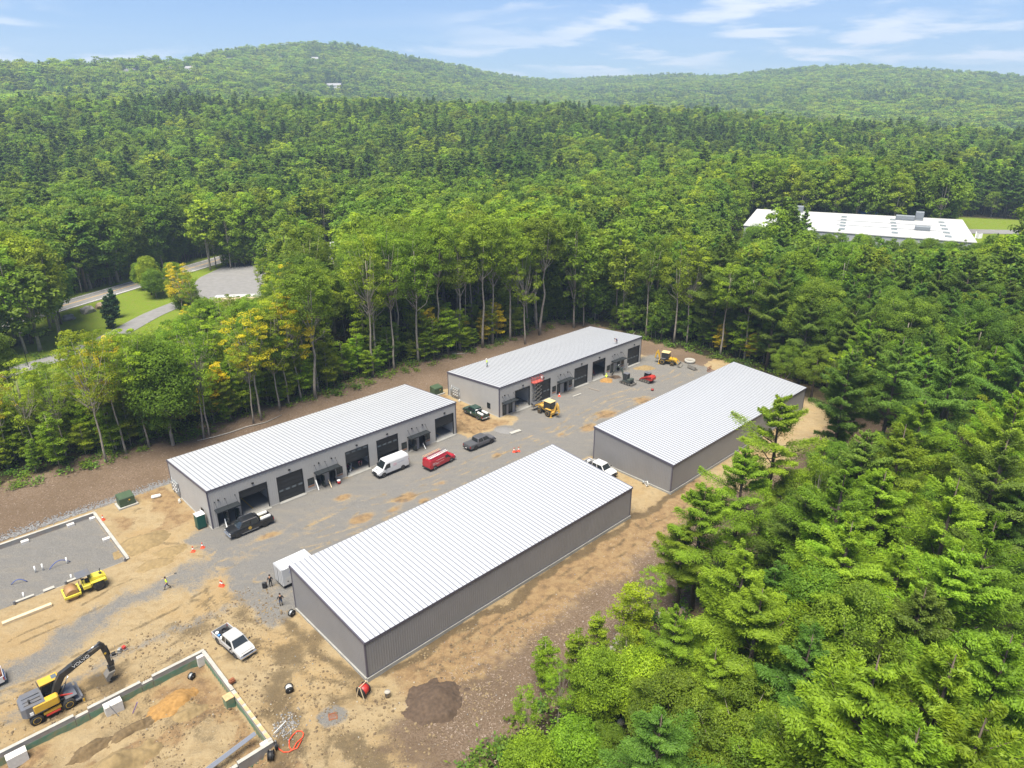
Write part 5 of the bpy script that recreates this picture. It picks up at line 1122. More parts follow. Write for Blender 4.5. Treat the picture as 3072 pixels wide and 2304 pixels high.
def bucket_(t, x, z, s, w_, ang, m_='worn_steel', name='bucket', flip=1):
    prof = [(0, 0), (.55, .05), (.95, -.25), (1.0, -.75), (.72, -.8), (.66, -.35), (.45, -.12), (.04, -.1)]; ca, sa_ = math.cos(ang), math.sin(ang)
    P = [(x + s * flip * (a * ca - b * sa_), z + s * (a * sa_ + b * ca)) for a, b in prof]
    mb = MB(); mb.loft([[(a, -w_ / 2, b) for a, b in P], [(a, w_ / 2, b) for a, b in P]])
    side = [0, 1, 2, 3]; o = mb.build(name, m_, t)
    sp = [P[0], P[1], P[2], P[3], ((P[3][0] + P[0][0]) / 2 - .0, (P[3][1] + P[0][1]) / 2 - .1 * s)]
    for y in (-w_ / 2 - .004, w_ / 2 - .03): MB().loft([[(a, y, b) for a, b in sp], [(a, y + .034, b) for a, b in sp]]).build('bucket_cheek', m_, o)
    return o
def cab_box(t, x0, x1, y0, y1, z0, z1, frame, roof, name='cab', lean=.12):
    c = empty(name); c.parent = t; p = MB()
    for x in (x0, x1 - .07):
        for y in (y0, y1 - .07): dx = -lean if x > x0 else .03; p.loft([[(x, y, z0), (x + .07, y, z0), (x + .07, y + .07, z0), (x, y + .07, z0)], [(x + dx, y, z1), (x + .07 + dx, y, z1), (x + .07 + dx, y + .07, z1), (x + dx, y + .07, z1)]])
    p.box(x0, x1, y0, y1, z0 - .08, z0).build('cab_frame', frame, c)
    MB().box(x0 - .05, x1 + .02, y0 - .05, y1 + .05, z1, z1 + .13, bev=.045).build('cab_roof', roof, c)
    g = MB(); e = .02
    for y in (y0 + e, y1 - e): g.quad((x0 + .07, y, z0 + .02), (x1 - .08, y, z0 + .02), (x1 - .08 - lean, y, z1 - .02), (x0 + .08, y, z1 - .02))
    g.quad((x0 + .04, y0 + .07, z0), (x0 + .04, y1 - .07, z0), (x0 + .05, y1 - .07, z1), (x0 + .05, y0 + .07, z1)); g.quad((x1 - .03, y0 + .07, z0), (x1 - .03, y1 - .07, z0), (x1 - .03 - lean, y1 - .07, z1), (x1 - .03 - lean, y0 + .07, z1)); g.build('cab_glass', 'car_glass', c)
    MB().box(x0 + .25, x0 + .75, (y0 + y1) / 2 - .25, (y0 + y1) / 2 + .25, z0, z0 + .45).box(x0 + .22, x0 + .35, (y0 + y1) / 2 - .24, (y0 + y1) / 2 + .24, z0 + .45, z0 + 1.05).build('seat', 'plastic_black', c)
    return c
def text_mesh(s, size, m_, parent, loc, rot):
    cu = bpy.data.curves.new('lettering', 'FONT'); cu.body = s; cu.size = size; cu.extrude = .004; cu.align_x = 'CENTER'; cu.align_y = 'CENTER'
    o = bpy.data.objects.new('lettering', cu); me = evaluated(o)
    me.materials.clear(); me.materials.append(MATS[m_]); q = link('lettering', me, parent, loc); q.rotation_euler = rot; return q
# wheeled excavator
t = empty('wheeled_excavator', S(-24.15, -20.05, hz(S(-24.1, -20.1))), YAW + R(1), 'yellow and black wheeled excavator digging beside the open foundation', 'excavator')
MB().box(-1.9, 1.9, -.55, .55, .55, 1.05, bev=.06).build('chassis', 'machine_dark', t)
for x in (-1.38, 1.38):
    for s in (-1, 1): wheel(t, x, s * 1.02, .56, .5, 'rim_yellow')
MB().box(1.95, 2.5, -1.2, 1.2, .5, .62).box(2.45, 2.62, -1.25, 1.25, .12, .85).build('dozer_blade', 'machine_grey', t); MB().box(2.5, 2.66, -1.3, -1.12, .05, .5).build('blade_pad', 'machine_yellow', t)
MB().box(1.2, 2.2, -1.1, 1.1, 1.15, 1.24).build('front_deck', 'machine_grey', t)
MB().box(-.6, .6, -1.28, -1.0, .5, .62).build('side_step', 'machine_red', t); MB().box(-.75, .75, -1.15, -.95, .68, .95).build('tool_box', 'machine_yellow', t)
MB().cyl((0, 0, 1.05), .65, .22, 18).build('turntable', 'machine_dark', t)
MB().loft([[(-2.35, -.95, 1.3), (-2.35, .95, 1.3), (-2.3, .9, 2.15), (-2.3, -.9, 2.15)], [(-2.0, -1.25, 1.25), (-2.0, 1.25, 1.25), (-1.95, 1.2, 2.35), (-1.95, -1.2, 2.35)], [(-.35, -1.25, 1.25), (-.35, 1.25, 1.25), (-.35, 1.2, 2.3), (-.35, -1.2, 2.3)]]).build('engine_housing', 'machine_grey', t)
for y in (-.75, -.25, .3): MB().box(-2.0, -.55, y, y + .05, 2.33, 2.38).build('hood_rib', 'machine_dark', t)
MB().cyl((-1.5, -.6, 2.3), .09, .5, 10).build('exhaust', 'machine_dark', t)
MB().box(-1.45, .75, -1.29, -.55, 1.28, 2.28, bev=.12).build('side_panel', 'machine_yellow', t); MB().box(-1.75, -1.46, -1.27, -1.0, 1.4, 1.75).build('side_grille', 'white_paint', t)
MB().box(-.3, 1.2, -.5, 1.2, 1.26, 1.42).build('upper_deck', 'machine_dark', t)
cab_box(t, -.3, 1.3, .25, 1.22, 1.4, 2.95, 'machine_dark', 'machine_yellow'); MB().box(.75, 1.2, .42, 1.05, 3.082, 3.1).build('roof_window', 'glass_light', t)
MB().tube([(-.35, 1.2, 2.3), (-.45, 1.25, 3.0), (-.45, .7, 3.0), (-.35, .65, 2.35)], .03, 6).build('hand_rail', 'machine_dark', t)
b = boom(t, [(.55, 1.55), (1.05, 2.6), (1.55, 3.35), (3.3, 4.0), (5.35, 4.62)], .46, [.5, .62, .66, .58, .34], 'machine_dark', 'boom')
for s in (-1, 1): text_mesh('VOLVO', .5, 'white_paint', b, (3.35, s * .236, 4.0), (R(90), -R(18) if s < 0 else R(18), 0 if s < 0 else R(180)))
boom(t, [(5.2, 5.0), (5.42, 4.5), (5.62, 3.0), (5.68, 1.75)], .34, [.25, .5, .42, .28], 'machine_dark', 'dipper_arm'); MB().cyl((5.48, -.19, 3.55), .12, .38, 12, 'y').build('arm_pin', 'machine_yellow', t)
for y in (-.4, .4): cylinder_(t, (1.0, 1.5), (2.0, 3.2), .09, y)
cylinder_(t, (2.6, 4.1), (5.15, 4.95), .08); cylinder_(t, (5.75, 4.3), (6.0, 2.2), .07)
MB().bar((5.68, 0, 1.8), (6.0, 0, 2.2), .16).bar((6.0, 0, 2.2), (5.95, 0, 1.6), .14).box(5.4, 5.95, -.28, .28, 1.15, 1.75).build('quick_hitch', 'machine_dark', t)
bucket_(t, 5.9, 1.25, 1.05, .95, R(-8), flip=-1)
MB().tube([(1.3, .2, 2.6), (2.2, .25, 3.9), (3.6, .28, 4.35)], .035, 6).build('hydraulic_hose', 'machine_dark', t)
MB().bar((.9, -.45, 1.5), (1.9, -.7, 1.2), .12).build('red_strut', 'machine_red', t)
# roller
t = empty('road_roller', S(-16.75, -2.55, 0.02), YAW + R(178), 'yellow road roller with a rusty steel drum', 'roller')
MB().cyl((1.3, -.85, .68), .68, 1.7, 26, 'y').build('drum', 'drum_rust', t)
MB().box(.45, 2.15, -1.08, -.92, .52, .78).box(.45, 2.15, .92, 1.08, .52, .78).box(2.05, 2.2, -1.08, 1.08, .5, .8).box(.4, .55, -.92, .92, .55, 1.0).build('drum_frame', 'roller_yellow', t)
MB().box(-.1, .42, -.35, .35, .5, .9).build('articulation_joint', 'machine_dark', t)
for s in (-1, 1): wheel(t, -1.55, s * .82, .66, .48, 'machine_dark')
MB().box(-.75, .1, -.85, .85, .75, 1.22, bev=.04).build('operator_deck', 'roller_yellow', t)
MB().loft([[(-2.55, -.55, .8), (-2.55, .55, .8), (-2.5, .5, 1.45), (-2.5, -.5, 1.45)], [(-2.1, -.62, .75), (-2.1, .62, .75), (-2.1, .55, 1.75), (-2.1, -.55, 1.75)], [(-.75, -.62, .75), (-.75, .62, .75), (-.75, .55, 1.85), (-.75, -.55, 1.85)]]).build('engine_hood', 'roller_yellow', t)
for s in (-1, 1): MB().box(-2.35, -.75, s * .62 if s > 0 else -1.08, 1.08 if s > 0 else -.62, 1.34, 1.42).build('fender', 'roller_yellow', t)
MB().box(-2.15, -1.85, -.2, .2, 1.72, 1.82).build('air_intake', 'machine_dark', t); MB().tube([(-2.0, .3, 1.7), (-2.0, .3, 2.5), (-2.08, .3, 2.6)], .045, 8).build('exhaust', 'machine_dark', t)
MB().box(-.95, .55, -.75, .75, 2.5, 2.58, bev=.03).build('canopy_roof', 'machine_grey', t)
for s in (-1, 1): MB().tube([(-.8, s * .7, 1.8), (-.8, s * .7, 2.4), (-.7, s * .68, 2.5)], .05, 6).tube([(.0, s * .68, 1.2), (.05, s * .68, 2.5)], .03, 6).build('canopy_post', 'machine_dark', t)
MB().box(-.7, -.3, -.25, .25, 1.22, 1.6).box(-.75, -.65, -.25, .25, 1.6, 2.1).build('seat', 'plastic_black', t); MB().bar((.05, 0, 1.2), (-.05, 0, 1.75), .08).cyl((-.12, 0, 1.75), .2, .03, 14).build('steering_column', 'plastic_black', t)
MB().bar((.35, .4, 1.0), (.3, .4, 1.55), .05).bar((.35, -.4, 1.0), (.3, -.4, 1.5), .05).build('grab_post', 'machine_dark', t)
def backhoe(label, u, v, head, yl, roofm, rim, raised, group=None):
    t = empty('backhoe_loader', S(u, v, 0.02), YAW + R(head), label, 'backhoe')
    MB().box(-1.3, 2.1, -.4, .4, .55, .95).build('chassis', 'machine_dark', t)
    for s in (-1, 1): wheel(t, -.9, s * .92, .72, .46, rim); wheel(t, 1.35, s * .85, .48, .34, rim)
    MB().loft([[(.55, -.5, .9), (.55, .5, .9), (.55, .46, 1.62), (.55, -.46, 1.62)], [(2.0, -.46, .85), (2.0, .46, .85), (2.0, .4, 1.42), (2.0, -.4, 1.42)], [(2.2, -.4, .85), (2.2, .4, .85), (2.18, .34, 1.25), (2.18, -.34, 1.25)]]).build('engine_hood', yl, t)
    for s in (-1, 1): MB().box(-1.55, -.2, .68 if s > 0 else -1.1, 1.1 if s > 0 else -.68, 1.44, 1.52).build('fender', 'machine_grey' if rim == 'rim_yellow' else yl, t)
    cab_box(t, -1.25, .5, -.75, .75, 1.35, 2.75, 'machine_dark', roofm); MB().box(-1.3, .55, -.62, .62, .9, 1.32).build('cab_base', yl, t)
    MB().tube([(1.2, -.25, 1.5), (1.2, -.25, 2.3)], .05, 8).build('exhaust', 'machine_dark', t)
    zl = 1.1 if raised else .45
    for s in (-1, 1):
        MB().loft([[(.45, s * .62 - .06, 1.35), (.45, s * .62 + .06, 1.35), (.45, s * .62 + .06, 1.6), (.45, s * .62 - .06, 1.6)], [(1.9, s * .62 - .06, 1.15 + zl * .3), (1.9, s * .62 + .06, 1.15 + zl * .3), (1.9, s * .62 + .06, 1.42 + zl * .3), (1.9, s * .62 - .06, 1.42 + zl * .3)], [(2.75, s * .62 - .06, zl - .1), (2.75, s * .62 + .06, zl - .1), (2.75, s * .62 + .06, zl + .12), (2.75, s * .62 - .06, zl + .12)]]).build('loader_arm', yl, t)
        cylinder_(t, (1.0, .95), (2.0, 1.25 + zl * .3), .06, s * .62)
    prof = [(2.7, zl + .3), (2.68, zl - .3), (3.45, zl - .36), (3.45, zl - .31), (2.78, zl - .22), (2.8, zl + .3)]
    bk = MB().prism(prof, 'y', -1.15, 1.15).build('loader_bucket', 'worn_steel' if not raised else 'machine_grey', t)
    for y in (-1.17, 1.12): MB().prism([(2.69, zl + .28), (2.69, zl - .3), (3.42, zl - .34)], 'y', y, y + .05).build('bucket_cheek', 'worn_steel', bk)
    MB().box(-1.75, -1.3, -.95, .95, .5, .95).build('backhoe_frame', yl, t)
    for s in (-1, 1): MB().box(-1.75, -1.5, s * .95 - .08, s * .95 + .08, .1, 1.0).box(-1.85, -1.4, s * .95 - .2, s * .95 + .2, .02, .1).build('stabiliser', yl, t)
    boom(t, [(-1.7, .85), (-1.95, 1.9), (-2.3, 2.75)], .3, [.3, .36, .26], yl, 'rear_boom'); boom(t, [(-2.2, 2.95), (-2.5, 2.4), (-2.85, 1.05)], .26, [.2, .34, .2], yl, 'rear_dipper')
    cylinder_(t, (-1.85, 1.1), (-2.2, 2.5), .07); bucket_(t, -2.8, 1.05, .62, .6, R(20), name='digger_bucket', flip=1)
    return t
backhoe('yellow backhoe loader with its front bucket up to the open doorway by the scissor lift', 62.0, -5.6, 92, 'machine_gold', 'cream_roof', 'machine_gold', True)
backhoe('yellow and grey backhoe loader near the concrete ring at the wood edge', 101.55, -5.5, -72, 'machine_yellow', 'cream_roof', 'rim_yellow', False)
def tracks(t, L_, y, w_, h, m_='track_rubber'):
    n = 10; P = [(L_ / 2 - h / 2 + h / 2 * math.sin(a), h / 2 + h / 2 * math.cos(a)) for a in [math.pi * k / n for k in range(n + 1)]] + [(-L_ / 2 + h / 2 - h / 2 * math.sin(a), h / 2 - h / 2 * math.cos(a)) for a in [math.pi * k / n for k in range(n + 1)]]
    o = MB().prism(P, 'y', y - w_ / 2, y + w_ / 2).build('track', m_, t)
    for k in range(4): MB().cyl((-L_ / 2 + h / 2 + k * (L_ - h) / 3, y - w_ / 2 - .02, h / 2), h * .3, w_ + .04, 12, 'y').build('track_roller', 'worn_steel', o)
    return o
# mini excavator
t = empty('mini_excavator', S(85.35, -6.6, 0.02), YAW + R(88), 'dark green mini excavator digging a trench at the workshop door', 'excavator')
for s in (-1, 1): tracks(t, 2.7, s * .72, .38, .55)
MB().box(-.9, .9, -.5, .5, .3, .55).build('undercarriage', 'machine_dark', t); MB().box(-1.75, -1.62, -.95, .95, .1, .5).bar((-1.6, -.5, .3), (-.8, -.4, .35), .1).bar((-1.6, .5, .3), (-.8, .4, .35), .1).build('dozer_blade', 'worn_steel', t)
MB().box(-1.15, .75, -.8, .8, .62, .85, bev=.05).box(-1.2, -.45, -.8, .8, .85, 1.35, bev=.1).build('upper_body', 'machine_green', t); cab_box(t, -.5, .65, -.2, .75, .9, 2.35, 'machine_green', 'machine_grey')
MB().box(.7, 1.05, -.2, .2, .6, 1.0).build('boom_swing', 'machine_dark', t)
boom(t, [(.95, .85), (1.25, 2.0), (1.75, 2.9), (2.75, 3.3)], .24, [.3, .34, .36, .2], 'machine_green', 'boom'); boom(t, [(2.7, 3.5), (3.0, 3.0), (3.9, 1.35)], .2, [.15, .28, .16], 'machine_green', 'dipper_arm'); cylinder_(t, (1.0, 1.0), (1.6, 2.3), .05); cylinder_(t, (1.8, 3.15), (2.75, 3.5), .05)
bucket_(t, 3.9, 1.4, .75, .55, R(-30), flip=1)
# compact track loader
t = empty('track_loader', S(89.35, -8.75, 0.02), YAW + R(94), 'red compact track loader parked on the gravel', 'loader')
for s in (-1, 1): tracks(t, 2.3, s * .72, .36, .62)
MB().loft([[(-1.45, -.62, .6), (-1.45, .62, .6), (-1.4, .58, 1.5), (-1.4, -.58, 1.5)], [(-.6, -.66, .5), (-.6, .66, .5), (-.6, .62, 1.6), (-.6, -.62, 1.6)], [(.75, -.6, .5), (.75, .6, .5), (.7, .55, .95), (.7, -.55, .95)]]).build('body', 'machine_red', t)
MB().box(-1.7, -1.4, -.85, .85, .7, 1.45, bev=.08).build('rear_guard', 'machine_red', t)
cab_box(t, -.75, .55, -.45, .45, 1.0, 1.98, 'machine_dark', 'machine_grey')
for s in (-1, 1): boom(t, [(-1.45, 1.5), (-.4, 1.35), (.9, .75), (1.35, .35)], .16, [.25, .3, .28, .2], 'machine_red', 'lift_arm').location = (0, s * .72, 0)
MB().prism([(1.3, .5), (1.3, .05), (2.15, .02), (2.15, .06), (1.4, .14), (1.4, .5)], 'y', -.9, .9).build('bucket', 'worn_steel', t)
# scissor lift
t = empty('scissor_lift', S(63.75, -.95, 0.02), YAW, 'red scissor lift raised beside the roof edge', 'lift')
MB().box(-1.1, 1.1, -.5, .5, .22, .55, bev=.04).build('base', 'machine_grey', t)
for x in (-.8, .8):
    for s in (-1, 1): wheel(t, x, s * .5, .22, .16, 'machine_grey')
n = 5; h = .82
for k in range(n):
    z = .6 + k * h
    for s in (-1, 1):
        MB().bar((-.95, s * .4, z), (.95, s * .4, z + h), .07).build('scissor_arm', 'worn_steel', t); MB().bar((.95, s * .33, z), (-.95, s * .33, z + h), .07).build('scissor_arm', 'worn_steel', t)
zp = .6 + n * h; MB().box(-1.15, 1.25, -.5, .5, zp, zp + .18).build('platform', 'lift_red', t)
rl = MB()
for z in (zp + .6, zp + 1.15):
    for a, b in (((-1.12, -.48), (1.22, -.48)), ((1.22, -.48), (1.22, .48)), ((1.22, .48), (-1.12, .48)), ((-1.12, .48), (-1.12, -.48))): rl.bar((*a, z), (*b, z), .045)
for x in (-1.12, -.35, .45, 1.22):
    for s in (-1, 1): rl.bar((x, s * .48, zp + .18), (x, s * .48, zp + 1.15), .045)
rl.build('guard_rail', 'lift_red', t); MB().box(.9, 1.15, -.45, -.2, zp + .7, zp + 1.05).build('control_box', 'white_paint', t)
# ------------------------------------------------------------------ unfinished foundations
mat('form_green', (.085, .175, .12), .7, var=.15, scale=1.5, dirt=(.28, .19, .08), dirt_amt=.7); mat('conc_wall', (.22, .215, .205), .9, var=.15, scale=1.0, bump=.2, dirt=(.24, .13, .07), dirt_amt=.5); mat('conc_top', (.32, .31, .28), .9, var=.12, scale=2, dirt=(.25, .2, .13), dirt_amt=.4); mat('form_wood', (.42, .28, .14), .8, var=.2, scale=3); mat('block_white', (.5, .48, .45), .9, var=.1); mat('pvc', (.62, .62, .6), .4); mat('blue_pipe', (.03, .07, .28), .5); mat('purple_pipe', (.16, .10, .26), .5); mat('rebar', (.16, .07, .035), .8)
def wall_seg(t, u0, v0, u1, v1, z0, z1, th=.34, m_='conc_wall', top=True, name='concrete_wall', zt=.04):
    a, b = S(u0, v0), S(u1, v1); d = (b - a); l = d.length; o = MB().box(0, l, -th / 2, th / 2, z0, z1).build(name, m_, t)
    o.location = a; o.rotation_euler = (0, 0, math.atan2(d.y, d.x))
    if top: MB().box(.004, l - .004, -th / 2 - .02, th / 2 + .02, z1, z1 + zt).build('wall_top', 'conc_top', o)
    return o
t = empty('building_foundation', (0, 0, 0), 0, 'low concrete foundation filled with grey gravel behind the road roller', 'foundation')
wall_seg(t, -62, 16.0, -10.65, 16.0, -.6, .16); wall_seg(t, -10.8, 15.85, -10.8, 1.1, -.6, .16); wall_seg(t, -10.65, .95, -11.3, .95, -.6, .12)
wall_seg(t, -11.4, .95, -16.2, .95, -.6, -.30); wall_seg(t, -16.25, .95, -18.1, .95, -.6, .12); wall_seg(t, -18.15, .95, -19.15, .95, -.6, -.3); wall_seg(t, -19.2, .95, -20.4, .95, -.6, .12, .5); wall_seg(t, -20.45, .95, -21.3, .95, -.6, -.3); wall_seg(t, -21.35, .95, -23.3, .95, -.6, .12); wall_seg(t, -23.35, .95, -62, .95, -.6, -.3)
for u, v in ((-19.6, 15.3), (-11.4, 8.2), (-14.0, 15.55), (-11.2, 15.2), (-27, 15.3)): o = MB().box(-.45, .45, -.3, .3, -.5, -.12).build('pier', 'block_white', t); o.location = S(u, v); o.rotation_euler = (0, 0, YAW)
for u, v in ((-20.1, 6.7), (-19.3, 6.6), (-16.7, 6.0), (-22.3, 1.7), (-17.2, 1.6)): o = MB().cyl((0, 0, -.5), .09, 1.0, 10).build('pipe_stub', 'pvc', t); o.location = S(u, v)
for a, b, h in (((-18.7, 6.2), (-16.3, 6.2), .75), ((-22.9, 6.0), (-21.3, 5.3), .55)):
    p, q = S(*a), S(*b); MB().tube([p.lerp(q, k / 10) + Vector((0, 0, -.42 + h * math.sin(math.pi * k / 10))) for k in range(11)], .045, 6).build('water_conduit', 'blue_pipe', t)
for u in (-11.2, -23.4, -18.0): o = MB().box(-.1, .1, -.1, .1, -.5, .45).build('form_post', 'machine_grey', t); o.location = S(u, .6)
t = empty('building_foundation', (0, 0, 0), 0, 'open foundation pit full of sand with green-banded concrete walls', 'foundation')
def wall2(u0, v0, u1, v1, z1, inner):
    o = wall_seg(t, u0, v0, u1, v1, -1.4, z1); a, b = S(u0, v0), S(u1, v1); l = (b - a).length
    MB().box(.02, l - .02, (.171 if inner > 0 else -.19), (.19 if inner > 0 else -.171), -1.4, -.34).build('form_band', 'form_green', o); return o
wall2(-10.2, -22.6, -15.6, -22.6, .18, 1); wall2(-15.62, -22.6, -16.7, -22.6, -.15, 1); wall2(-16.72, -22.6, -21.6, -22.6, .18, 1); wall2(-21.62, -22.6, -22.8, -22.6, -.15, 1); wall2(-22.82, -22.6, -62, -22.6, .18, 1)
wall2(-10.35, -22.76, -10.35, -30.2, .18, -1); wall2(-10.35, -30.25, -10.35, -38.55, .12, -1)
o = MB().box(-.55, .3, -.55, .35, -1.3, .14).build('wall_pier', 'form_green', t); o.location = S(-10.9, -30.6); o.rotation_euler = (0, 0, YAW); MB().box(-.56, .31, -.56, .36, .14, .19).build('pier_top', 'form_wood', o)
o = wall2(-10.2, -38.7, -13.6, -38.7, .12, -1); wall2(-13.65, -38.7, -62, -38.7, -.1, -1)
wall_seg(t, -10.2, -38.9, -62, -38.86, -1.6, -1.0, .04, 'form_green', False, 'form_band')
for u in np.arange(-14.2, -22, -.42): o = MB().bar((0, 0, -.1), (0, .02, .28), .02).build('rebar', 'rebar', t); o.location = S(float(u), -38.7)
for u in np.arange(-15.9, -16.6, -.22): o = MB().bar((0, 0, -.2), (0, .02, .22), .02).build('rebar', 'rebar', t); o.location = S(float(u), -22.6)
for v in np.arange(-31.2, -38, -1.1): o = MB().box(-.17, .17, -.35, .35, .16, .2).build('form_plank', 'form_wood', t); o.location = S(-10.35, float(v)); o.rotation_euler = (0, 0, YAW)
for u, v, s in ((-27.8, -23.5, 1.0), (-19.6, -23.3, 1.0), (-10.8, -23.05, .5), (-10.85, -38.2, .45)): o = MB().box(-.8 * s, .8 * s, -.42 * s, .42 * s, -1.2, .02).build('footing_block', 'block_white', t); o.location = S(u, v); o.rotation_euler = (0, 0, YAW)
o = MB().bar((-.3, -.05, 0), (.35, .05, 1.3), .1).build('purple_conduit', 'purple_pipe', t); o.location = S(-18.1, -24.9, -1.2)
o = MB().bar((.5, 0, 0), (-.3, .2, 1.2), .06).build('steel_prop', 'machine_grey', t); o.location = S(-19.9, -24.3, -.8)
for k in range(4): o = MB().bar((0, 0, 0), (S(-10.9, -36.6 + k * .12) - S(-17.5, -37.6 + k * .14)), .11, .06).build('steel_channel', 'alu', t); o.location = S(-17.5, -37.6 + k * .14, -.25 + .01 * k)

# ------------------------------------------------------------------ piles, stones, loose stuff
mat('dirt_dark', (.075, .050, .033), .95, var=.25, scale=3, bump=.6, bscale=9, dirt=(.03, .022, .016), dirt_amt=.5); mat('soil_damp', (.12, .082, .04), .95, var=.3, scale=3, bump=.6, bscale=9, dirt=(.07, .05, .028), dirt_amt=.6); mat('sand_orange', (.26, .145, .045), .95, var=.2, scale=3, bump=.5, bscale=9); mat('sand_pile', (.21, .15, .07), .95, var=.2, scale=2, bump=.5, bscale=9, dirt=(.13, .095, .05), dirt_amt=.6); mat('gravel_pile', (.16, .155, .15), .95, var=.3, scale=12, bump=.5, bscale=20)
def pile(name, label, p, rx, ry, h, m_, seed, rz=0.0, n=26, cat='pile', group=None):
    r = rs(seed); X, Y = np.meshgrid(np.linspace(-1.25, 1.25, n * 2), np.linspace(-1.25, 1.25, n * 2)); d = np.hypot(X, Y) * (1 + .95 * (fbm(X * 1.7 + seed, Y * 1.7, 4, seed) - .5))
    z = h * np.clip(1 - d ** 1.25, -.25, 1) * (0.8 + .4 * fbm(X * 3 + 9, Y * 3 + seed, 4, seed + 5)) + (fbm(X * 7, Y * 7, 3, seed + 2) - .5) * .12 * h * (d < 1.1) - .03
    k = X.shape[0]; idx_ = np.arange(k * k).reshape(k, k); f = np.stack([idx_[:-1, :-1], idx_[:-1, 1:], idx_[1:, 1:], idx_[1:, :-1]], -1).reshape(-1, 4); keep = (z.ravel()[f].max(1) > -.1 * h)
    gz_ = height(p[0] + X * rx * math.cos(rz) - Y * ry * math.sin(rz), p[1] + X * rx * math.sin(rz) + Y * ry * math.cos(rz)) - hz(p)
    me = np_mesh(name, np.stack([X * rx, Y * ry, np.maximum(z, -.3) + gz_], -1).reshape(-1, 3), f[keep], (m_,), True); o = link(name, me, None, (p[0], p[1], hz(p)), rz); return tag(o, label, cat, group)
pile('dirt_pile', 'broad low pile of dark brown soil', gp(1312, 2105), 3.0, 2.5, 1.25, 'dirt_dark', 3, .5)
pile('sand_pile', 'large rough sand mound beside the gravel foundation', gp(441, 1622), 3.4, 2.3, .85, 'sand_pile', 5, .6); pile('sand_pile', 'small tan sand heap next to the larger mound by the gravel foundation', gp(517, 1652), 2.1, 1.4, .45, 'sand_pile', 6, .3)
pile('sand_pile', 'low spread sand heap between the larger mound and the gravel drive', gp(468, 1690), 2.4, 1.2, .35, 'sand_pile', 16, .5)
pile('gravel_pile', 'flat heap of grey gravel beside the concrete slab', gp(1515, 1292), 2.0, 1.6, .35, 'gravel_pile', 7); pile('sand_pile', 'bright orange sand heap near the mini excavator', gp(1818, 1142), 1.5, 1.1, .75, 'sand_orange', 8); pile('sand_pile', 'tan sand heap in front of the closed end door', gp(1935, 1105), 2.2, 1.5, .7, 'sand_pile', 9)
pile('soil_pile', 'dark soil spoil at the edge of the trench by the mini excavator', gp(1843, 1131), 1.6, 1.0, .35, 'dirt_dark', 12)
for k, (u, v, rx, ry, h, m_) in enumerate(((-22.5, -26.6, 2.0, .9, .75, 'soil_damp'), (-18.8, -26.9, 2.1, .9, .75, 'soil_damp'), (-15.5, -26.3, 2.4, 1.5, .9, 'sand_orange'), (-14.3, -28.8, 1.8, 1.2, .6, 'sand_pile'), (-21.5, -30.6, 3.2, 1.9, 1.0, 'sand_pile'))):
    pile('spoil_heap', ('dark soil heap along the wall inside the open pit', 'dark soil heap along the wall inside the open pit', 'orange sand heap near the corner of the open pit', 'tan sand hump near the pump in the open pit', 'wide tan sand mound in the middle of the open pit')[k], S(u, v), rx, ry, h, m_, 30 + k, YAW, 20, group='dark soil heaps inside the open pit' if k < 2 else None)
def rock_mesh(seed, m_, k=2):
    bm = bmesh.new(); bmesh.ops.create_icosphere(bm, subdivisions=k, radius=1); r = random.Random(seed)
    for v in bm.verts: v.co *= 1 + .5 * (mnoise.noise(v.co * 1.3 + Vector((seed * 3.1, 0, 0))));
    for q in range(7):
        n = Vector((r.gauss(0, 1), r.gauss(0, 1), r.gauss(0, 1))).normalized(); d = r.uniform(.62, .9)
        for v in bm.verts:
            e = v.co.dot(n) - d
            if e > 0: v.co -= n * e * .9
    me = bpy.data.meshes.new('rock'); bm.to_mesh(me); bm.free(); me.materials.append(MATS[m_]); return me
mat('rock_pale', (.34, .31, .265), .9, var=.25, scale=2, bump=.4); mat('rock_grey', (.19, .187, .185), .9, var=.3, scale=1.5, bump=.4); mat('rock_tan', (.33, .25, .18), .9, var=.25, scale=2, bump=.4)
def rock(name, label, p, s, m_, seed, cat='boulder', group=None, k=3):
    o = link(name, rock_mesh(seed, m_, k), None, (p[0], p[1], hz(p) + s[2] * .45), seed * 1.3); o.scale = s; return tag(o, label, cat, group)
rock('boulder', 'large pale grey boulder on the lawn by the road', gp(264, 938), (2.1, 1.6, 1.5), 'rock_pale', 1); rock('boulder', 'tan boulder on the lawn near the road edge', gp(301, 925), (1.6, 1.3, 1.2), 'rock_tan', 2); rock('boulder', 'grey boulder half hidden by bushes on the lawn', gp(208, 960), (1.7, 1.3, 1.1), 'rock_grey', 3)
for i, (x, y) in enumerate(((1848, 1932), (1862, 1912), (1838, 1950), (1830, 1968), (2040, 1838), (1982, 1850), (2052, 1830), (1592, 2238), (1600, 2252), (1862, 2170), (1900, 1925), (1720, 2230), (1852, 1925), (2000, 1845), (1700, 2240), (1990, 1965), (1965, 1975))):
    p = gp(x, y); s = .3 + .28 * ((i * 37) % 10) / 10; rock('field_stone', 'pale field stone at the edge of the wood beside the bark bank', p, (s * 1.2, s, s * .8), ('rock_pale', 'rock_tan')[i % 3 == 1], 40 + i % 6, 'stone', 'field stones along the wood edge', 2)
rubble = [rock_mesh(60 + k, 'rock_grey', 1) for k in range(4)] + [rock_mesh(70 + k, 'rock_pale', 1) for k in range(2)]
pts = []
for i in range(9500):
    u, v = random.uniform(-64, 45), random.gauss(18.4, .5); p = S(u, v); s = random.uniform(.06, .14); pts.append((p.x, p.y, s * .3, random.randrange(4), s, s * .8, random.uniform(0, 6.28)))
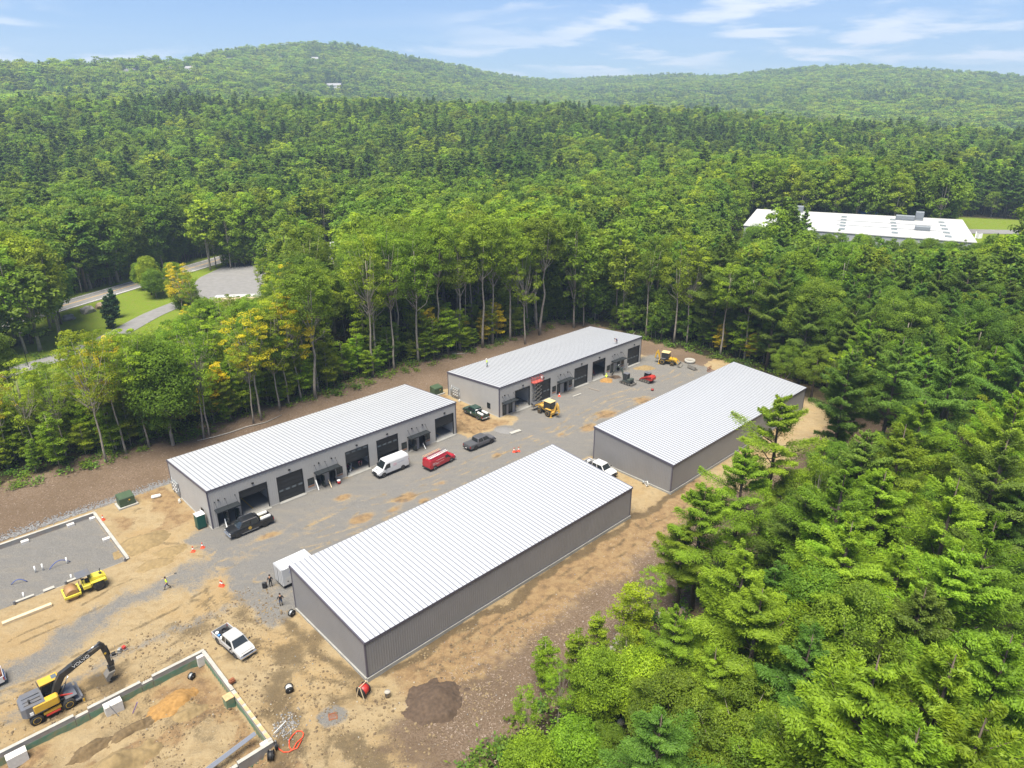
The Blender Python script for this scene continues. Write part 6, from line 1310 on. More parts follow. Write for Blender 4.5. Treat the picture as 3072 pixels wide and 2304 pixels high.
for i in range(230):
    c = S(-8.5, -37.9); p = c + Vector((random.gauss(0, .6), random.gauss(0, .9), 0)); s = random.uniform(.04, .12); pts.append((p.x, p.y, s * .4, random.randrange(5), s, s, random.uniform(0, 6.28)))
rr_ = instancer('riprap', 'grey crushed stone laid along the drainage swale', pts, rubble, True); rr_['category'] = 'stone'
pts = []
for i in range(3600):
    u, v = random.uniform(-45, 48), random.uniform(-56, -14)
    if -.3 < u < 45 and v > -39.2: continue
    p = S(u, v); s = random.choice((.02, .03, .03, .04, .04, .07)) * random.uniform(.7, 1.3); pts.append((p.x, p.y, s * .3, random.randrange(6), s, s, random.uniform(0, 6.28)))
pb = instancer('pebbles', 'loose pebbles scattered over the sand', pts, rubble, True); pb['category'] = 'pebbles'
mat('clod_sand', (.21, .155, .085), .95, var=.3, scale=2, bump=.4); mat('clod_dark', (.12, .085, .05), .95, var=.3, scale=2, bump=.4)
clods = [rock_mesh(80 + k, 'clod_sand', 1) for k in range(3)] + [rock_mesh(84 + k, 'clod_dark', 1) for k in range(2)]
cn = rs(5); pts = []
while len(pts) < 9000:
    u, v = random.uniform(-45, 20), random.uniform(-50, -15)
    if (-.3 < u < 45 and v > -39.2) or fbm(np.array([u / 3.]), np.array([v / 3.]), 3, 44)[0] < .46: continue
    p = S(u, v); s = random.choice((.03, .05, .05, .08, .08, .13)) * random.uniform(.7, 1.4); pts.append((p.x, p.y, s * .15, random.randrange(5), s, s * .7, random.uniform(0, 6.28)))
cd = instancer('soil_clods', 'lumps of dry soil scattered over the dug sand', pts, clods, True); cd['category'] = 'soil'
mat('chip', (.27, .21, .165), .9, var=.3, scale=2); mat('stick', (.21, .18, .15), .9)
chipm = [MB().box(-.5, .5, -.13, .13, 0, .06).mesh('chip', 'chip'), MB().tube([(-.6, 0, .05), (0, .08, .07), (.6, -.05, .04)], .05, 5).mesh('chip', 'stick')]
pts = []
for i in range(15000):
    if random.random() < .55: u, v = random.uniform(-62, 112), random.uniform(18.8, 31)
    else: u, v = random.uniform(1, 62), random.uniform(-57, -43.5)
    p = S(u, v); s = random.uniform(.07, .26); pts.append((p.x, p.y, +.01, random.random() < .3, s, s * .7, random.uniform(0, 6.28)))
wc = instancer('wood_chips', 'wood chips and twigs covering the banks', pts, chipm, True); wc['category'] = 'wood chips'
# low ferns and weeds on the forest edge
fr_ = rs(77); n = 46; C_ = fr_.normal(size=(n, 3)) * np.array([.5, .5, .14]) + np.array([0, 0, .35]); fern = leaf_mesh('fern', C_, np.array([0, 0, 1.]) + fr_.normal(size=(n, 3)) * .6, fr_.normal(size=(n, 3)), np.full(n, .17), np.full(n, .09), fr_.uniform(0, 1, n), 'leaf_oak'); fern2 = recolour(fern, 'needle_pine')
pts = []
for i in range(2400):
    q = random.random()
    if q < .45: u, v = random.uniform(-60, 116), 28 + abs(random.gauss(0, 14))
    elif q < .75: u, v = random.uniform(-5, 118), -53 - abs(random.gauss(0, 8))
    elif q < .85: u, v = 112 + abs(random.gauss(0, 7)), random.uniform(-56, 36)
    else: u, v = random.uniform(-20, 60), random.uniform(60, 100)
    p = S(u, v); s = random.uniform(.5, 1.6); pts.append((p.x, p.y, -.05, random.randrange(2), s, s, random.uniform(0, 6.28)))
fo = instancer('undergrowth', 'ferns and weeds growing along the wood edges', pts, [fern, fern2], True); fo['category'] = 'undergrowth'
# ------------------------------------------------------------------ site furniture
mat('util_green', (.045, .075, .04), .5, var=.08, scale=1, dirt=(.09, .10, .06), dirt_amt=.4); mat('toilet_green', (.006, .065, .05), .45); mat('toilet_roof', (.5, .52, .52), .5); mat('cone_orange', (.62, .06, .02), .5); mat('lumber', (.50, .40, .26), .8, var=.12, scale=2); mat('galv', (.34, .36, .37), .45, .5)
def transformer(label, p, rz, sc=1.0):
    t = empty('transformer_box', (p[0], p[1], hz(p)), rz, label, 'transformer', sc=sc); MB().box(-1.35, 1.35, -1.1, 1.1, -.1, .24).build('concrete_pad', 'conc_top', t)
    MB().loft([[(-1.05, -.8, .24), (1.05, -.8, .24), (1.05, .8, .24), (-1.05, .8, .24)], [(-1.05, -.8, 1.5), (1.05, -.8, 1.5), (1.05, .8, 1.72), (-1.05, .8, 1.72)], [(-1.0, -.7, 1.62), (1.0, -.7, 1.62), (1.0, .75, 1.84), (-1.0, .75, 1.84)]]).build('cabinet', 'util_green', t)
    for x in (-.5, .52): MB().box(x - .48, x + .46, -.825, -.80, .32, 1.42).build('cabinet_door', 'util_green', t)
    MB().box(.2, .4, -.84, -.826, 1.0, 1.2).build('warning_sticker', 'yellow_line', t); MB().box(.05, .1, -.88, -.826, .8, 1.0).build('handle', 'galv', t)
transformer('green transformer box on a concrete pad near the gravel foundation', S(-6.6, 15.3), YAW); transformer('green transformer box between the two workshops', gp(1310, 1182), YAW)
t = empty('portable_toilet', S(-.95, 1.75, 0.02), YAW, 'dark green portable toilet with a pale roof', 'toilet')
MB().box(-.58, .58, -.6, .6, .08, 2.12, bev=.05).build('cabin', 'toilet_green', t); MB().box(-.62, .62, -.64, .64, 0, .1).build('skid', 'machine_dark', t); MB().loft([[(-.62, -.64, 2.12), (.62, -.64, 2.12), (.62, .64, 2.12), (-.62, .64, 2.12)], [(-.56, -.3, 2.32), (.56, -.3, 2.32), (.56, .3, 2.32), (-.56, .3, 2.32)]]).build('roof', 'toilet_roof', t)
MB().box(-.42, .42, -.625, -.60, .15, 2.0).build('door', 'toilet_green', t); MB().cyl((.4, .4, 2.1), .05, .4, 8).build('vent_pipe', 'toilet_roof', t)
CONES = [(608, 1643, 'traffic cone near the sand mound'), (580, 1655, 'traffic cone near the sand mound'), (663, 1755, 'traffic cone near the walking worker'), (667, 1757, 'traffic cone near the walking worker'), (1542, 1356, 'traffic cone beside the red tool bag'), (1556, 1354, 'traffic cone beside the red tool bag'), (1678, 1189, 'traffic cone at the closed workshop doors'), (310, 1560, 'traffic cone standing at the foundation corner')]
cone_me = MB().lathe([(.19, .04), (.15, .05), (.11, .32), (.10, .36)], seg=14).lathe([(.075, .52), (.03, .74), (.0, .75)], seg=14).mesh('cone_body', 'cone_orange'); band_me = MB().lathe([(.102, .355), (.076, .525)], seg=14, cap=False).mesh('reflective_band', 'white_paint'); base_me = MB().box(-.22, .22, -.22, .22, 0, .045).mesh('cone_base', 'cone_orange')
for x, y, lb in CONES: p = gp(x, y); t = empty('traffic_cone', (p.x, p.y, hz(p)), 0, 'orange ' + lb + ' with white band', 'cone', 'orange traffic cones ' + lb[13:], 1.15); link('cone_body', cone_me, t); link('reflective_band', band_me, t); link('cone_base', base_me, t)
tag(MB().box(-.22, .22, -.14, .14, 0, .25, bev=.04).box(-.1, .1, -.02, .02, .25, .34).build('tool_bag', 'machine_red', None, gp(1549, 1357) + Vector((0, 0, .02)), .3), 'red tool bag between two traffic cones', 'bag')
o = MB().lathe([(.0, 0), (.17, .01), (.2, .3), (.21, .31), (.0, .3)], seg=14).build('red_bucket', 'machine_red', None, gp(1957, 1172) + Vector((0, 0, .02))); o.scale = (1.5, 1.5, 1.1); tag(o, 'red bucket standing alone on the gravel near the track loader', 'bucket')
# spools and reels
def spool(label, p, r, w_, rz, core, flange='plastic_black', tilt=0.0, name='cable_spool'):
    t = empty(name, (p[0], p[1], hz(p)), rz, label, 'spool'); t.rotation_euler = (0, tilt, rz)
    for y in (-w_ / 2, w_ / 2 - .04): MB().lathe([(.03, y), (r, y), (r, y + .04), (.03, y + .04)], (0, 0, r), 'y', 22).build('flange', flange, t)
    MB().lathe([(r * .78, -w_ / 2 + .04), (r * .8, 0), (r * .78, w_ / 2 - .04)], (0, 0, r), 'y', 20).build('wound_cable', core, t); MB().cyl((0, -w_ / 2 - .02, r), .06, w_ + .04, 10, 'y').build('hub', 'galv', t)
spool('black spool wound with white cable on the open sand', gp(868, 2068), .42, .62, R(25), 'tank_white'); spool('black cable spool at the corner of the dark building', gp(877, 1850), .42, .42, R(60), 'galv'); spool('black cable spool at the outer foundation wall', gp(812, 2262), .5, .5, R(100), 'plastic_black'); spool('small black spool with grey cable in the open pit', S(-12.4, -24.5), .38, .4, R(70), 'galv'); spool('dark spool leaning at the foundation corner by the orange hose', gp(828, 2240), .4, .25, R(120), 'plastic_black')
t = empty('hose_reel', gp(1092, 2085), R(150), 'large reel of red hose in a black frame beside the dark building', 'reel')
for y in (-.42, .42): MB().lathe([(.05, y - .02), (.62, y - .02), (.62, y + .02), (.05, y + .02)], (0, 0, .72), 'y', 22).build('flange', 'plastic_black', t)
MB().lathe([(.5, -.4), (.53, 0), (.5, .4)], (0, 0, .72), 'y', 22).build('red_hose', 'machine_red', t); MB().bar((-.5, -.52, .0), (-.1, -.52, 1.4), .07).bar((.5, -.52, 0), (.1, -.52, 1.4), .07).bar((-.5, .52, .0), (-.1, .52, 1.4), .07).bar((.5, .52, 0), (.1, .52, 1.4), .07).bar((0, -.55, 1.38), (0, .55, 1.38), .06).build('frame', 'lumber', t)
tag(MB().lathe([(0, 0), (.26, 0), (.28, .5), (.3, .52), (.3, .58), (0, .6)], seg=18).build('bucket_with_lid', 'rock_pale', None, gp(1163, 2088) + Vector((0, 0, .02))), 'tan lidded pail standing on the sand near the dark soil pile', 'pail')
hose = [gp(x, y) + Vector((0, 0, hz(gp(x, y)) + .08 + .05 * (i % 2))) for i, (x, y) in enumerate(((824, 2228), (836, 2244), (850, 2252), (868, 2256), (880, 2248), (890, 2232), (908, 2212), (911, 2202), (905, 2194), (892, 2194), (878, 2206), (868, 2224), (868, 2242), (876, 2252), (892, 2246), (906, 2222)))]
tag(MB().tube(hose, .05, 8).build('orange_hose', 'cone_orange'), 'orange hose coiled on the sand by the foundation corner', 'hose')
t = empty('drain_grate', gp(999, 2151), R(20), 'square rusty drain grate in a ring of gravel', 'drain'); MB().box(-.42, .42, -.42, -.34, 0, .12).box(-.42, .42, .34, .42, 0, .12).box(-.42, -.34, -.34, .34, 0, .12).box(.34, .42, -.34, .34, 0, .12).build('frame', 'rust', t)
for k in range(5): MB().box(-.34, .34, -.3 + k * .14, -.24 + k * .14, .02, .1).build('bar', 'rust', t)
# lumber and planks
a, b = gp(8, 1876), gp(156, 1817); t = empty('lumber_bundle', (0, 0, 0), 0, 'long bundle of pale lumber lying by the gravel foundation', 'lumber')
for i in range(3):
    for j in range(2):
        n_ = (b - a).normalized(); s_ = Vector((-n_.y, n_.x, 0)); MB().bar(a + s_ * (i - 1) * .17 + Vector((0, 0, .12 + .16 * j)), b + s_ * (i - 1) * .17 + Vector((0, 0, .12 + .16 * j)), .16, .15).build('timber', 'lumber', t)
def plank(label, p, q, w_, h, m_, z=.05, name='plank', cat='plank'): tag(MB().bar(Vector(p) + Vector((0, 0, z)), Vector(q) + Vector((0, 0, z)), w_, h).build(name, m_), label, cat)
plank('weathered plank lying crosswise on the gravel by the workshop', gp(1767, 1165), gp(1798, 1174), .25, .14, 'stick', .09); plank('grey plank lying along the workshop front', gp(1719, 1191), gp(1743, 1182.5), .3, .16, 'conc_top', .09); plank('flat grey concrete slab on the gravel beside the gravel heap', gp(1531, 1303), gp(1561, 1293), .75, .25, 'conc_top', .13, 'concrete_slab', 'slab')
plank('white board leaning at the first open doors', S(1.55, -1.0), S(1.7, -.25, 1.0), .14, .05, 'white_paint', .08); plank('white board leaning beside the window of the middle entrance', S(16.0, -.8), S(16.0, -.1, 1.5), .16, .05, 'white_paint', .06); plank('bare wooden board leaning against the middle entrance door', S(17.8, -1.5), S(18.0, -.3, .9), .14, .05, 'lumber', .08); plank('white tube lying at the right entrance door', S(36.2, -1.2), S(36.3, -.3, .8), .12, .1, 'pvc', .06); plank('thin pale rod lying across the rubble by the foundation', gp(858, 2168, .3), gp(822, 2205, .3), .05, .05, 'pvc', .2, 'rod', 'rod')
plank('slim upright white pipe at the end door of the far workshop', S(92.9, -1.0), S(92.9, -.95, 1.2), .1, .1, 'pvc', 0, 'pipe', 'pipe')
log = [S(u, v, hz(S(u, v)) + .12) for u, v in ((8.5, 27), (11, 26.6), (14, 26.4), (17, 26.6), (20.5, 26.2), (24, 26.9))]; tag(MB().tube(log, [.07, .1, .11, .1, .08, .05], 7).build('fallen_log', 'bark_dead'), 'fallen bare trunk lying on the bark bank behind the long workshop', 'log')
rr2 = [(120, 27.5, 128, 29.5), (111, 12, 117, 14.5), (68, 30.5, 71, 28.8)]
for i, (u0, v0, u1, v1) in enumerate(rr2): p, q = S(u0, v0), S(u1, v1); tag(MB().tube([p + Vector((0, 0, hz(p) + .1)), q + Vector((0, 0, hz(q) + .1))], [.1, .06], 6).build('fallen_branch', 'bark_dead'), ('fallen pale branch at the far corner of the clearing', 'fallen branch on the bank beyond the far backhoe', 'short dead branch behind the roof workers building')[i], 'branch')
# leaning dead birch beyond the dark building
p = gp(2330, 1172); tag(MB().tube([p, p + Vector((2.2, -.6, 4.5)), p + Vector((4.2, -1.2, 8.5))], [.12, .09, .04], 7).build('dead_birch', 'bark_grey'), 'dead pale birch trunk leaning over the end of the dark building', 'dead tree'); tag(MB().tube([p + Vector((-1, 1, 0)), p + Vector((1.4, 0, 4.5)), p + Vector((3.0, -.5, 8))], [.1, .07, .03], 7).build('dead_birch', 'bark_dark'), 'thin grey dead trunk leaning beside the pale birch trunk', 'dead tree')
# culvert, ring, bucket, forks, gas bottles, meters
tag(MB().lathe([(.0, -.7), (.22, -.62), (.28, -.5), (.28, .5), (.22, .62), (0, .7)], (0, 0, .22), 'x', 14).build('pale_cylinder', 'pvc', None, S(-2.75, 14.3, .02), .5), 'pale capsule-shaped tank lying near the transformer box', 'tank')
p = gp(2069, 1087); tag(MB().lathe([(.95, .0), (1.2, 0), (1.2, .65), (.95, .65), (.95, 0)], seg=28, cap=False).build('concrete_ring', 'conc_top', None, (p.x, p.y, hz(p) + .02)), 'pale concrete well ring near the wood edge', 'ring')
t = empty('loader_bucket', gp(2073, 1108), R(30), 'detached rusty loader bucket beside the concrete ring', 'bucket'); MB().prism([(0, .9), (-.15, .2), (.1, .02), (1.0, .0), (1.0, .05), (.2, .12), (.02, .3), (.1, .9)], 'y', -1.1, 1.1).build('shell', 'worn_steel', t)
for y in (-1.13, 1.1): MB().prism([(.05, .88), (-.12, .2), (.1, .03), (.98, .03)], 'y', y, y + .03).build('cheek', 'worn_steel', t)
t = empty('pallet_forks', gp(2128, 1112), R(50), 'black steel fork frame standing on the gravel', 'forks')
for x in (-.8, 0, .8): MB().box(x - .06, x + .06, 0, .1, 0, .95).box(x - .06, x + .06, -1.0, 0, .02, .09).build('tine', 'rust', t)
MB().box(-.9, .9, .1, .16, .3, .42).box(-.9, .9, .1, .16, .8, .92).build('cross_bar', 'rust', t)
def meters(label, x, y, origin, rz):
    t = empty('electric_meters', origin, rz, label, 'meter bank')
    MB().box(-.95, .95, -.28, -.06, .5, 2.3).build('cabinet', 'galv', t); 
    for i in range(3):
        for j in range(3): MB().cyl((-.6 + i * .6, -.40, .85 + j * .55), .14, .12, 12, 'y').build('meter', 'tank_white', t)
    MB().cyl((-1.2, -.2, 0), .06, 2.6, 8).cyl((1.15, -.2, 0), .05, 1.6, 8).build('conduit', 'galv', t); MB().box(-1.75, -1.3, -.25, -.05, .7, 1.7).build('switch_box', 'galv', t)
meters('grey bank of electric meters on the end wall near the transformer by the gravel foundation', 0, 0, S(-.02, 12.8, .05), YAW - math.pi / 2); meters('grey bank of electric meters on the end wall of the far workshop', 0, 0, S(54.18, 12.2, .05), YAW - math.pi / 2)
def coil(label, p, r, rz, m_='tank_white'): tag(MB().tube([(r * math.cos(a * .35), .1 * math.sin(a * 1.3) + a * .006, r + r * math.sin(a * .35)) for a in range(40)], .05, 6).build('pipe_coil', m_, None, (p[0], p[1], hz(p) + .02), rz), label, 'coil')
coil('white pipe coil leaning on the end wall of the dark building', S(53.55, -34.9), .38, YAW + R(60)); coil('white cable coil leaning at the end wall near the meters of the far workshop', S(53.7, 10.6), .25, YAW + R(70)); coil('white cable coil at the end wall behind the portable toilet', S(-.6, 10.4), .28, YAW + R(70))
p = S(53.6, -34.1); tag(MB().cyl((0, 0, .02), .16, .5, 12).build('gas_can', 'galv', None, (p.x, p.y, hz(p) + .02)), 'short grey canister next to the pipe coil', 'canister')
# tools on the sand near the digger, pump and red block on the foundation
for i, (x, y, m_, lb) in enumerate(((342, 1968, 'plastic_black', 'black plate compactor handle section on the sand by the digger'), (360, 1955, 'galv', 'grey plate compactor with black engine near the digger'), (373, 1947, 'machine_red', 'red plate compactor engine lying near the digger'))):
    p = gp(x, y); t = empty('compactor', (p.x, p.y, hz(p)), .6 + i, lb, 'compactor'); MB().box(-.32, .32, -.22, .22, 0, .12, bev=.03).build('base_plate', 'worn_steel', t); MB().box(-.2, .2, -.16, .16, .12, .45, bev=.04).build('engine', m_, t); MB().tube([(-.25, -.15, .3), (-.7, -.15, .7), (-.7, .15, .7), (-.25, .15, .3)], .02, 6).build('handle', 'plastic_black', t)
p = S(-9.95, -29.2); tag(MB().box(-.3, .3, -.22, .22, 0, .32, bev=.03).box(-.2, .2, -.14, .14, .32, .42).build('red_toolbox', 'rust', None, (p.x, p.y, .23), .8), 'dark red toolbox on the foundation wall', 'toolbox')
t = empty('cooler', S(19.3, -1.15, 0.02), YAW + .3, 'red drink cooler with white lid at the middle entrance', 'cooler'); MB().lathe([(.0, 0), (.24, 0), (.27, .55), (0, .55)], seg=16).build('tub', 'machine_red', t); MB().lathe([(.28, .552), (.27, .66), (0, .68)], seg=16).build('lid', 'white_paint', t)
BK = [(22.0, 1.0, 'white_paint'), (22.5, .8, 'white_paint'), (22.9, 1.3, 'tank_white'), (22.3, 1.9, 'machine_grey'), (23.3, 1.9, 'white_paint'), (23.0, 2.4, 'decal_pink'), (23.8, 2.6, 'white_paint'), (21.8, 1.7, 'lumber')]
for i, (u, v, m_) in enumerate(BK): t = empty('paint_pail', S(u, v, .085), 0, ('yellowish' if m_ == 'lumber' else 'pink' if m_ == 'decal_pink' else 'grey' if m_ == 'machine_grey' else 'white') + ' paint pail inside the half-open doorway behind the cooler', 'pail', 'paint pails inside the doorway'); MB().lathe([(.0, 0), (.15, 0), (.17, .38), (.18, .4), (0, .4)], seg=14).build('tub', m_, t)
t = empty('step_ladder', S(82.6, 3.2, .09), YAW, 'wooden coloured step ladder standing inside the open doorway', 'ladder')
for s in (-1, 1): MB().bar((s * .3, -.5, 0), (s * .18, 0, 2.3), .07).build('front_rail', 'fibreglass', t); MB().bar((s * .3, .55, 0), (s * .18, .04, 2.3), .06).build('rear_rail', 'fibreglass', t)
for k in range(6): MB().box(-.28 + k * .015, .28 - k * .015, -.5 + k * .085, -.38 + k * .085, .3 + k * .33, .34 + k * .33).build('step', 'alu', t)
t = empty('step_ladder', S(83.9, 1.6, .09), YAW + 1.2, 'short red step ladder leaning inside the open doorway', 'ladder')
for s in (-1, 1): MB().bar((s * .22, -.4, 0), (s * .15, .1, 1.3), .06).build('rail', 'machine_red', t)
for k in range(4): MB().box(-.2, .2, -.36 + k * .11, -.28 + k * .11, .22 + k * .28, .26 + k * .28).build('step', 'alu', t)
# lamp post by the driveway
p = gp(88, 1110); t = empty('lamp_post', (p.x, p.y, hz(p)), 0, 'thin dark lamp post on a concrete base by the driveway', 'lamp post'); MB().cyl((0, 0, -.2), .3, .8, 12).build('base', 'conc_top', t); MB().cyl((0, 0, .6), .07, 8, 8, r2=.05).build('pole', 'lamp_black', t); MB().box(-.1, .7, -.15, .15, 8.55, 8.7, bev=.03).build('lamp_head', 'lamp_black', t)
# two clipped spruces on the lawn and a bare tree
sp_c, sp_t = pine_tree(rs(91), 7, 1.7, 150, .15, 'needle_spruce', .05)
for x, y, h, lb in ((349, 953, 8, 'taller dark spruce on the lawn near the driveway'), (336, 985, 8.5, 'wider dark spruce on the lawn beside the taller one')):
    p = gp(x, y); e = empty('spruce_tree', (p.x, p.y, hz(p) - .1), x, lb, 'tree', sc=h / 7); link('trunk', sp_t, e); link('crown', sp_c, e)
# ------------------------------------------------------------------ halls and houses beyond
mat('membrane', (.40, .40, .395), .7, var=.04, scale=.08, dirt=(.5, .5, .49), dirt_amt=.3); mat('hall_wall', (.36, .37, .40), .7); mat('hvac', (.19, .21, .23), .5, .2); mat('skylight', (.16, .19, .21), .3); mat('house_white', (.68, .68, .66), .7); mat('house_grey', (.26, .26, .27), .7); mat('house_tan', (.42, .34, .25), .7); mat('shingle', (.11, .11, .12), .9, var=.2, scale=1); mat('blue_roof', (.05, .16, .42), .5)
t = empty('large_white_building', (0, 0, 0), 0, 'very large flat white-roofed building in the woods', 'building')
gz = min(hz(p) for p in WB) - 1; ctr = sum(WB, Vector()) / 4
MB().loft([[(p.x, p.y, gz) for p in WB], [(p.x, p.y, 15.9) for p in WB]]).build('wall', 'hall_wall', t)
ex = [p + (p - ctr).normalized() * .4 for p in WB]; MB().loft([[(p.x, p.y, 15.85) for p in ex], [(p.x, p.y, 16.1) for p in ex]]).build('roof', 'membrane', t)
def onroof(a, b): return WB[0].lerp(WB[1], a).lerp(WB[3].lerp(WB[2], a), b)
ang = math.atan2(WB[1].y - WB[0].y, WB[1].x - WB[0].x)
for a, b, sx, sy, sz in ((.735, .80, 6, 2.2, 1.7), (.80, .84, 2.6, 2.4, 3.0), (.22, .93, 3, 2.2, 2.4), (.16, .86, 4, 2, 1.2), (.80, .34, 4.5, 2.2, 1.4)):
    p = onroof(a, b); o = MB().box(-sx / 2, sx / 2, -sy / 2, sy / 2, 0, sz, bev=.08).box(-sx / 2 + .2, sx / 2 - .2, -sy / 2 - .05, sy / 2 + .05, sz * .3, sz * .7).build('roof_unit', 'hvac', t); o.location = (p.x, p.y, 16.1); o.rotation_euler = (0, 0, ang)
for a in (.45, .68, .90):
    for b in (.14, .3, .46, .62, .78): p = onroof(a, b); o = MB().box(-.9, .9, -1.3, 1.3, 0, .25, bev=.05).build('skylight', 'skylight', t); o.location = (p.x, p.y, 16.1); o.rotation_euler = (0, 0, ang)
for b in (.35, .58): a_, b_ = onroof(.42, b), onroof(.88, b); MB().bar((a_.x, a_.y, 16.2), (b_.x, b_.y, 16.2), .12).build('roof_conduit', 'hvac', t)
p = onroof(.56, 1.25); o = MB().loft([[(-3, -3, 0), (3, -3, 0), (3, 3, 0), (-3, 3, 0)], [(-3, -3, 4.5), (3, -3, 4.5), (3, 3, 4.5), (-3, 3, 4.5)], [(-.2, -.2, 7.2), (.2, -.2, 7.2), (.2, .2, 7.2), (-.2, .2, 7.2)]]).build('kiosk', 'blue_roof'); o.location = (p.x, p.y, hz(p) + 2); tag(o, 'small blue pointed roof behind the large white building', 'pavilion')
p = WB[1] + Vector((6, 10, 0)); p.z = hz(p); t = empty('flag_pole', p, 0, 'white flag on a pole beside the large white building', 'flag'); MB().cyl((0, 0, 0), .09, 8.5, 8).build('pole', 'white_paint', t); MB().loft([[(.1, 0, 6.6), (.1, .02, 6.6), (.1, .02, 8.2), (.1, 0, 8.2)], [(1.2, .25, 6.3), (1.2, .27, 6.3), (1.2, .27, 7.9), (1.2, .25, 7.9)], [(2.1, -.1, 6.5), (2.1, -.08, 6.5), (2.1, -.08, 8.0), (2.1, -.1, 8.0)]]).build('flag', 'white_paint', t)
t = empty('grey_hall', gb_c - Vector((0, 0, GREY_ROOF)), R(196), 'grey metal hall with white roof half hidden by trees beside the parking lot', 'building'); MB().box(0, 24, -14, 0, -.5, GREY_ROOF - .6).build('wall', 'siding_light', t)
MB().loft([[(-.4, -14.4, GREY_ROOF - .9), (24.4, -14.4, GREY_ROOF - .9), (24.4, -14.4, GREY_ROOF - .6), (-.4, -14.4, GREY_ROOF - .6)], [(-.4, .4, GREY_ROOF - .3), (24.4, .4, GREY_ROOF - .3), (24.4, .4, GREY_ROOF), (-.4, .4, GREY_ROOF)]]).build('roof', 'membrane', t)
for x in (4, 10, 16): MB().box(x, x + 3.6, .0, .06, .1, 4).build('roller_door', 'white_paint', t)
t = empty('white_storage_tank', gp(1029, 853), 0, 'round white-topped tank by the grey hall', 'tank'); MB().lathe([(0, 0), (2.1, 0), (2.1, 3.0), (2.0, 3.0)], seg=22, cap=False).build('shell', 'hvac', t); MB().lathe([(2.2, 3.0), (2.2, 3.2), (1.5, 3.25), (0, 3.3)], seg=22).build('cover', 'membrane', t)
t = empty('covered_stack', gp(730, 905), R(8), 'long stack under white sheeting at the parking lot edge', 'stack'); MB().box(-8, 8, -1.6, 1.6, 0, 1.6, bev=.15).build('stack_body', 'lumber', t); MB().box(-7.9, 7.6, -1.2, 1.7, 1.6, 1.9, bev=.1).build('sheeting', 'membrane', t)
for i, (p, s, k) in enumerate(HOUSES):
    t = empty('hillside_house', p, (i * 1.3) % 1.2 - .4, {'white': 'white', 'grey': 'grey', 'tan': 'tan'}[k] + ' house standing among the trees on the far hillside', 'house', k and k + ' houses on the far hillside'); m_ = 'house_' + k; w_, d_, h = s * .5, s * .32, 6.0
    MB().box(-w_, w_, -d_, d_, -4, h).build('wall', m_, t); rf = MB().loft([[(-w_ - .6, -d_ - .6, h), (-w_ - .6, d_ + .6, h), (-w_ - .6, 0, h + 4.0)], [(w_ + .6, -d_ - .6, h), (w_ + .6, d_ + .6, h), (w_ + .6, 0, h + 4.0)]]).build('roof', 'shingle' if k != 'white' or i % 2 else 'house_grey', t)
    MB().box(w_ * .4, w_ * .4 + 1, -.5, .5, h + 2, h + 5.2).build('chimney', 'house_tan', rf)
    for z in (1.4, 4.0):
        for x in np.linspace(-w_ * .75, w_ * .75, 4): MB().box(float(x) - .5, float(x) + .5, -d_ - .05, -d_ + .02, z - .7, z + .7).build('window', 'glass', t)
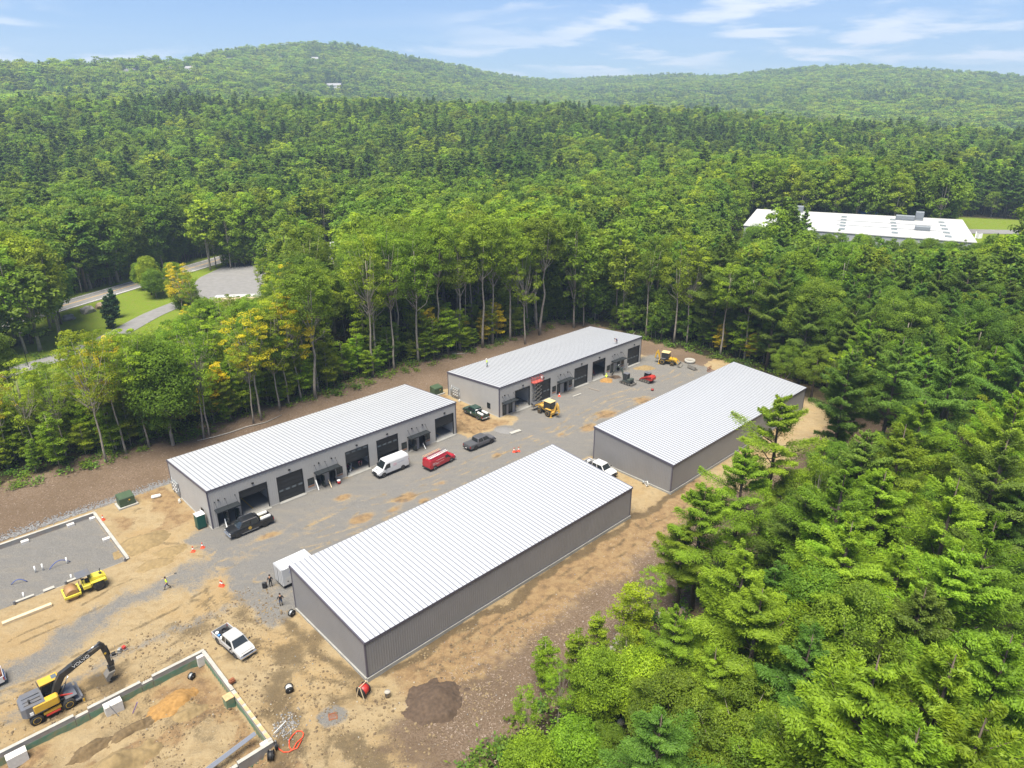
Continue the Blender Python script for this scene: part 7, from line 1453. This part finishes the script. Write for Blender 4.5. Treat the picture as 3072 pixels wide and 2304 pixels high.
# ------------------------------------------------------------------ people
for nm, c in (('skin', (.40, .22, .14)), ('hair_dark', (.02, .013, .01)), ('hivis', (.50, .75, .04)), ('jeans', (.045, .075, .15)), ('cloth_black', (.014, .014, .016)), ('boots', (.05, .035, .02)), ('cloth_pink', (.5, .16, .24)), ('cloth_white', (.55, .57, .58)), ('hat_white', (.65, .65, .62)), ('cloth_teal', (.22, .42, .45)), ('cloth_purple', (.06, .05, .12))): mat(nm, c, .8)
def person(label, loc, rz, J, shirt, trousers, hat=None, sleeves=True, group=None):
    """J: joint positions {name: (x, y, z)}, facing +x; body grown over the skeleton with a Skin modifier"""
    V_ = []; E_ = []; RD = []; TG = []; ix = {}
    def add(n, p, r, tg, par=None):
        ix[n] = len(V_); V_.append(p); RD.append(r); TG.append(tg)
        if par: E_.append((ix[par], ix[n]))
    add('pelvis', J['pelvis'], .155, 'trousers'); add('waist', tuple(np.array(J['pelvis']) * .6 + np.array(J['chest']) * .4), .14, 'shirt', 'pelvis'); add('chest', J['chest'], .165, 'shirt', 'waist'); add('neck', J['neck'], .062, 'skin', 'chest')
    hd = np.array(J['head']); nk = np.array(J['neck']); d = (hd - nk) / np.linalg.norm(hd - nk)
    add('head0', tuple(hd - d * .04), .085, 'skin', 'neck'); add('head1', tuple(hd + d * .06), .098, 'skin', 'head0'); add('head2', tuple(hd + d * .13), .075, 'skin', 'head1'); f = np.array(J.get('face', (1, 0, -.1))); f = f / np.linalg.norm(f); add('nose', tuple(hd + d * .02 + f * .115), .018, 'skin', 'head0')
    for s in ('l', 'r'):
        sg = 1 if s == 'l' else -1; ch = np.array(J['chest']); add('sh' + s, tuple(ch + np.array(J.get('shv', (0, 1, 0))) * sg * .2 + np.array([0, 0, .04])), .072, 'shirt', 'chest'); add('el' + s, J['el' + s], .05, 'shirt' if sleeves else 'skin', 'sh' + s); add('wr' + s, J['wr' + s], .035, 'skin', 'el' + s)
        a = np.array(J['wr' + s]); b = np.array(J['el' + s]); dd = (a - b) / np.linalg.norm(a - b); add('palm' + s, tuple(a + dd * .075), .034, 'skin', 'wr' + s); sd = np.cross(dd, (0, 1, .2)); sd = sd / max(np.linalg.norm(sd), 1e-6)
        for k, (o, l) in enumerate(((-.03, .07), (-.01, .085), (.01, .08), (.03, .06))): add('fg%s%d' % (s, k), tuple(a + dd * (.085 + l) + sd * o * 1.1 + np.array([0, 0, -.012])), .0095, 'skin', 'palm' + s)
        add('th' + s, tuple(a + dd * .07 + sd * .06), .011, 'skin', 'palm' + s)
        pv = np.array(J['pelvis']); add('hip' + s, tuple(pv + np.array(J.get('shv', (0, 1, 0))) * sg * .1 + np.array([0, 0, -.06])), .105, 'trousers', 'pelvis'); add('kn' + s, J['kn' + s], .068, 'trousers', 'hip' + s); add('an' + s, J['an' + s], .048, 'boots', 'kn' + s); add('to' + s, tuple(np.array(J['an' + s]) + np.array(J.get('foot', (.19, 0, -.055)))), .042, 'boots', 'an' + s)
    me = bpy.data.meshes.new('body'); me.from_pydata(V_, E_, []); o = bpy.data.objects.new('person', me); WORK.collection.objects.link(o); md = o.modifiers.new('skin', 'SKIN'); md.use_smooth_shade = True
    for i, q in enumerate(me.skin_vertices[0].data): q.radius = (RD[i] * (1.15 if TG[i] == 'shirt' and RD[i] > .1 else 1), RD[i]); q.use_root = (i == 0)
    o.modifiers.new('sub', 'SUBSURF').levels = 1
    m2 = evaluated(o)
    m2.materials.clear(); order = ['skin', 'shirt', 'trousers', 'boots']; mm_ = {'skin': 'skin', 'shirt': shirt, 'trousers': trousers, 'boots': 'boots'}
    for q in order: m2.materials.append(MATS[mm_[q]])
    segs = [(np.array(V_[a]), np.array(V_[b]), TG[b] if TG[b] != 'shirt' or TG[a] != 'trousers' else 'shirt') for a, b in E_]
    for p in m2.polygons:
        c = np.array(p.center); best, tg = 9, 'shirt'
        for a, b, g in segs:
            ab = b - a; tt = np.clip(np.dot(c - a, ab) / max(np.dot(ab, ab), 1e-9), 0, 1); dist = np.linalg.norm(c - a - ab * tt)
            if dist < best: best, tg = dist, g
        p.material_index = order.index(tg); p.use_smooth = True
    e = link('person', m2, None, loc, rz); tag(e, label, 'person', group); h = hd + d * .09
    M = Matrix.Translation(h) @ Vector(d).to_track_quat('Z', 'X').to_matrix().to_4x4()
    if hat: mb = MB().lathe([(.15, -.01), (.125, .01), (.12, .06), (.09, .11), (0, .13)], seg=14); nm = 'hard_hat'
    else: mb = MB().lathe([(.10, -.05), (.112, .0), (.105, .05), (.07, .085), (0, .095)], seg=12); nm = 'hair'
    mb.v = [tuple(M @ Vector(q)) for q in mb.v]; mb.build(nm, hat or 'hair_dark', e); eb = MB()
    sdv = np.cross(f, d); 
    for s in (-1, 1): c = hd + d * .055 + f * .092 + sdv * s * .035; eb.box(c[0] - .012, c[0] + .012, c[1] - .012, c[1] + .012, c[2] - .008, c[2] + .008)
    eb.build('eyes', 'hair_dark', e); return e
STAND = dict(pelvis=(0, 0, .95), chest=(.01, 0, 1.36), neck=(.01, 0, 1.52), head=(.03, 0, 1.63), ell=(-.03, .30, 1.13), wrl=(.06, .31, .88), elr=(-.03, -.30, 1.13), wrr=(.06, -.31, .88), knl=(.03, .12, .52), anl=(0, .13, .09), knr=(.03, -.12, .52), anr=(0, -.13, .09))
walk = dict(STAND, pelvis=(0, 0, .92), knl=(.22, .1, .52), anl=(.30, .1, .10), knr=(-.06, -.1, .50), anr=(-.38, -.1, .14), ell=(-.12, .29, 1.15), wrl=(.1, .3, .95), elr=(.1, -.32, 1.25), wrr=(.16, -.24, 1.5))
p = gp(503, 1766); e = person('worker in a bright yellow-green vest walking with a shovel on the shoulder', (p.x, p.y, hz(p)), YAW + R(160), walk, 'hivis', 'jeans')
t = empty('shovel', (p.x, p.y, hz(p)), YAW + R(160), 'long shovel carried on the walking worker\'s shoulder', 'shovel'); MB().tube([(.5, -.26, 1.42), (-1.0, -.26, 1.75)], .022, 6).build('shaft', 'lumber', t); MB().box(-1.3, -1.0, -.37, -.15, 1.74, 1.79, bev=.02).build('blade', 'machine_dark', t)
carry = dict(STAND, ell=(-.08, .3, 1.14), wrl=(-.06, .36, .86), chest=(.03, 0, 1.36)); p = S(.05, -17.4); person('person in black pulling a black wheeled case behind the white trailer', (p.x, p.y, hz(p)), YAW + R(60), carry, 'cloth_black', 'cloth_black')
q = S(-.55, -17.0); t = empty('wheeled_case', (q.x, q.y, hz(q)), YAW + R(50), 'black wheeled case beside the person in black at the trailer', 'case'); MB().box(-.2, .2, -.26, .26, .08, .78, bev=.05).build('shell', 'cloth_black', t); MB().tube([(-.2, -.15, .76), (-.28, -.15, .98), (-.28, .15, .98), (-.2, .15, .76)], .014, 6).build('handle', 'galv', t); MB().cyl((-.1, -.24, .05), .05, .48, 10, 'y').build('wheels', 'tyre', t)
hips = dict(STAND, ell=(-.1, .38, 1.18), wrl=(.08, .2, 1.0), elr=(-.1, -.38, 1.18), wrr=(.08, -.2, 1.0)); p = S(.3, -21.9); p = S(-.75, -21.7); person('person in black standing with hands on hips at the dark building corner', (p.x, p.y, hz(p)), YAW + R(70), hips, 'cloth_black', 'jeans')
zr_ = lambda d: BHH + (BHL - BHH) * d / BW + .06
p = S(61.2, 10.7); person('roof worker in yellow-green vest and white hard hat standing on the roof', (p.x, p.y, zr_(11.1)), YAW + R(120), dict(STAND, elr=(.2, -.28, 1.2), wrr=(.4, -.2, 1.1), chest=(.08, 0, 1.34), neck=(.12, 0, 1.49), head=(.15, 0, 1.6)), 'hivis', 'cloth_teal', 'hat_white')
bend = dict(pelvis=(0, 0, .88), chest=(.34, 0, 1.12), neck=(.46, 0, 1.2), head=(.57, 0, 1.22), face=(.6, 0, -.8), ell=(.36, .28, .88), wrl=(.5, .2, .62), elr=(.36, -.28, .88), wrr=(.52, -.15, .64), knl=(.08, .14, .48), anl=(-.02, .16, .09), knr=(.08, -.14, .48), anr=(-.02, -.16, .09))
p = S(90.3, .5); person('roof worker in dark clothes bending at the roof edge', (p.x, p.y, zr_(.9)), YAW + R(170), bend, 'cloth_purple', 'cloth_purple')
crouch = dict(pelvis=(0, 0, .42), chest=(.2, 0, .78), neck=(.28, 0, .92), head=(.34, 0, 1.02), face=(.8, 0, -.5), ell=(.3, .28, .55), wrl=(.5, .18, .4), elr=(.3, -.28, .55), wrr=(.5, -.18, .4), knl=(.38, .17, .5), anl=(.08, .17, .09), knr=(.38, -.17, .5), anr=(.08, -.17, .09))
p = S(84.7, -1.5); person('worker in yellow-green vest crouching in the trench by the mini excavator', (p.x, p.y, hz(p) - .25), YAW + R(40), crouch, 'hivis', 'jeans', 'hivis')
p = S(24.6, 1.3); person('person in a pink shirt leaning forward inside the half-open doorway', (p.x, p.y, .08), YAW + R(-100), bend, 'cloth_pink', 'cloth_black')
# ------------------------------------------------------------------ haze over the hills
hm = bpy.data.materials.new('haze'); hm.use_nodes = True; hn = hm.node_tree; hn.nodes.clear()
ho = hn.nodes.new('ShaderNodeOutputMaterial'); pv = hn.nodes.new('ShaderNodeVolumePrincipled'); pv.inputs['Color'].default_value = (0.60, 0.78, 1.0, 1); pv.inputs['Density'].default_value = 0.00024; pv.inputs['Anisotropy'].default_value = 0.2
hn.links.new(pv.outputs[0], ho.inputs['Volume']); MATS['haze'] = hm
hb = MB().box(-3600, 3600, -400, 4000, -60, 330).build('haze', 'haze'); hb['kind'] = 'stuff'; hb['label'] = 'thin pale haze in the air over the hills'; hb['category'] = 'haze'
bpy.data.scenes.remove(WORK)
